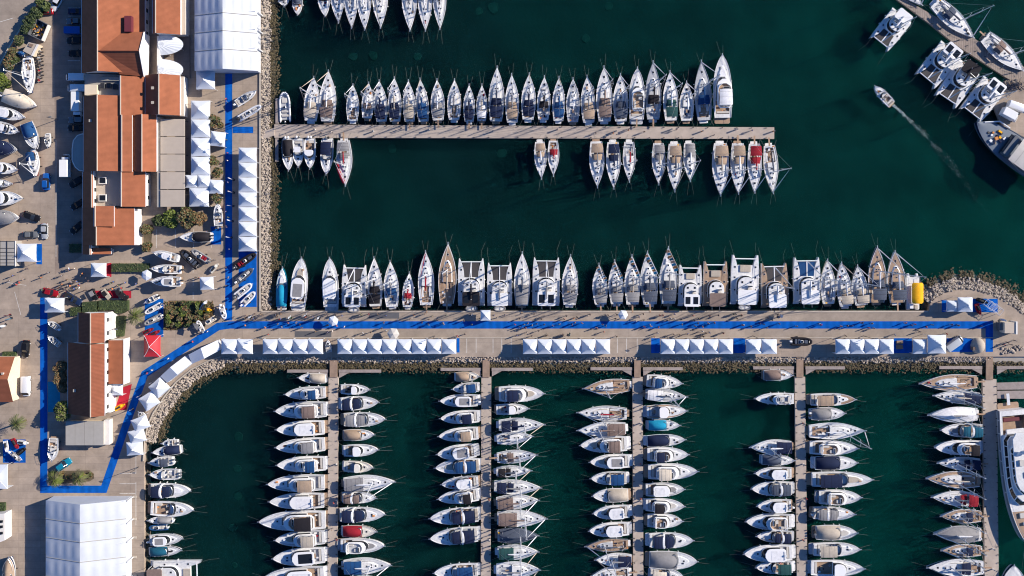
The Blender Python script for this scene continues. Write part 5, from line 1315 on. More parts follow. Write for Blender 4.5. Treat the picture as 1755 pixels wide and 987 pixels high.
def feather_flag(px, py, rz, label, m='tent_pvc', h=3.6):
    a = P(px, py, 0); t = thing('feather_flag', label, 'flag', a, rz, 'feather flags')
    mb = MB(); mb.tube((0, 0, 0), (0, 0, h * .8), .03, 'steel', n=5); mb.path([(0, 0, h * .8), (.25, 0, h * .95), (.75, 0, h)], .03, 'steel', n=5); mb.build('pole', t)
    mb = MB(); rows = []
    for i in range(7):
        k = i / 6; z = .8 + (h - .8) * k; rows.append([(0.04 + .6 * max(0, k - .75) ** 1.2, 0, z), (.8 + .1 * sin(k * 5), .12 * sin(k * 7), z - .05)])
    mb.grid(rows, m); mb.build('flag', t)
    mb = MB(); mb.box((0, 0, .04), (.6, .6, .08), 'dark_metal'); mb.build('base', t)
for i, (x, y) in enumerate([(401, 308), (401, 330), (400, 353), (399, 379), (397, 407)]): feather_flag(x, y, 2.6 + .2 * (i % 3), f'white feather flag, {ordw(i)} down between blue carpet and quay tents')
for i, (x, y) in enumerate([(262, 655), (241, 678), (228, 701)]): feather_flag(x, y, .6, f'white feather flag, {ordw(i)} down beside the curving blue carpet')
for i, (x, y) in enumerate([(430, 544), (498, 545), (524, 541), (547, 546), (807, 541), (1334, 543)]): feather_flag(x, y, .9 + .3 * (i % 2), f'white feather flag, {ordw(i)} from left along the promenade edge')
feather_flag(974, 574, 1.2, 'green feather flag by the six-tent promenade row', 'cloth_green', 4.2)
for i, (x, y, m) in enumerate([(18, 540, 'canvas_red'), (20, 545, 'canvas_cyan'), (10, 556, 'tent_pvc')]): feather_flag(x, y, .5 - .5 * i, f'{["red", "light blue", "white"][i]} feather flag on the open yard at the left edge', m, 4.2)
feather_flag(1713, 549, 2.2, 'white feather flag at the far end of the blue carpet', h=4)

# street lamps with long shadows
for i, (x, y) in enumerate([(450, 575), (596, 575.5), (745, 575.5), (1140, 575.5), (1290, 575.5), (1480, 575.5), (1640, 575.5), (384, 250), (384, 340), (208, 560), (98, 205), (238, 800), (300, 470)]):
    a = P(x, y, 0); t = thing('street_lamp', f'slim grey street lamp, {ordw(i)} ' + ('from left along the promenade' if i < 7 else 'counted over the land left of the promenade'), 'street lamp', a, 0, 'street lamps')
    mb = MB(); mb.tube((0, 0, 0), (0, 0, 6), .09, 'dark_metal', .05, n=7); mb.build('post', t)
    mb = MB(); mb.tube((0, 0, 5.95), (.9, 0, 6.2), .045, 'dark_metal', n=5); mb.build('arm', t)
    mb = MB(); mb.slab(rrect(.7, 1.5, -.16, .16, .1, 3), 6.12, 6.26, 'paint_grey', .03); mb.build('lamp_head', t)

# ------------------------------------------------ greenery
def leaves(mb, c, rx, ry, rz, n, size, mats, r, hollow=.35):
    for i in range(n):
        while True:
            u, v_, w = r.uniform(-1, 1), r.uniform(-1, 1), r.uniform(-.7, 1); q = u * u + v_ * v_ + w * w
            if hollow < q <= 1: break
        x, y, z = c[0] + u * rx, c[1] + v_ * ry, c[2] + w * rz; s_ = size * r.uniform(.5, 1.4); a, b_ = r.uniform(0, 2 * pi), r.uniform(-.7, .7)
        e1 = (cos(a) * s_, sin(a) * s_, b_ * s_); e2 = (-sin(a) * s_ * .6, cos(a) * s_ * .6, r.uniform(-.5, .5) * s_)
        mb.add([(x - e1[0], y - e1[1], z - e1[2]), (x + e2[0], y + e2[1], z + e2[2]), (x + e1[0], y + e1[1], z + e1[2]), (x - e2[0], y - e2[1], z - e2[2])], [(0, 1, 2, 3)], r.choice(mats))
def tree(px, py, rpx, h, label, mats, seed, kind='tree', group=None, dens=1.0):
    zc = h * .62; a = P(px, py, zc); t = thing('leafy_' + kind, label, kind, (a[0], a[1], 0), 0, group); r = random.Random(seed); rad = rpx * S
    tb = MB(); tb.tube((0, 0, 0), (0, 0, h * .5), .16 + .012 * h, 'bark', .1, n=7)
    blobs = []
    for i in range(7 if rpx > 8 else 4):
        an = 2 * pi * i / 6 + r.uniform(-.4, .4); d = rad * r.uniform(.35, .62) if i else 0; c = (d * cos(an), d * sin(an), zc + r.uniform(-.18, .25) * h * .5); blobs.append((c, rad * r.uniform(.42, .62)))
        tb.tube((0, 0, h * .3), c, .09, 'bark', .03, n=5)
    tb.build('trunk', t); cb = MB()
    for c, q in blobs: leaves(cb, c, q, q, min(q, h * .32), int(240 * dens * (q / 1.2) ** 2) + 60, .24, mats, r)
    cb.build('crown', t, smooth=False); return t
DK, MD, BR, DR, OL = ['leaf_dark', 'leaf_dark', 'leaf_mid'], ['leaf_mid', 'leaf_mid', 'leaf_dark'], ['leaf_bright', 'leaf_mid', 'leaf_bright'], ['leaf_dry', 'leaf_dry', 'leaf_olive'], ['leaf_olive', 'leaf_mid', 'leaf_dry']
tree(110, 703, 18, 5, 'round green tree at the foot of the brown-roofed building', ['leaf_mid', 'leaf_bright', 'leaf_olive'], 1, group='trees')
for i, (x, y, rr) in enumerate([(104, 630, 12), (105, 647, 12), (107, 664, 10)]): tree(x, y, rr, 3.4, f'rusty brown shrub tree, {ordw(i)} down beside the brown-roofed building', DR, 10 + i, group='trees')
tree(293, 375, 16, 3.6, 'bright green bushy tree below the beige canopies', BR, 20, group='trees')
tree(272, 378, 11, 3.2, 'dull green bushy tree left of the bright green one', MD, 21, group='trees')
tree(321, 373, 17, 4.6, 'large olive bushy tree right of the bright green one', OL, 22, group='trees')
tree(341, 374, 12, 4.2, 'dry pinkish-brown tree beside a display boat', DR, 23, group='trees')
tree(252, 393, 10, 2.6, 'olive shrub in the narrow strip left of the display yard', OL, 24, group='trees')
tree(252, 422, 9, 2.2, 'low olive shrub at the lower end of the narrow strip', OL, 25, group='trees')
for i, (x, y, rr) in enumerate([(368, 208, 11), (378, 216, 8), (366, 276, 9), (372, 296, 9), (371, 340, 9)]): tree(x, y, rr, 3.4, f'thin bare-looking small tree, {ordw(i)} down between the white tents and the blue carpet', OL, 30 + i, group='small trees along the tents', dens=.35)
for i, (x, y, rr, mt) in enumerate([(76, 10, 10, MD), (62, 24, 11, DK), (50, 38, 11, DK), (44, 50, 9, DK), (33, 70, 9, ['leaf_dark', 'leaf_mid', 'leaf_olive']), (24, 92, 10, OL), (16, 104, 11, OL), (26, 106, 8, MD), (4, 140, 14, BR), (-2, 156, 12, MD), (15, 112, 9, OL), (70, 3, 8, MD)]):
    tree(x, y, rr, 2.8, f'roadside shrub, {ordw(i)} down the strip behind the diagonal wall', mt, 50 + i, 'shrub', 'shrubs along the diagonal wall', dens=1.2)
tree(217, 143, 5, 2.2, 'small orange shrub near the upper marquee foot', DR, 70, 'shrub')
def hedge(pts, h, label, seed, mats=DK, base='leaf_dark'):
    cx = sum(p[0] for p in pts) / len(pts); cy = sum(p[1] for p in pts) / len(pts); a = P(cx, cy, h); t = thing('clipped_hedge', label, 'hedge', (a[0], a[1], 0), 0, 'clipped hedges')
    q = [(x - a[0], y - a[1]) for x, y, _ in (P(px, py, h) for px, py in pts)]
    if sum(q[i - 1][0] * q[i][1] - q[i][0] * q[i - 1][1] for i in range(len(q))) < 0: q = q[::-1]
    mb = MB(); mb.fru(q, inset(q, .15), 0, h - .1, base); r = random.Random(seed)
    x0, x1, y0, y1 = min(p[0] for p in q), max(p[0] for p in q), min(p[1] for p in q), max(p[1] for p in q)
    def ins(x, y): 
        c = False
        for i in range(len(q)):
            (ax, ay), (bx, by) = q[i - 1], q[i]
            if (ay > y) != (by > y) and x < (bx - ax) * (y - ay) / (by - ay) + ax: c = not c
        return c
    for i in range(int((x1 - x0) * (y1 - y0) * 22)):
        x, y = r.uniform(x0, x1), r.uniform(y0, y1)
        if ins(x, y): leaves(mb, (x, y, h - .1), .1, .1, .12, 1, .16, mats, r, 0)
    mb.build('foliage', t, smooth=False)
hedge([(168, 515), (219, 515), (219, 532), (210, 537), (196, 537), (196, 532), (168, 532)], 1.2, 'L-shaped clipped hedge below the red mat', 1, MD)
hedge([(140, 518), (166, 516), (166, 536), (140, 538)], 1.1, 'darker clipped hedge right of the corner tent', 2)
hedge([(119, 527), (138, 526), (138, 540), (119, 542)], 1.0, 'small clipped hedge beside the corner tent', 3, MD)
hedge([(195, 542), (214, 542), (210, 577), (195, 577)], 1.3, 'tall narrow hedge along the brown-roofed building', 4, MD)
hedge([(190.5, 451.5), (255, 451.5), (255, 466.5), (190.5, 466.5)], 1.0, 'long clipped hedge strip beside a red mat', 5, ['leaf_mid', 'leaf_dark', 'leaf_olive'])
hedge([(3, 603), (26, 603), (26, 611), (3, 611)], .9, 'small hedge beside the black parked car', 6, MD)
hedge([(-5, 862), (8, 862), (8, 882), (-5, 882)], .8, 'dark hedge corner at the left edge above the white building', 7)
hedge([(118, 418), (140, 418), (140, 433), (118, 433)], .8, 'shaded dark hedge at the foot of the long building', 8)
# planting bed with shrubs
def soilbed(pts, label, m='soil'):
    o = sheet('planting_bed', pts, .02, m, None); tag(o, label, 'planting bed')
soilbed([(289, 515), (357, 515), (366, 521), (368, 535), (352, 547), (300, 566), (280, 566), (281, 530)], 'long planting bed full of shrubs inside the carpet corner')
soilbed([(82, 808), (154, 806), (161, 812), (161, 820), (154, 825), (84, 831)], 'planting bed with two palms by the carpet corner')
soilbed([(246, 385), (262, 385), (258, 432), (246, 432)], 'narrow planting strip left of the display yard')
r = random.Random(12)
k = 0
for i in range(48):
    x, y = r.uniform(285, 362), r.uniform(519, 560)
    if y > 566 - (x - 300) * .30 and x > 300: y = 566 - (x - 300) * .30 - 6
    tree(x, y, r.uniform(3.6, 6.2), r.uniform(.9, 1.8), f'low garden shrub, {ordw(k)} planted in the long bed', [MD, OL, DR, OL, BR][i % 5], 100 + i, 'shrub', 'shrubs in the long planting bed', dens=.8); k += 1
for i in range(7):
    tree(96 + i * 9.5 + r.uniform(-2, 2), 815 + r.uniform(-5, 5), r.uniform(4, 5.5), 1.0, f'low dry shrub, {ordw(i)} from left in the two-palm bed', [OL, DR][i % 2], 140 + i, 'shrub', 'shrubs in the two-palm bed')
mb = MB(); r = random.Random(77)
for i in range(2600):
    x, y = r.uniform(282, 366), r.uniform(516, 565)
    if x > 300 and y > 566 - (x - 300) * .34: continue
    a = P(x, y, .1); leaves(mb, (a[0], a[1], r.uniform(.03, .3)), .1, .1, .1, 1, .2, ['leaf_olive', 'leaf_dry', 'leaf_dry', 'leaf_mid'], r, 0)
o = mb.build('ground_cover', smooth=False); tag(o, 'low ground cover between the shrubs of the long planting bed', None, None, 'stuff')
def palm(px, py, rp, h, label, seed):
    a = P(px, py, h); t = thing('palm_tree', label, 'palm tree', (a[0], a[1], 0), 0, 'palm trees'); r = random.Random(seed)
    mb = MB(); mb.tube((0, 0, 0), (0, 0, h), .28, 'bark', .2, n=8); mb.build('trunk', t)
    mb = MB()
    for i in range(26):
        an = 2 * pi * i / 26 * 3.3 + r.uniform(-.2, .2); L = rp * S * r.uniform(.75, 1.1); lift = r.uniform(.1, .9); m = r.choice(['leaf_mid', 'leaf_bright', 'leaf_olive'])
        pts = []
        for j in range(7):
            k = j / 6; pts.append((L * k * cos(an), L * k * sin(an), h + lift * sin(k * 2.2) - 1.3 * k * k))
        for p, q in zip(pts, pts[1:]):
            mb.tube(p, q, .03, m, n=3)
            for sd in (-1, 1):
                for f in (0, .33, .66):
                    x, y, z = [p[d] + (q[d] - p[d]) * f for d in range(3)]; b_ = an + sd * .9; ll = .55
                    mb.add([(x, y, z), (x + ll * cos(b_), y + ll * sin(b_), z - .15), (x + ll * .9 * cos(b_ - sd * .14), y + ll * .9 * sin(b_ - sd * .14), z - .16)], [(0, 1, 2)], m)
    mb.build('crown', t, smooth=False)
palm(92, 822, 14, 3.0, 'left palm of the two beside the carpet corner', 1); palm(134, 820, 13, 3.0, 'right palm of the two beside the carpet corner', 2); palm(231, 542, 15, 4.0, 'palm tree between the hedge and three small display boats', 3)
palm(28, 727, 14, 5.0, 'palm tree on the open yard near the left edge', 5)

# ------------------------------------------------ vehicles
def car(px, py, ang, kind, paint, label, L=None):
    """ang: degrees in the picture, 0 = nose to the right, 90 = nose down"""
    dims = {'car': (4.3, 1.8, 1.45), 'suv': (4.7, 1.95, 1.75), 'van': (5.4, 2.05, 2.1), 'truck': (6.5, 2.2, 2.6), 'pickup': (5.2, 1.9, 1.7)}[kind]
    L = L or dims[0]; Wd, hh = dims[1], dims[2]; a = P(px, py, hh * .6); t = thing('parked_' + ('car' if kind in ('car', 'suv') else kind), label, 'car' if kind in ('car', 'suv') else kind, (a[0], a[1], 0), -radians(ang), 'parked vehicles')
    paint = 'paint_' + paint; mb = MB()
    def body(prof, w0, w1, m, nm):
        """prof: list of (x, zlow, zhigh, halfwidth)"""
        mb = MB(); rows = []
        for x, z0, z1, w in prof: rows.append([(x, -w * .96, z0), (x, -w, z0 + (z1 - z0) * .45), (x, -w * .93, z1 - .06), (x, -w * .8, z1), (x, 0, z1 + .03), (x, w * .8, z1), (x, w * .93, z1 - .06), (x, w, z0 + (z1 - z0) * .45), (x, w * .96, z0)])
        mb.grid([q[::-1] for q in rows], m); mb.add(rows[0], [tuple(range(9))], m); mb.add(rows[-1][::-1], [tuple(range(9))], m); return mb.build(nm, t)
    w = Wd / 2; l = L / 2
    if kind in ('car', 'suv', 'pickup'):
        z = .92 if kind != 'car' else .85
        body([(-l, .35, z * .85, w * .82), (-l * .93, .25, z, w * .95), (-l * .5, .22, z + .03, w), (l * .35, .22, z, w), (l * .75, .24, z * .93, w * .96), (l * .95, .3, z * .8, w * .86), (l, .38, z * .65, w * .7)], 0, 0, paint, 'body')
        x0, x1 = (-l * .80, l * .42) if kind != 'pickup' else (-l * .1, l * .5)
        gb = MB(); o1 = rrect(x0, x1, -w * .88, w * .88, .25, 3, .3); o2 = shrink(o1, .45 if kind == 'car' else .25, .75, .80); gb.fru(o1, o2, z - .05, hh - .1, 'glass', bottom=False); gb.build('windows', t)
        rb = MB(); rb.slab(shrink(o2, -.03, -.02, 1.02), hh - .11, hh, paint, .06); rb.build('roof', t)
        if kind == 'pickup':
            pb = MB(); pb.slab(rrect(-l * .93, -l * .14, -w * .8, w * .8, .08, 2), z - .02, z + .05, 'rubber', .02); pb.build('load_bed', t)
    else:
        cab = l * .62 if kind == 'van' else l * .55
        if kind == 'van':
            body([(-l, .35, hh * .94, w * .92), (-l * .96, .3, hh, w * .98), (l * .45, .3, hh, w), (l * .62, .3, hh * .93, w * .98)], 0, 0, paint, 'body')
            body([(l * .62, .3, hh * .62, w * .98), (l * .85, .3, hh * .52, w * .95), (l, .38, hh * .42, w * .8)], 0, 0, paint, 'bonnet')
            gb = MB(); gb.add([(l * .62, -w * .86, hh * .92), (l * .62, w * .86, hh * .92), (l * .9, w * .88, hh * .52), (l * .9, -w * .88, hh * .52)], [(3, 2, 1, 0)], 'glass'); gb.build('windscreen', t)
        else:
            bb = MB(); bb.slab(rrect(-l, l * .5, -w, w, .05, 2), .75, hh + .3, 'gelcoat' if paint == 'paint_white' else paint, .05); bb.build('cargo_box', t)
            body([(l * .54, .35, hh * .72, w * .9), (l * .75, .35, hh * .72, w * .9), (l * .9, .35, hh * .45, w * .88), (l, .4, hh * .36, w * .8)], 0, 0, 'paint_white', 'body')
            gb = MB(); gb.add([(l * .77, -w * .8, hh * .71), (l * .77, w * .8, hh * .71), (l * .93, w * .8, hh * .45), (l * .93, -w * .8, hh * .45)], [(3, 2, 1, 0)], 'glass'); gb.build('windscreen', t)
    for sx in (-1, 1):
        for sy in (-1, 1):
            wb = MB(); x = sx * l * .62; wb.tube((x, sy * (w - .2), .33), (x, sy * (w + .01), .33), .33, 'rubber', n=14); wh = wb.build('wheel', t)
            rb = MB(); rb.tube((x, sy * (w + .0), .33), (x, sy * (w + .025), .33), .19, 'aluminium', n=10); rb.build('rim', wh)
    for sy in (-1, 1):
        hb = MB(); hb.box((l * .97, sy * w * .6, .62), (.12, .32, .14), 'lamp_lens'); hb.build('headlight', t)
        tb = MB(); tb.box((-l * .985, sy * w * .7, .75), (.08, .25, .2), 'tail_lens'); tb.build('tail_light', t)
        mr = MB(); mr.box((l * .28, sy * (w + .1), 1.0), (.18, .2, .14), paint); mr.build('wing_mirror', t)
    return t
for a in [(96, 4, 120, 'suv', 'white', 'white car beside the shrubs at the top left'), (77, 19, 180, 'car', 'red', 'red car half hidden by roadside shrubs'), (130, 19, 0, 'car', 'navy', 'dark blue car topmost in the shaded row by the hall'),
    (127, 36, 180, 'car', 'grey', 'grey car second down the shaded row by the hall'), (128, 52, 0, 'van', 'blue', 'light blue van in the shaded row by the hall'), (128, 69, 180, 'suv', 'black', 'black car below the light blue van'), (131, 91, 0, 'car', 'black', 'black car beside a pale kerb stone in the hall shade'),
    (129, 132, 180, 'van', 'white', 'upper of two white vans parked side by side in shade'), (132, 151, 180, 'van', 'white', 'lower of two white vans parked side by side in shade'), (131, 205, 180, 'suv', 'grey', 'grey car just below the pale box truck in shade'), (129, 219, 180, 'car', 'black', 'black car above the curved entrance porch'),
    (131, 311, 150, 'suv', 'black', 'black car just below the curved entrance porch'), (133, 350, 150, 'car', 'black', 'black car midway below the porch in building shade'), (131, 390, 140, 'car', 'black', 'black car near the shaded hedge'),
    (78, 311, -90, 'suv', 'blue', 'bright blue car on the sunny yard'), (53, 371, 20, 'suv', 'black', 'black jeep beside the grey covered boat'), (52, 402, 0, 'car', 'grey', 'grey car behind the tent with blue mat'), (75.5, 396, 90, 'car', 'silver', 'silver car parked beside the grey car on the yard'),
    (86, 501, 15, 'car', 'red', 'dark red car above the corner tent'), (124, 512, 30, 'pickup', 'navy', 'dark pickup with long shadow beside the dark red car'), (42.5, 598, 95, 'suv', 'black', 'black car near the small house at left'), (43.5, 662, 90, 'van', 'white', 'white van against the cream-gabled house'),
    (108, 797, -35, 'suv', 'teal', 'teal car hitched to a white boat'), (1744, 183, 20, 'van', 'white', 'white van on the stone quay head'), (1636, 589, -35, 'van', 'silver', 'silver van on a blue mat at the promenade end')]: car(*a)
car(132, 180, 90, 'truck', 'white', 'pale box truck half in shade below the two vans', 7.0); car(112, 284, -90, 'truck', 'white', 'white box truck beside the curved porch', 6.2); car(1731, 197, 28, 'truck', 'white', 'white box trailer truck next to the van on the quay head', 5)
def cart(px, py, ang, m, label):
    a = P(px, py, .6); t = thing('utility_cart', label, 'cart', (a[0], a[1], 0), -radians(ang), 'carts on the red mat'); mb = MB(); mb.slab(rrect(-1.5, 1.5, -.7, .7, .2, 3), .35, .85, m, .1); mb.build('body', t)
    mb = MB(); mb.slab(rrect(-.9, .5, -.6, .6, .15, 3), 1.6, 1.7, 'canvas_black' if m != 'paint_black' else 'canvas_grey', .03)
    for x in (-.8, .4):
        for y in (-.5, .5): mb.tube((x, y, .8), (x, y, 1.62), .03, 'steel', n=5)
    mb.build('canopy', t)
    for x in (-1, 1):
        for y in (-.75, .75): wb = MB(); wb.tube((x, y - .1, .3), (x, y + .1, .3), .3, 'rubber', n=10); wb.build('wheel', t)
cart(160, 504, 60, 'paint_black', 'black cart leftmost on the red mat'); cart(182, 504, 50, 'canvas_beige', 'beige cart in the middle of the red mat'); cart(205, 502, 65, 'paint_grey', 'grey cart at the right part of the red mat'); cart(211, 507, 40, 'canvas_black', 'dark cart rightmost on the red mat')
for i in range(11):
    a = P(66.5 + (i % 3) * 1.2, 82 + i * 5.6, .5); t = thing('motorcycle', f'parked motorcycle, {ordw(i)} down the row beside the grounded sailboat', 'motorcycle', (a[0], a[1], 0), R.uniform(-.25, .25), 'parked motorcycles')
    mb = MB(); c = R.choice(['paint_black', 'paint_grey', 'paint_silver', 'paint_black', 'paint_red'])
    mb.slab(rrect(-.75, .45, -.16, .16, .12, 3), .55, .85, c, .06); mb.slab(rrect(-.2, .35, -.2, .2, .15, 3), .75, 1.02, c, .06); mb.build('body', t)
    for x in (-.7, .75): wb = MB(); wb.tube((x, -.07, .32), (x, .07, .32), .32, 'rubber', n=12); wb.build('wheel', t)
    hb = MB(); hb.tube((.5, -.38, 1.05), (.5, .38, 1.05), .025, 'steel', n=5); hb.tube((.75, 0, .35), (.48, 0, 1.05), .05, 'steel', n=5); hb.build('handlebar', t)
    sb = MB(); sb.slab(rrect(-.72, -.1, -.15, .15, .1, 3), .84, .93, 'rubber', .03); sb.build('saddle', t)
def jetski(px, py, ang, m, label):
    a = P(px, py, .5); t = thing('water_scooter', label, 'water scooter', (a[0], a[1], 0), -radians(ang), 'water scooters on display'); h = Hull(3.1, 1.15, 'motor', .55, .35); h.make(t, m, anti=m, deep=.3); h.deck(t, 0, 0, .5, 0, m, m)
    mb = MB(.35); mb.slab(rrect(-1.1, .25, -.22, .22, .15, 3), .5, .95, 'rubber', .08); mb.build('saddle', t); mb = MB(.35); mb.slab(rrect(.2, .85, -.3, .3, .2, 3), .5, 1.0, m, .12); mb.tube((.35, -.4, 1.1), (.35, .4, 1.1), .03, 'rubber', n=5); mb.build('handlebar_console', t)
    mb = MB(); mb.box((0, 0, .06), (2.2, .8, .1), 'dark_metal'); mb.build('stand', t)
for a in [(11.5, 765, 80, 'gelcoat', 'white water scooter upper left on the square blue mat'), (27, 760, 60, 'canvas_red', 'red and white water scooter at top of the square blue mat'), (35.5, 775, 140, 'paint_black', 'black water scooter right on the square blue mat'), (40, 758, 10, 'gelcoat', 'white water scooter in the upper right corner of the square blue mat'),
    (255, 567, -30, 'canvas_red', 'red water scooter just above the red tent'), (266, 571, -30, 'canvas_red', 'dark red water scooter right above the red tent'), (368, 459, -50, 'gelcoat_cream', 'cream water scooter beside the blue carpet'), (354, 530, 10, 'canvas_yellow', 'yellow water scooter at the edge of the planting bed'), (350, 523, -60, 'gelcoat', 'white water scooter standing in the planting bed'),
    (1683, 516, 20, 'paint_black', 'black water scooter on the breakwater mat'), (1676, 530, 70, 'canvas_red', 'red water scooter on the breakwater mat'), (206, 697, -30, 'canvas_yellow', 'yellow water scooter on the slanting red mat')]: jetski(*a)
for i, (x, y) in enumerate([(1541, 586.5), (1541, 594.5)]):
    a = P(x, y, 0); t = thing('wooden_pallet', f'{["upper", "lower"][i]} of two stacked-wood pallets on the blue mat', 'pallet', a, .05, 'wooden pallets'); mb = MB()
    for j in range(6): mb.box((0, -.45 + j * .18, .5), (1.7, .13, .06), 'wood_teak')
    mb.box((0, 0, .24), (1.6, 1.0, .46), 'wood_plank'); mb.build('slats', t, smooth=False)
a = P(1675, 592, 0); t = thing('inflatable_dome', 'low rounded beige inflatable dome at the promenade end', 'dome', a); mb = MB(); mb.dome((0, 0, 0), 1.9, 2.2, 2.0, 'canvas_beige', n=20, k=7); mb.build('dome_skin', t); mb = MB(); mb.box((-1.75, -.7, .8), (.3, .9, 1.6), 'wood_plank'); mb.build('door', t)
# cylinder frame rigs on the breakwater mat
for i in range(3):
    a = P(1688 + i * 7, 521 + i * 4, 0); t = thing('truss_frame', f'{ORD[i]} from left grey truss frame on the breakwater mat', 'truss', a, -.7, 'truss frames on the breakwater'); mb = MB()
    for y in (-.9, .9): mb.tube((-1.4, y, 0), (-1.4, y, 2.4), .06, 'aluminium', n=5); mb.tube((1.4, y, 0), (1.4, y, 2.4), .06, 'aluminium', n=5); mb.tube((-1.4, y, 2.4), (1.4, y, 2.4), .06, 'aluminium', n=5)
    for x in (-1.4, -.5, .5, 1.4): mb.tube((x, -.9, 2.4), (x, .9, 2.4), .05, 'aluminium', n=5)
    mb.build('truss', t)

# ------------------------------------------------ people
def person_mesh(seed):
    r = random.Random(seed); st = r.uniform(.10, .30); mb = MB(); rows = []
    # legs, torso, arms and head as one lofted body joined at shared rings
    J = {'hipL': (0, .09, .92), 'hipR': (0, -.09, .92), 'pel': (0, 0, .95), 'chest': (.01, 0, 1.32), 'neck': (.02, 0, 1.50), 'head': (.04, 0, 1.66), 'top': (.04, 0, 1.76),
         'knL': (st * .6, .10, .5), 'anL': (st * .35, .10, .07), 'toL': (st * .35 + .2, .11, .04), 'knR': (-st * .1, -.10, .5), 'anR': (-st, -.10, .09), 'toR': (-st + .18, -.11, .04),
         'shL': (0, .19, 1.42), 'elL': (-st * .5, .26, 1.14), 'haL': (-st * .4 + .12, .27, .90), 'shR': (0, -.19, 1.42), 'elR': (st * .5, -.26, 1.14), 'haR': (st * .5 + .14, -.25, .92)}
    E = [('pel', 'hipL'), ('hipL', 'knL'), ('knL', 'anL'), ('anL', 'toL'), ('pel', 'hipR'), ('hipR', 'knR'), ('knR', 'anR'), ('anR', 'toR'), ('pel', 'chest'), ('chest', 'neck'), ('neck', 'head'), ('head', 'top'), ('chest', 'shL'), ('shL', 'elL'), ('elL', 'haL'), ('chest', 'shR'), ('shR', 'elR'), ('elR', 'haR')]
    RD = dict(pel=.135, hipL=.10, hipR=.10, chest=.15, neck=.06, head=.105, top=.075, knL=.062, knR=.062, anL=.045, anR=.045, toL=.035, toR=.035, shL=.075, shR=.075, elL=.045, elR=.045, haL=.038, haR=.038)
    ks = list(J); me = bpy.data.meshes.new('body'); me.from_pydata([J[k] for k in ks], [(ks.index(a), ks.index(b)) for a, b in E], [])
    o = bpy.data.objects.new('tmp', me); COL.objects.link(o); m = o.modifiers.new('s', 'SKIN'); 
    for i, k in enumerate(ks): me.skin_vertices[0].data[i].radius = (RD[k] * (.8 if k in ('pel', 'chest') else 1), RD[k] * (1.15 if k in ('pel', 'chest') else 1)); me.skin_vertices[0].data[i].use_root = (k == 'pel')
    o.modifiers.new('d', 'SUBSURF').levels = 1
    dg = bpy.context.evaluated_depsgraph_get(); me2 = bpy.data.meshes.new_from_object(o.evaluated_get(dg)); bpy.data.objects.remove(o); me2.name = 'person_body'
    me2.materials.clear()
    for q in ('skin', 'cloth_white', 'trouser_dark'): me2.materials.append(MATS[q])
    for p in me2.polygons:
        p.use_smooth = True; z = p.center.z; y = abs(p.center.y)
        p.material_index = 0 if (z > 1.48 or (y > .2 and z < 1.2)) else (1 if z > .95 else 2)
    return me2
BODY = [person_mesh(i) for i in range(5)]
mb = MB(); mb.dome((.02, 0, 1.68), .125, .115, .13, 'hair_dark', n=10, k=5, low=-.25); ho = mb.build('hair'); HAIRD = ho.data; bpy.data.objects.remove(ho)
mb = MB(); mb.dome((.02, 0, 1.68), .125, .115, .13, 'hair_fair', n=10, k=5, low=-.25); ho = mb.build('hair'); HAIRF = ho.data; bpy.data.objects.remove(ho)
PZ = {}
def person(px, py, zone, col=None, z=0.0):
    r = R; col = col or r.choice(['red', 'black', 'white', 'blue', 'grey', 'navy', 'black', 'navy', 'orange', 'green'])
    PZ.setdefault(zone, []).append((px, py, col, z))
def people_build():
    for zone, lst in PZ.items():
        lst.sort(); cnt = {}
        tot = {}
        for q in lst: tot[q[2]] = tot.get(q[2], 0) + 1
        for px, py, col, z in lst:
            i = cnt.get(col, 0); cnt[col] = i + 1
            which = f'{ordw(i)} such from left ' if tot[col] > 1 else ''
            a = P(px, py, z); t = thing('person', f'person in {col} top, {which}{zone}', 'person', a, R.uniform(-pi, pi), 'people strolling around the boat show')
            b_ = bpy.data.objects.new('body', R.choice(BODY)); COL.objects.link(b_); b_.parent = t
            b_.material_slots[1].link = 'OBJECT'; b_.material_slots[1].material = MATS['cloth_' + col]
            if R.random() < .3: b_.material_slots[2].link = 'OBJECT'; b_.material_slots[2].material = MATS['trouser_tan']
            h = bpy.data.objects.new('hair', HAIRD if R.random() < .7 else HAIRF); COL.objects.link(h); h.parent = t
for i in range(75): person(R.uniform(400, 1680), R.uniform(552, 562), 'on the long promenade carpet', z=.012)
for i in range(85): person(R.uniform(400, 1340), R.uniform(537, 549), 'on the upper promenade edge by the sterns')
for x, y in ((1130, 540), (1187, 540.5), (1215, 541)): person(x, y, 'on the upper promenade edge by the sterns', 'red')
for i in range(34): person(R.uniform(410, 1650), R.uniform(566, 577), 'on the lower promenade strip by the tents')
for i in range(34): person(R.uniform(105, 155) if i < 24 else R.uniform(15, 110), R.uniform(458, 497), 'on the yard above the corner tent')
for i in range(14): person(R.uniform(388, 396), R.uniform(170, 520), 'on the straight blue carpet', z=.012)
for i in range(12): 
    x = R.uniform(500, 1310); person(x, 219 + R.uniform(1, 14), 'on the upper pier', z=-.55)
for i in range(8): person(R.uniform(180, 245), R.uniform(478, 496), 'on the yard below the hedge strip')
for i in range(7): k = R.random(); person(250 + 118 * k, 642 - 82 * k, 'on the slanting blue carpet', z=.012)
for i in range(8): person(R.uniform(336, 376), R.uniform(385, 480), 'among the display boats')
for x, y, c in ((573, 860, 'red'), (1097, 853, 'red'), (1380, 853, 'red'), (838, 853, 'orange'), (570, 905, 'grey'), (1095, 760, 'black')): person(x, y, 'on the lower pontoon piers', c, -.55)
for x, y in ((1718, 590), (1724, 586), (1730, 590), (1737, 583)): person(x, y, 'at the promenade end beside the kiosk')
people_build()
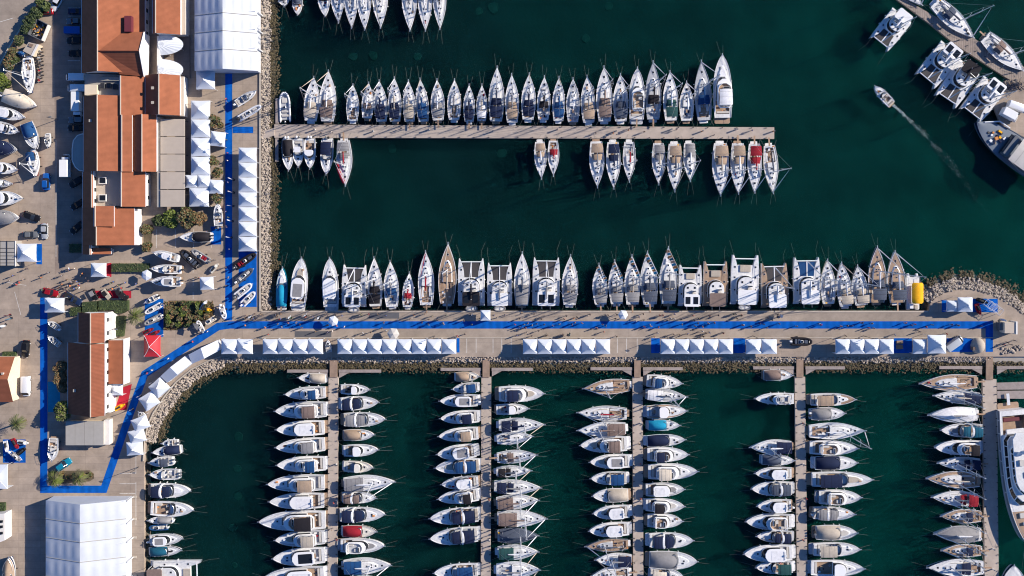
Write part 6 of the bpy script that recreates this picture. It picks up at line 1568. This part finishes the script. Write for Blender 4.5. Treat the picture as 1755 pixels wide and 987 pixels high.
# ------------------------------------------------ the boats: kind, stern x y, bow x y, beam (photograph pixels at deck height), style, canvas, details
NM = {'s': 'sailing yacht', 'm': 'motor yacht', 'r': 'inflatable boat', 'c': 'catamaran', 'd': 'small motorboat'}
ST = {'bim': 'bimini', 'spr': 'sprayhood', 'long': 'awning', 'tarp': 'full cover', 'arch': 'canvas and arch', 'cov': 'cockpit cover', 'fly': 'flybridge', 'ht': 'hardtop', 'wheel': 'wheelhouse', 'open': 'open cockpit', 'ttop': 't-top', 'power': 'open foredeck'}
def describe(k, style, col, fl):
    hullc = 'blue' if 'bluehull' in fl else ('grey' if 'dark' in fl else ('navy' if 'navyhull' in fl else ('cream' if 'cream' in fl else 'white')))
    n = NM[k]
    if k == 'r': return f'{col} inflatable boat'
    if 'redsail' in fl: return f'{hullc} {n} with red sail cover' if 'lying' not in fl else f'{hullc} {n} with red sail dropped'
    if 'flags' in fl: return f'{hullc} {n} dressed with signal flags'
    if k == 's' and 'teak' in fl and style != 'bim': return f'{hullc} {n} with teak deck'
    if k == 'c' and 'teak' in fl: return f'{hullc} {n} with tan decks'
    if k == 'c' and 'bluenet' in fl: return f'{hullc} {n} with blue nets'
    if k == 'c' and col == '-': return f'{hullc} {n} with white hardtop'
    if k == 'c': return f'{hullc} {n} with {col} {"hardtop" if style != "power" else "top"}'
    if style == 'fly' and col == '-': return f'{hullc} {n} with flybridge'
    if style == 'fly': return f'{hullc} flybridge yacht with {col} bimini'
    if style in ('open', 'wheel', 'ht') or col == '-': return f'{hullc} {n} with {ST[style]}' if col in ('-',) or style == 'open' or style == 'wheel' else f'{hullc} {n} with {col}-panelled hardtop'
    return f'{hullc} {n} with {col} {ST[style]}'
def boat_rows(text, where, group, afloat=True, ztop=0.0):
    lines = [q.split() for q in text.strip().split('\n')]
    cnt = {}; descs = []
    for i, q in enumerate(lines):
        k = q[0]; sx, sy, bx, by, w = map(float, q[1:6]); style, col = q[6], q[7]; fl = set(q[8:]); lab = None
        for e in list(fl):
            if e.startswith('L='): lab = e[2:].replace('_', ' '); fl.discard(e)
        a, c = P(sx, sy, ztop), P(bx, by, ztop); L = hypot(c[0] - a[0], c[1] - a[1]); B = w * S * (H - ztop) / H; rz = atan2(c[1] - a[1], c[0] - a[0])
        d = describe(k, style, col, fl)
        label = lab or f'{d}, {where.format(o=ordw(i))}'
        loc = ((a[0] + c[0]) / 2, (a[1] + c[1]) / 2, ZW if afloat else 0.0)
        if k != 'c': L *= .97; 
        zl = 0.0 if afloat else (1.2 if k == 's' else 1.05)
        if k == 'r' and not afloat: zl = .8
        if k == 's': sailboat('sailboat', label, group, loc, rz, L, B, style, col, fl, zl, afloat)
        elif k in 'md': motorboat('motor_yacht' if k == 'm' else 'motorboat', label, group, loc, rz, L, B, style, col, fl, zl, afloat, 'motor yacht' if k == 'm' else 'motorboat')
        elif k == 'r': rib('inflatable_boat', label, group, loc, rz, L, B, style, col, fl, zl, afloat)
        elif k == 'c': catamaran('catamaran', label, group, loc, rz, L, B, style, col, fl, zl)
G_ = 'boats moored stern-to in the marina'
boat_rows('''
d 485 -14 486.5 10 20 open - ob
d 509 -16 509.5 25 18 cov slate nomoor
d 553 -36 557 28 22 cov blue
s 577 -38 580 39 24 bim navy
s 601 -36 602.5 48 24 bim grey
s 623 -40 625 51 25 open -
s 651 -42 652 48 27 bim grey
s 701 -40 702.5 53 26 bim tan
s 728 -38 729 53 25 bim tan
s 753 -36 754 50 23 spr black''', '{o} from left along the top edge', G_)
boat_rows('''
r 488 206 486 157 20 - white
s 532 208 538 132 27 bim beige
s 561 209 563 121 29 bim brown
s 604 208 605 145 22 open -
s 629 203 632 142 21 spr brown
s 654 209 650 138 23 bim navy
s 677 209 676 133 23 bim navy
s 702 209 700 138 22 bim beige
s 726 209 720 135 22 bim blue
s 751 207 749 136 24 bim grey
s 778 206 779 136 24 open - cream
s 804 209 804 145 20 bim navy
s 825.5 208 826 145 19 bim white
s 850 209 852 114 27 bim navy
s 878 211 877 127 24 bim tan
s 905 206 907 126 25 bim navy
s 931 206 933 131 23 spr black
s 957 208 958 132 22 bim blue
s 982 210 982 134 23 open - greydeck
s 1009 211 1006 130 25 bim tan
s 1036 209 1035 114 28 bim brown
s 1064 209 1063 127 26 bim slate
m 1091 206 1092 116 27 fly - gang
s 1119.5 206 1119 105 28 spr black dark
s 1150 207.5 1148 122 26 bim green
s 1177 207.5 1176.5 140 25 open - cream
s 1207 207.5 1201.5 104 30 spr blue dark
m 1238.5 203.5 1237 93 32 fly white longbim''', '{o} from left above the upper pier', G_)
boat_rows('''
d 492 238 494.5 292 20 cov black ob
d 511 237 511 286 19 ttop white ob
d 531 237 531 289 20 wheel - ob
m 561 238 559 299 22 bim navy ob
s 589 239 592 318 27 bim grey redsail lying
s 925 242 928 306 21 bim tan
s 948.5 240 948.5 301 20 spr red redsail
s 1022 241 1024 321 26 bim tan
s 1050.5 242 1052 323 25 bim navy
s 1078.5 242 1078.5 311 22 open - redsail
s 1128.5 244 1129 316 23 bim grey
s 1156 245 1156.5 328 26 bim tan
s 1181 244 1183 310 22 long grey
s 1234.5 244 1235 335 29 bim tan
s 1264.5 244 1265.5 332 26 bim tan
s 1293 245 1293.5 330 25 bim red
s 1318.5 248 1325 331 25 open - cream''', '{o} from left below the upper pier', G_)
boat_rows('''
d 482 527 484.5 458 20 cov cyan bluehull gang
m 510 527 517 441 29 ht grey
m 567.5 527 565 441.5 28 ht white
c 606.5 526 608 454 42 - - tender
s 643.5 526 641 441 26 bim black
s 672 527 668.5 447 26 spr blue
s 698 527 701.5 467 20 spr red
s 731 524 729.5 430 28 open - redsail redjib gang
s 766 522 768 416 31 open - teak alldeck gang
c 808 524 807.5 442.5 46 - black tender
c 856.5 524 856 450 43 - white tender
s 894.5 525 895 432 28 long grey
c 935.5 524 936.5 441 47 - white
s 976 524 978 437 28 bim grey
s 1029.5 523 1026.5 452 26 bim grey flags gang
s 1057 522 1053.5 446 26 bim grey flags gang
s 1084 523 1083 437 27 bim grey flags gang
s 1114 523 1109.5 431 30 bim slate flags gang
s 1145 522 1145.5 423 31 bim slate flags gang
c 1182 525 1183 454 40 power white
c 1225.5 525 1226 448 42 power brown teak
c 1275.5 522 1277 437 48 power white tender
c 1328 527 1326 451 46 - - teak
c 1383 521 1382 441 46 - - bluenet
s 1420 522 1418 445 26 open - cream
s 1450 526 1442 450 26 bim beige
s 1477 524 1469.5 455 27 bim beige
s 1503.5 520 1503 422 31 bim slate teak alldeck
s 1538 520 1533.5 430 31 bim slate teak alldeck''', '{o} from left above the promenade', G_)
for where, txt in {
 'left side of the leftmost lower pier': '''
m 558.7 649 511 647 17.5 cov beige
m 558.7 672 488 675.5 22 fly blue
m 560.7 701 471 704 29 fly brown longbim
m 557 732 473 736 27 ht white
m 557.7 760.7 472 766.6 26 fly grey longbim
m 559.7 793.6 474 796.6 27 fly blue
m 557.7 826 458 829 29 fly tan longbim
m 556.7 857 461 859 28 ht white teak
m 559.7 889.7 443 893 34 fly black longbim teak
m 557.7 919.7 471 925 27 fly beige longbim
m 557.7 950.6 467 956.6 30 ht black
m 557 984 450 990 32 ht white''',
 'right side of the leftmost lower pier': '''
m 583.6 667 633.5 668 18 wheel -
m 583 692 649.5 689 24 arch navy
m 588 719 661 718 25 arch grey
m 588 746 641.5 745 20 cov tan
m 588 772.6 648.5 770.6 21 wheel - mid
m 588 799 639.5 801.6 20 wheel - cream
s 587.6 829 677.4 825.5 28 long grey
m 585.6 852 645 853.5 20 arch brown
m 581 882 660.5 881 26 arch navy
m 586 910.7 645.5 911 21 cov red cream
m 582.6 934.6 659.5 935 25 fly - tender
s 587.6 970.6 670.4 968.6 29 long blue
s 589 998 662 997 22 open - ''',
 'left side of the second lower pier': '''
m 780 646 822 645 17 cov tan cream
m 820.7 663 775 667 18 bim blue
m 819.7 686 753 687 22 ht grey ob
m 822 713 754 717 23 fly navy longbim
m 820.7 741.7 751 747.7 24 fly tan longbim
m 816.7 771.6 748.5 778.6 26 ht grey
m 822 796.6 745 801.6 26 arch blue
m 820.7 825 756 830 22 ht white
m 821 847 750 855 24 fly black
m 820.7 880.8 736 888 28 arch navy
m 819.7 914.7 736 922.7 29 arch navy
m 819.3 976.6 743 981.5 26 bim blue''',
 'right side of the second lower pier': '''
m 853.7 675 933.5 674 28 fly navy pad longbim
m 849.7 702 906.5 700 19 wheel -
s 853.7 728.7 933.5 727.7 25 bim navy
s 850.7 752.7 913.5 747.7 22 open -
s 850.7 784.6 920.5 779.6 23 spr brown
s 849.7 808.5 910.5 806.5 20 bim black
s 845.7 833 927.5 836 25 bim navy
s 849.7 862 923.5 857 26 long brown
s 850.7 887.8 937.5 888.8 29 long brown
s 851.7 917.7 922.5 917.7 27 tarp slate dark
s 851.7 946.6 922.5 945.6 26 long green
s 849.7 977.5 925.5 976.6 30 open - ''',
 'left side of the third lower pier': '''
s 1080.7 660 999 666 26 open - teak
s 1075.7 708.8 989 707 26 open - cream redsail
s 1073.7 733.7 989 737.7 26 long brown
m 1075.7 759.7 993.5 763 28 fly brown longbim
m 1080.7 789.6 1010 791.6 25 ht grey
m 1074.7 819 1012 820 23 bim blue
m 1077.7 848 1015 850 24 cov beige
m 1080 876 1016 880 24 ht white pad
m 1079 905.7 1009 909.7 25 ht white
s 1077.7 932.6 1003 936.6 22 open - teak dark
s 1083.7 959.6 1020 959.6 24 long navy
s 1079.7 981.5 1014 986.5 26 open - ''',
 'right side of the third lower pier': '''
m 1107.6 652 1169.5 657 23 fly blue
s 1105.6 675 1177.5 680 23 long white greydeck
m 1107.6 705.8 1177.5 703.8 24 wheel - mid teakside
m 1109.6 728.7 1165.5 728.7 19 cov cyan
m 1107.6 755.7 1174.5 753 21 cov navy
m 1108.6 778.6 1180.5 778.6 25 fly navy
m 1109.6 808 1196.5 807 28 fly cream longbim
m 1106 839.5 1173.5 838 24 ht white
m 1106 864.8 1173.5 867.4 24 fly black longbim
m 1109 891.8 1170.5 892.8 25 fly -
m 1111.7 925.7 1188.5 925.7 27 arch navy
m 1111.7 958.6 1195.5 961.6 31 cov grey
m 1113.7 984.5 1171.5 987.5 24 bim cream''',
 'left side of the fourth lower pier': '''
m 1308.5 643 1358.8 643 19 cov brown
m 1361.8 683 1293 683 20 fly -
s 1357.8 765.6 1285 766.6 26 long navy
m 1305 787.6 1361.8 789 19 cov slate
m 1357.8 811 1293 811 22 ht white
m 1358 836.9 1287 837.5 25 arch slate
m 1357 866.8 1297 867.4 23 ht white teak
m 1357.8 893.8 1277 893.4 28 fly -
m 1358 919.7 1296 918.7 21 arch navy
m 1358.8 946.6 1273.6 949 29 ht white
m 1359.8 971.6 1295 972.6 22 bim green''',
 'right side of the fourth lower pier': '''
m 1388.7 684.8 1466.5 684 22 bim tan teakfore
m 1389.7 709.8 1448.5 707.8 22 cov grey ob
s 1385.7 738.7 1483.5 737.7 29 open - 
m 1386.7 766.6 1470.5 767.6 25 fly - teak
m 1395.7 793.6 1469.5 792.6 25 cov navy
m 1389.7 821 1495.4 821 27 bim navy pad
m 1402.7 851.8 1476.5 851.8 26 fly - tender
m 1393 878.8 1465.5 880.8 23 arch grey ob
m 1397.7 912.7 1469.5 912.7 26 cov beige ob
m 1393 941.6 1474.5 940.6 24 bim beige
m 1388.7 972.6 1481.5 973.6 28 wheel - ''',
 'left side of the rightmost lower pier': '''
s 1675.8 654 1575 657.5 28 open - teak
s 1680.7 682 1599 678 23 long navy
s 1676.8 709.8 1590 711.4 27 tarp white
m 1684.7 737.8 1611 736.8 24 arch teal
m 1682.7 766.7 1601 766.7 26 fly black
s 1680.7 794.6 1606.5 793.6 23 bim navy
s 1680.7 823 1587 820 29 open - teak
s 1676.7 855.9 1596 852 26 bim red
s 1682.7 884.8 1612 884.8 24 spr navy teak
s 1682.7 915.7 1600 915 29 tarp grey
s 1682.7 943.7 1613 943.7 22 spr navy teak
s 1686.7 972.6 1588 972.6 30 spr navy'''}.items():
    boat_rows(txt, '{o} down ' + where.replace(' side of the', ' of'), G_)
boat_rows('''
d 304 758.7 277 760 12 open - ob
d 309.5 770 261 775.5 17 cov navy
d 296 790 255 793 17 bim slate ob
d 307 812.8 256 813 19 open - ob
m 257 840 327 841 25 arch navy
m 257 870.7 332 874 26 open -
d 295 892 253 892 13 cov grey ob
r 284 904.5 254 906 11 - blue
m 256 926 313 923 20 ht grey
m 255.5 946 311 943 17 cov teal
c 257 984 345 982 46 power brown''', '{o} down the left quay wall', G_)
boat_rows('''
c 1548 24 1506 76.6 42 - -
c 1632.5 82 1585 139.6 45 - -
c 1663 110.6 1620 174.5 45 - black
c 1706 142 1662 198.6 45 - - solar''', '{o} from left along the slanting planked pier', G_)
boat_rows('''
s 1520 -50 1580 9 28 open -
s 1602 3 1668.5 64.7 31 spr slate
s 1688 62 1753.6 122 32 spr brown''', '{o} from top beyond the slanting planked pier', G_)
boat_rows('''d 1529.5 178.7 1499.7 147.5 16 open - nomoor L=small_white_motorboat_under_way_in_open_water_ahead_of_its_wake''', '', None)
boat_rows('''m 1736 1075 1736 966 52 fly white L=white_motor_yacht_at_the_bottom_right_corner_below_the_superyacht nomoor''', '', None)
# boats ashore
GL = 'boats standing ashore'
boat_rows('''
s 50 99 52.6 160.5 20 open - L=white_sailing_yacht_ashore_with_its_mast_beside_the_motorcycles
d 44 94 31 90 9 tarp blue L=small_dinghy_under_blue_cover_behind_the_grounded_yacht
m 7 163 63 182 26 tarp cream L=motor_yacht_ashore_under_a_long_cream_cover
m -8 190 44 202 20 ht white L=white_cabin_boat_ashore_just_below_the_cream-covered_yacht
m -8 215 34 226 19 ttop white L=white_boat_ashore_with_blue-grey_bow_at_the_left_edge
m 46 210 63 256 24 cov blue L=white_motor_yacht_ashore_with_blue_cockpit_on_the_yard
d -14 251 29 257 25 tarp navy L=large_boat_ashore_under_navy_cover_at_the_left_edge
m -12 286 30.5 291 20 ht grey L=white_motor_yacht_ashore_below_the_navy-covered_boat
d -12 314 22 315 13 cov white L=small_white_covered_boat_ashore_at_the_left_edge
m -20 340 40 339.5 25 ht black L=large_white_motor_yacht_ashore_with_dark_windscreen_at_left_edge
s 57 260 62 302 19 long blue L=white_sailboat_ashore_under_a_bright_blue_cover
m -14 372 33 373 25 tarp grey L=boat_ashore_under_a_silvery_grey_cover
d 82 229 83 252 9 open - L=small_grey_boat_on_a_trailer_beside_the_yard_shade
d 15 1012 18 953 22 tarp tan L=boat_ashore_under_tan_cover_in_the_lower_left_corner
d 101 563 85 551 10 open - L=upper_of_two_small_boats_shaded_beside_the_corner_tent
d 103 592 85 576 10 open - L=lower_of_two_small_boats_shaded_beside_the_corner_tent
d 93 750 91 789 17 open - L=white_cabin_boat_on_a_trailer_behind_the_teal_car
r 19 777 34 790 8 - grey L=grey_inflatable_on_the_square_blue_mat_by_the_left_edge
d 405 178.6 439.4 156 14 open - L=upper_white_display_boat_beside_the_blue_carpet_near_the_marquee ob
r 410 202.7 447 181 12 - white L=white_inflatable_below_the_upper_white_display_boat
d 374.7 388 373.8 348 15 open - L=white_display_boat_pointing_up_beside_the_blue_carpet ob
d 363 406 309 406 18 cov black L=white_display_boat_with_dark_cockpit_beside_the_blue_mat ob
d 306 443 264 432 15 ht white L=white_cabin_boat_nearest_the_narrow_planting_strip
r 338 455.5 310 429.5 16 - black L=black_inflatable_with_pale_bow_on_the_display_yard
r 356.5 447 328.5 428.5 12 - grey redseat L=grey_inflatable_with_red_seats_on_the_display_yard
d 312 462 260 460 16 open - teak L=white_open_boat_with_tan_bow_above_the_octagonal_parasol ob
d 311 482.5 260 481.5 18 ht grey L=white_cabin_boat_beside_the_lone_yard_tent ob
r 403.6 457.4 438 435 13 - black redseat L=black_inflatable_with_orange-red_seats_topmost_on_the_quay_mat
r 406.5 482 432.5 461 12 - slate L=slate_inflatable_second_down_on_the_quay_mat
r 404.6 507.5 430.6 487 13 - white L=white_inflatable_third_down_on_the_quay_mat
r 416 521 436 501 12 - white L=white_inflatable_lowest_on_the_quay_mat
d 271 508 249.4 519 10 open - L=topmost_of_three_small_boats_on_the_mat_beside_the_bed ob
r 273.5 523 248 537 10 - white L=middle_of_three_small_boats_on_the_mat_beside_the_bed
r 274.7 542 247 556 11 - grey L=lowest_of_three_small_boats_on_the_mat_beside_the_bed
r 379 526 385 546 10 - white L=white_inflatable_at_the_inner_corner_of_the_blue_carpets
r 367 545 352 555 9 - cream L=cream_inflatable_below_the_planting_bed_tip
r 346 566 338 550 9 - white L=white_inflatable_beside_the_dark_grey_sunshade
d 564 603 562 583 10 open - L=small_white_boat_between_two_promenade_tent_rows
r 1358 585 1392 586 15 - black L=black_and_white_inflatable_right_of_the_promenade_tent_pair
d 247 716 239 706 10 open - L=small_grey_boat_between_the_curving_tents''', '', GL, afloat=False, ztop=1.6)

# yellow-canopied raft at the right end of the middle row
a = P(1566, 500, 0); t = thing('raft_boat', 'white work raft under a bright yellow canopy at the promenade', 'raft', (a[0], a[1], ZW))
mb = MB(); y0, y1 = -5.0, 5.0
for sx in (-1, 1): mb.slab([(sx * 1.2 - .45, y0), (sx * 1.2 + .45, y0), (sx * 1.2 + .45, y1 - 1), (sx * 1.2 + .2, y1), (sx * 1.2 - .2, y1), (sx * 1.2 - .45, y1 - 1)], -.3, .55, 'gelcoat', .08)
mb.build('pontoon_float', t)
mb = MB(); mb.slab(rrect(-1.75, 1.75, -4.8, 4.1, .2), .55, .72, 'deck_white', .03); mb.build('deck', t)
mb = MB(); rows = []
cx, cy = .65, -.3
for u in (-1, -.6, 0, .6, 1): rows.append([(cx + u * 1.55 * (1 - .18 * (abs(v_) > .9)), cy + v_ * 2.85, 2.2 + .55 * (1 - abs(u) ** 1.5) - .15 * (abs(v_) > .9)) for v_ in (-1, -.85, -.4, 0, .4, .85, 1)])
mb.grid([r_[::1] for r_ in rows], 'canvas_yellow'); mb.grid([[(x, y, z - .06) for x, y, z in r_[::-1]] for r_ in rows], 'canvas_yellow'); mb.build('canopy', t)
for sx in (-.75, 2.05):
    for sy in (-2.9, 2.3): mb = MB(); mb.tube((min(sx, 1.6), sy, .7), (sx, sy, 2.25), .05, 'steel', n=5); mb.build('canopy_post', t)
mb = MB(); mb.slab(rrect(-1.2, -.2, -4.6, -3.2, .15), .72, 1.5, 'gelcoat', .08); mb.slab(rrect(.2, 1.1, -4.7, -3.6, .15), .72, 1.35, 'canvas_beige', .08); mb.build('locker', t)
for sx in (-1, 1): mb = MB(); mb.path([(sx * 1.6, 3.9, .7), (sx * 1.6, 3.9, 1.5), (sx * 1.6, 1.9, 1.5)], .04, 'steel', n=5); mb.build('rail', t)

# superyacht at the right edge: bow towards the bottom
a, c = P(1736.5, 703, 2), P(1758, 930, 2); L = hypot(c[0] - a[0], c[1] - a[1]); B = 8.2; rz = atan2(c[1] - a[1], c[0] - a[0])
t = thing('superyacht', 'large white superyacht at the right edge lying along the rightmost pier', 'superyacht', ((a[0] + c[0]) / 2, (a[1] + c[1]) / 2, ZW), rz); h = Hull(L, B, 'motor', 3.0, 0); h.make(t, 'gelcoat', stripe='hull_grey', deep=1.5)
h.deck(t, .04, .18, .84, 1.2, 'deck_white', 'teak_deck', mfore='teak_deck', tf=.76)
def tier(t0, t1, u, z0, z1, nm, win=True, roof='gelcoat', rf=.16):
    o = h.outline(t0, t1, u, 14, round_front=rf, round_back=.03); mb = MB(); zi = z0 + (z1 - z0) * .35; zo = z0 + (z1 - z0) * .8
    o2 = shrink(o, .1, .3, .985); o3 = shrink(o, .3, 1.6, .93); mb.fru(o, o2, z0, zi, 'gelcoat'); mb.fru(o3, shrink(o3, 0, .2, .99), zo, z1, 'gelcoat', roof); mb.build(nm, t)
    n = len(o2)
    wins = MB(); wins.fru(o2, o3, zi, zo, 'glass', bottom=False); wins.build('window_band', t)
    mb = MB(); zz = lambda k: zi + (zo - zi) * k
    for i in range(1, n - 1):
        if i in (13, 14) or i % 2: continue
        p, q = o2[i], o3[i]; mb.tube((p[0], p[1] * 1.005, zi), (q[0], q[1] * 1.005, zo), .16, 'gelcoat', n=5)
    mb.build('window_frame', t)
tier(.17, .72, .93, 2.9, 5.3, 'main_deckhouse', roof='deck_white')
tier(.24, .62, .80, 5.3, 7.5, 'upper_deckhouse')
mb = MB(); mb.slab(h.outline(.14, .60, .86, 12, round_front=.12, round_back=.04), 7.5, 7.75, 'gelcoat', .1, 'deck_white'); mb.build('sun_deck', t)
mb = MB(); mb.path([(h.x(.30), -B * .3, 7.7), (h.x(.27), -B * .27, 9.3), (h.x(.26), 0, 9.6), (h.x(.27), B * .27, 9.3), (h.x(.30), B * .3, 7.7)], .3, 'gelcoat', n=7); mb.tube((h.x(.26), 0, 9.6), (h.x(.26), 0, 12.4), .16, 'gelcoat', .08, n=7); mb.build('radar_arch', t)
for sx in (-1, 1): mb = MB(); mb.dome((h.x(.27), sx * B * .2, 9.5), .55, .55, .8, 'gelcoat', n=12, k=5); mb.build('satellite_dome', t)
for x, y in ((.36, -.18), (.36, .18), (.45, 0)): mb = MB(); seat_box(mb, h.x(x) - .8, h.x(x) + .8, B * y - .8, B * y + .8, 7.75, 8.2, 'cushion'); mb.build('sun_lounger', t)
mb = MB(); seat_box(mb, h.x(.77), h.x(.77) + 1.4, -1.2, 1.2, h.sheer(.77), h.sheer(.77) + .5, 'cushion'); seat_box(mb, h.x(.84), h.x(.84) + .8, -.5, .5, h.sheer(.84), h.sheer(.84) + .6, 'gelcoat'); mb.build('bow_lounge', t)
mb = MB(); mb.slab(rrect(h.x(0) - 1.6, h.x(0) + .1, -B * .36, B * .36, .5, r2=.02), .5, .75, 'teak_deck', .05); mb.build('swim_platform', t)
mb = MB(); seat_box(mb, h.x(.06), h.x(.06) + 1, -B * .3, B * .3, 1.8, 2.4, 'canvas_maroon'); seat_box(mb, h.x(.14), h.x(.14) + 1.1, -B * .3, B * .3, 2.95, 3.4, 'canvas_white'); mb.build('aft_settee', t)
bow_rail(h, t, .4, .9); fenders(h, t, sides=(-1, 1), n=6, t0=.08, t1=.6); moorings(h, t, 2, 14)
mb = MB(); mb.box((h.x(0) - 2.6, 0, 1.2), (3.2, .8, .1), 'aluminium'); mb.build('gangway', t)

# grey-canopied workboat at the right edge
a, c = P(1796, 299, 1), P(1675, 209, 1); L = hypot(c[0] - a[0], c[1] - a[1]); B = 8.6; rz = atan2(c[1] - a[1], c[0] - a[0])
t = thing('workboat', 'grey workboat with big pale awning against the stone quay head', 'workboat', ((a[0] + c[0]) / 2, (a[1] + c[1]) / 2, ZW), rz); h = Hull(L, B, 'motor', 1.7, 0); h.make(t, 'hull_grey', stripe='hull_navy'); h.deck(t, .1, .6, .8, .7, 'hull_grey', 'hull_grey')
canopy(t, 'awning', h.x(.02), h.x(.50), B * .46, B * .46, 4.4, 'cushion', zl=0, zdeck=1.6, camber=.35)
mb = MB(); mb.slab(rrect(h.x(.5), h.x(.58), -B * .36, B * .36, .3), 1.6, 3.4, 'paint_grey', .1); mb.build('wheelhouse', t)
mb = MB(); mb.slab(rrect(h.x(.585), h.x(.60), -B * .3, B * .3, .05), 2.4, 3.2, 'glass'); mb.build('windscreen', t)
mb = MB(); r = random.Random(4)
for i in range(14): mb.box((h.x(r.uniform(.64, .88)), r.uniform(-B * .28, B * .28) * .8, 2.0), (r.uniform(.4, 1.1), r.uniform(.3, .9), r.uniform(.4, .9)), r.choice(['canvas_orange', 'gelcoat', 'canvas_yellow', 'dark_metal', 'canvas_navy', 'gelcoat']), r.uniform(0, 3))
o = mb.build('deck_gear', t, smooth=False); o['kind'] = 'stuff'
mb = MB(); mb.path([(h.x(.93), -1.2, 2.1), (h.x(.80), -B * .44, 2.3), (h.x(.66), -B * .46, 2.2)], .2, 'gelcoat', n=6); mb.build('bulwark_rail', t)
a = P(1735, 147, 0); t = thing('fishing_net', 'dark blue heap of nets beside the slanting pier on the stone quay', 'net', a); mb = MB(); r = random.Random(9)
for i in range(140): x, y = r.gauss(0, 1.6), r.gauss(0, .9); mb.tube((x, y, .1 + .5 * r.random()), (x + r.uniform(-.8, .8), y + r.uniform(-.8, .8), .1 + .5 * r.random()), .07, 'canvas_navy' if i % 3 else 'canvas_slate', n=4)
mb.build('net_heap', t, smooth=False)
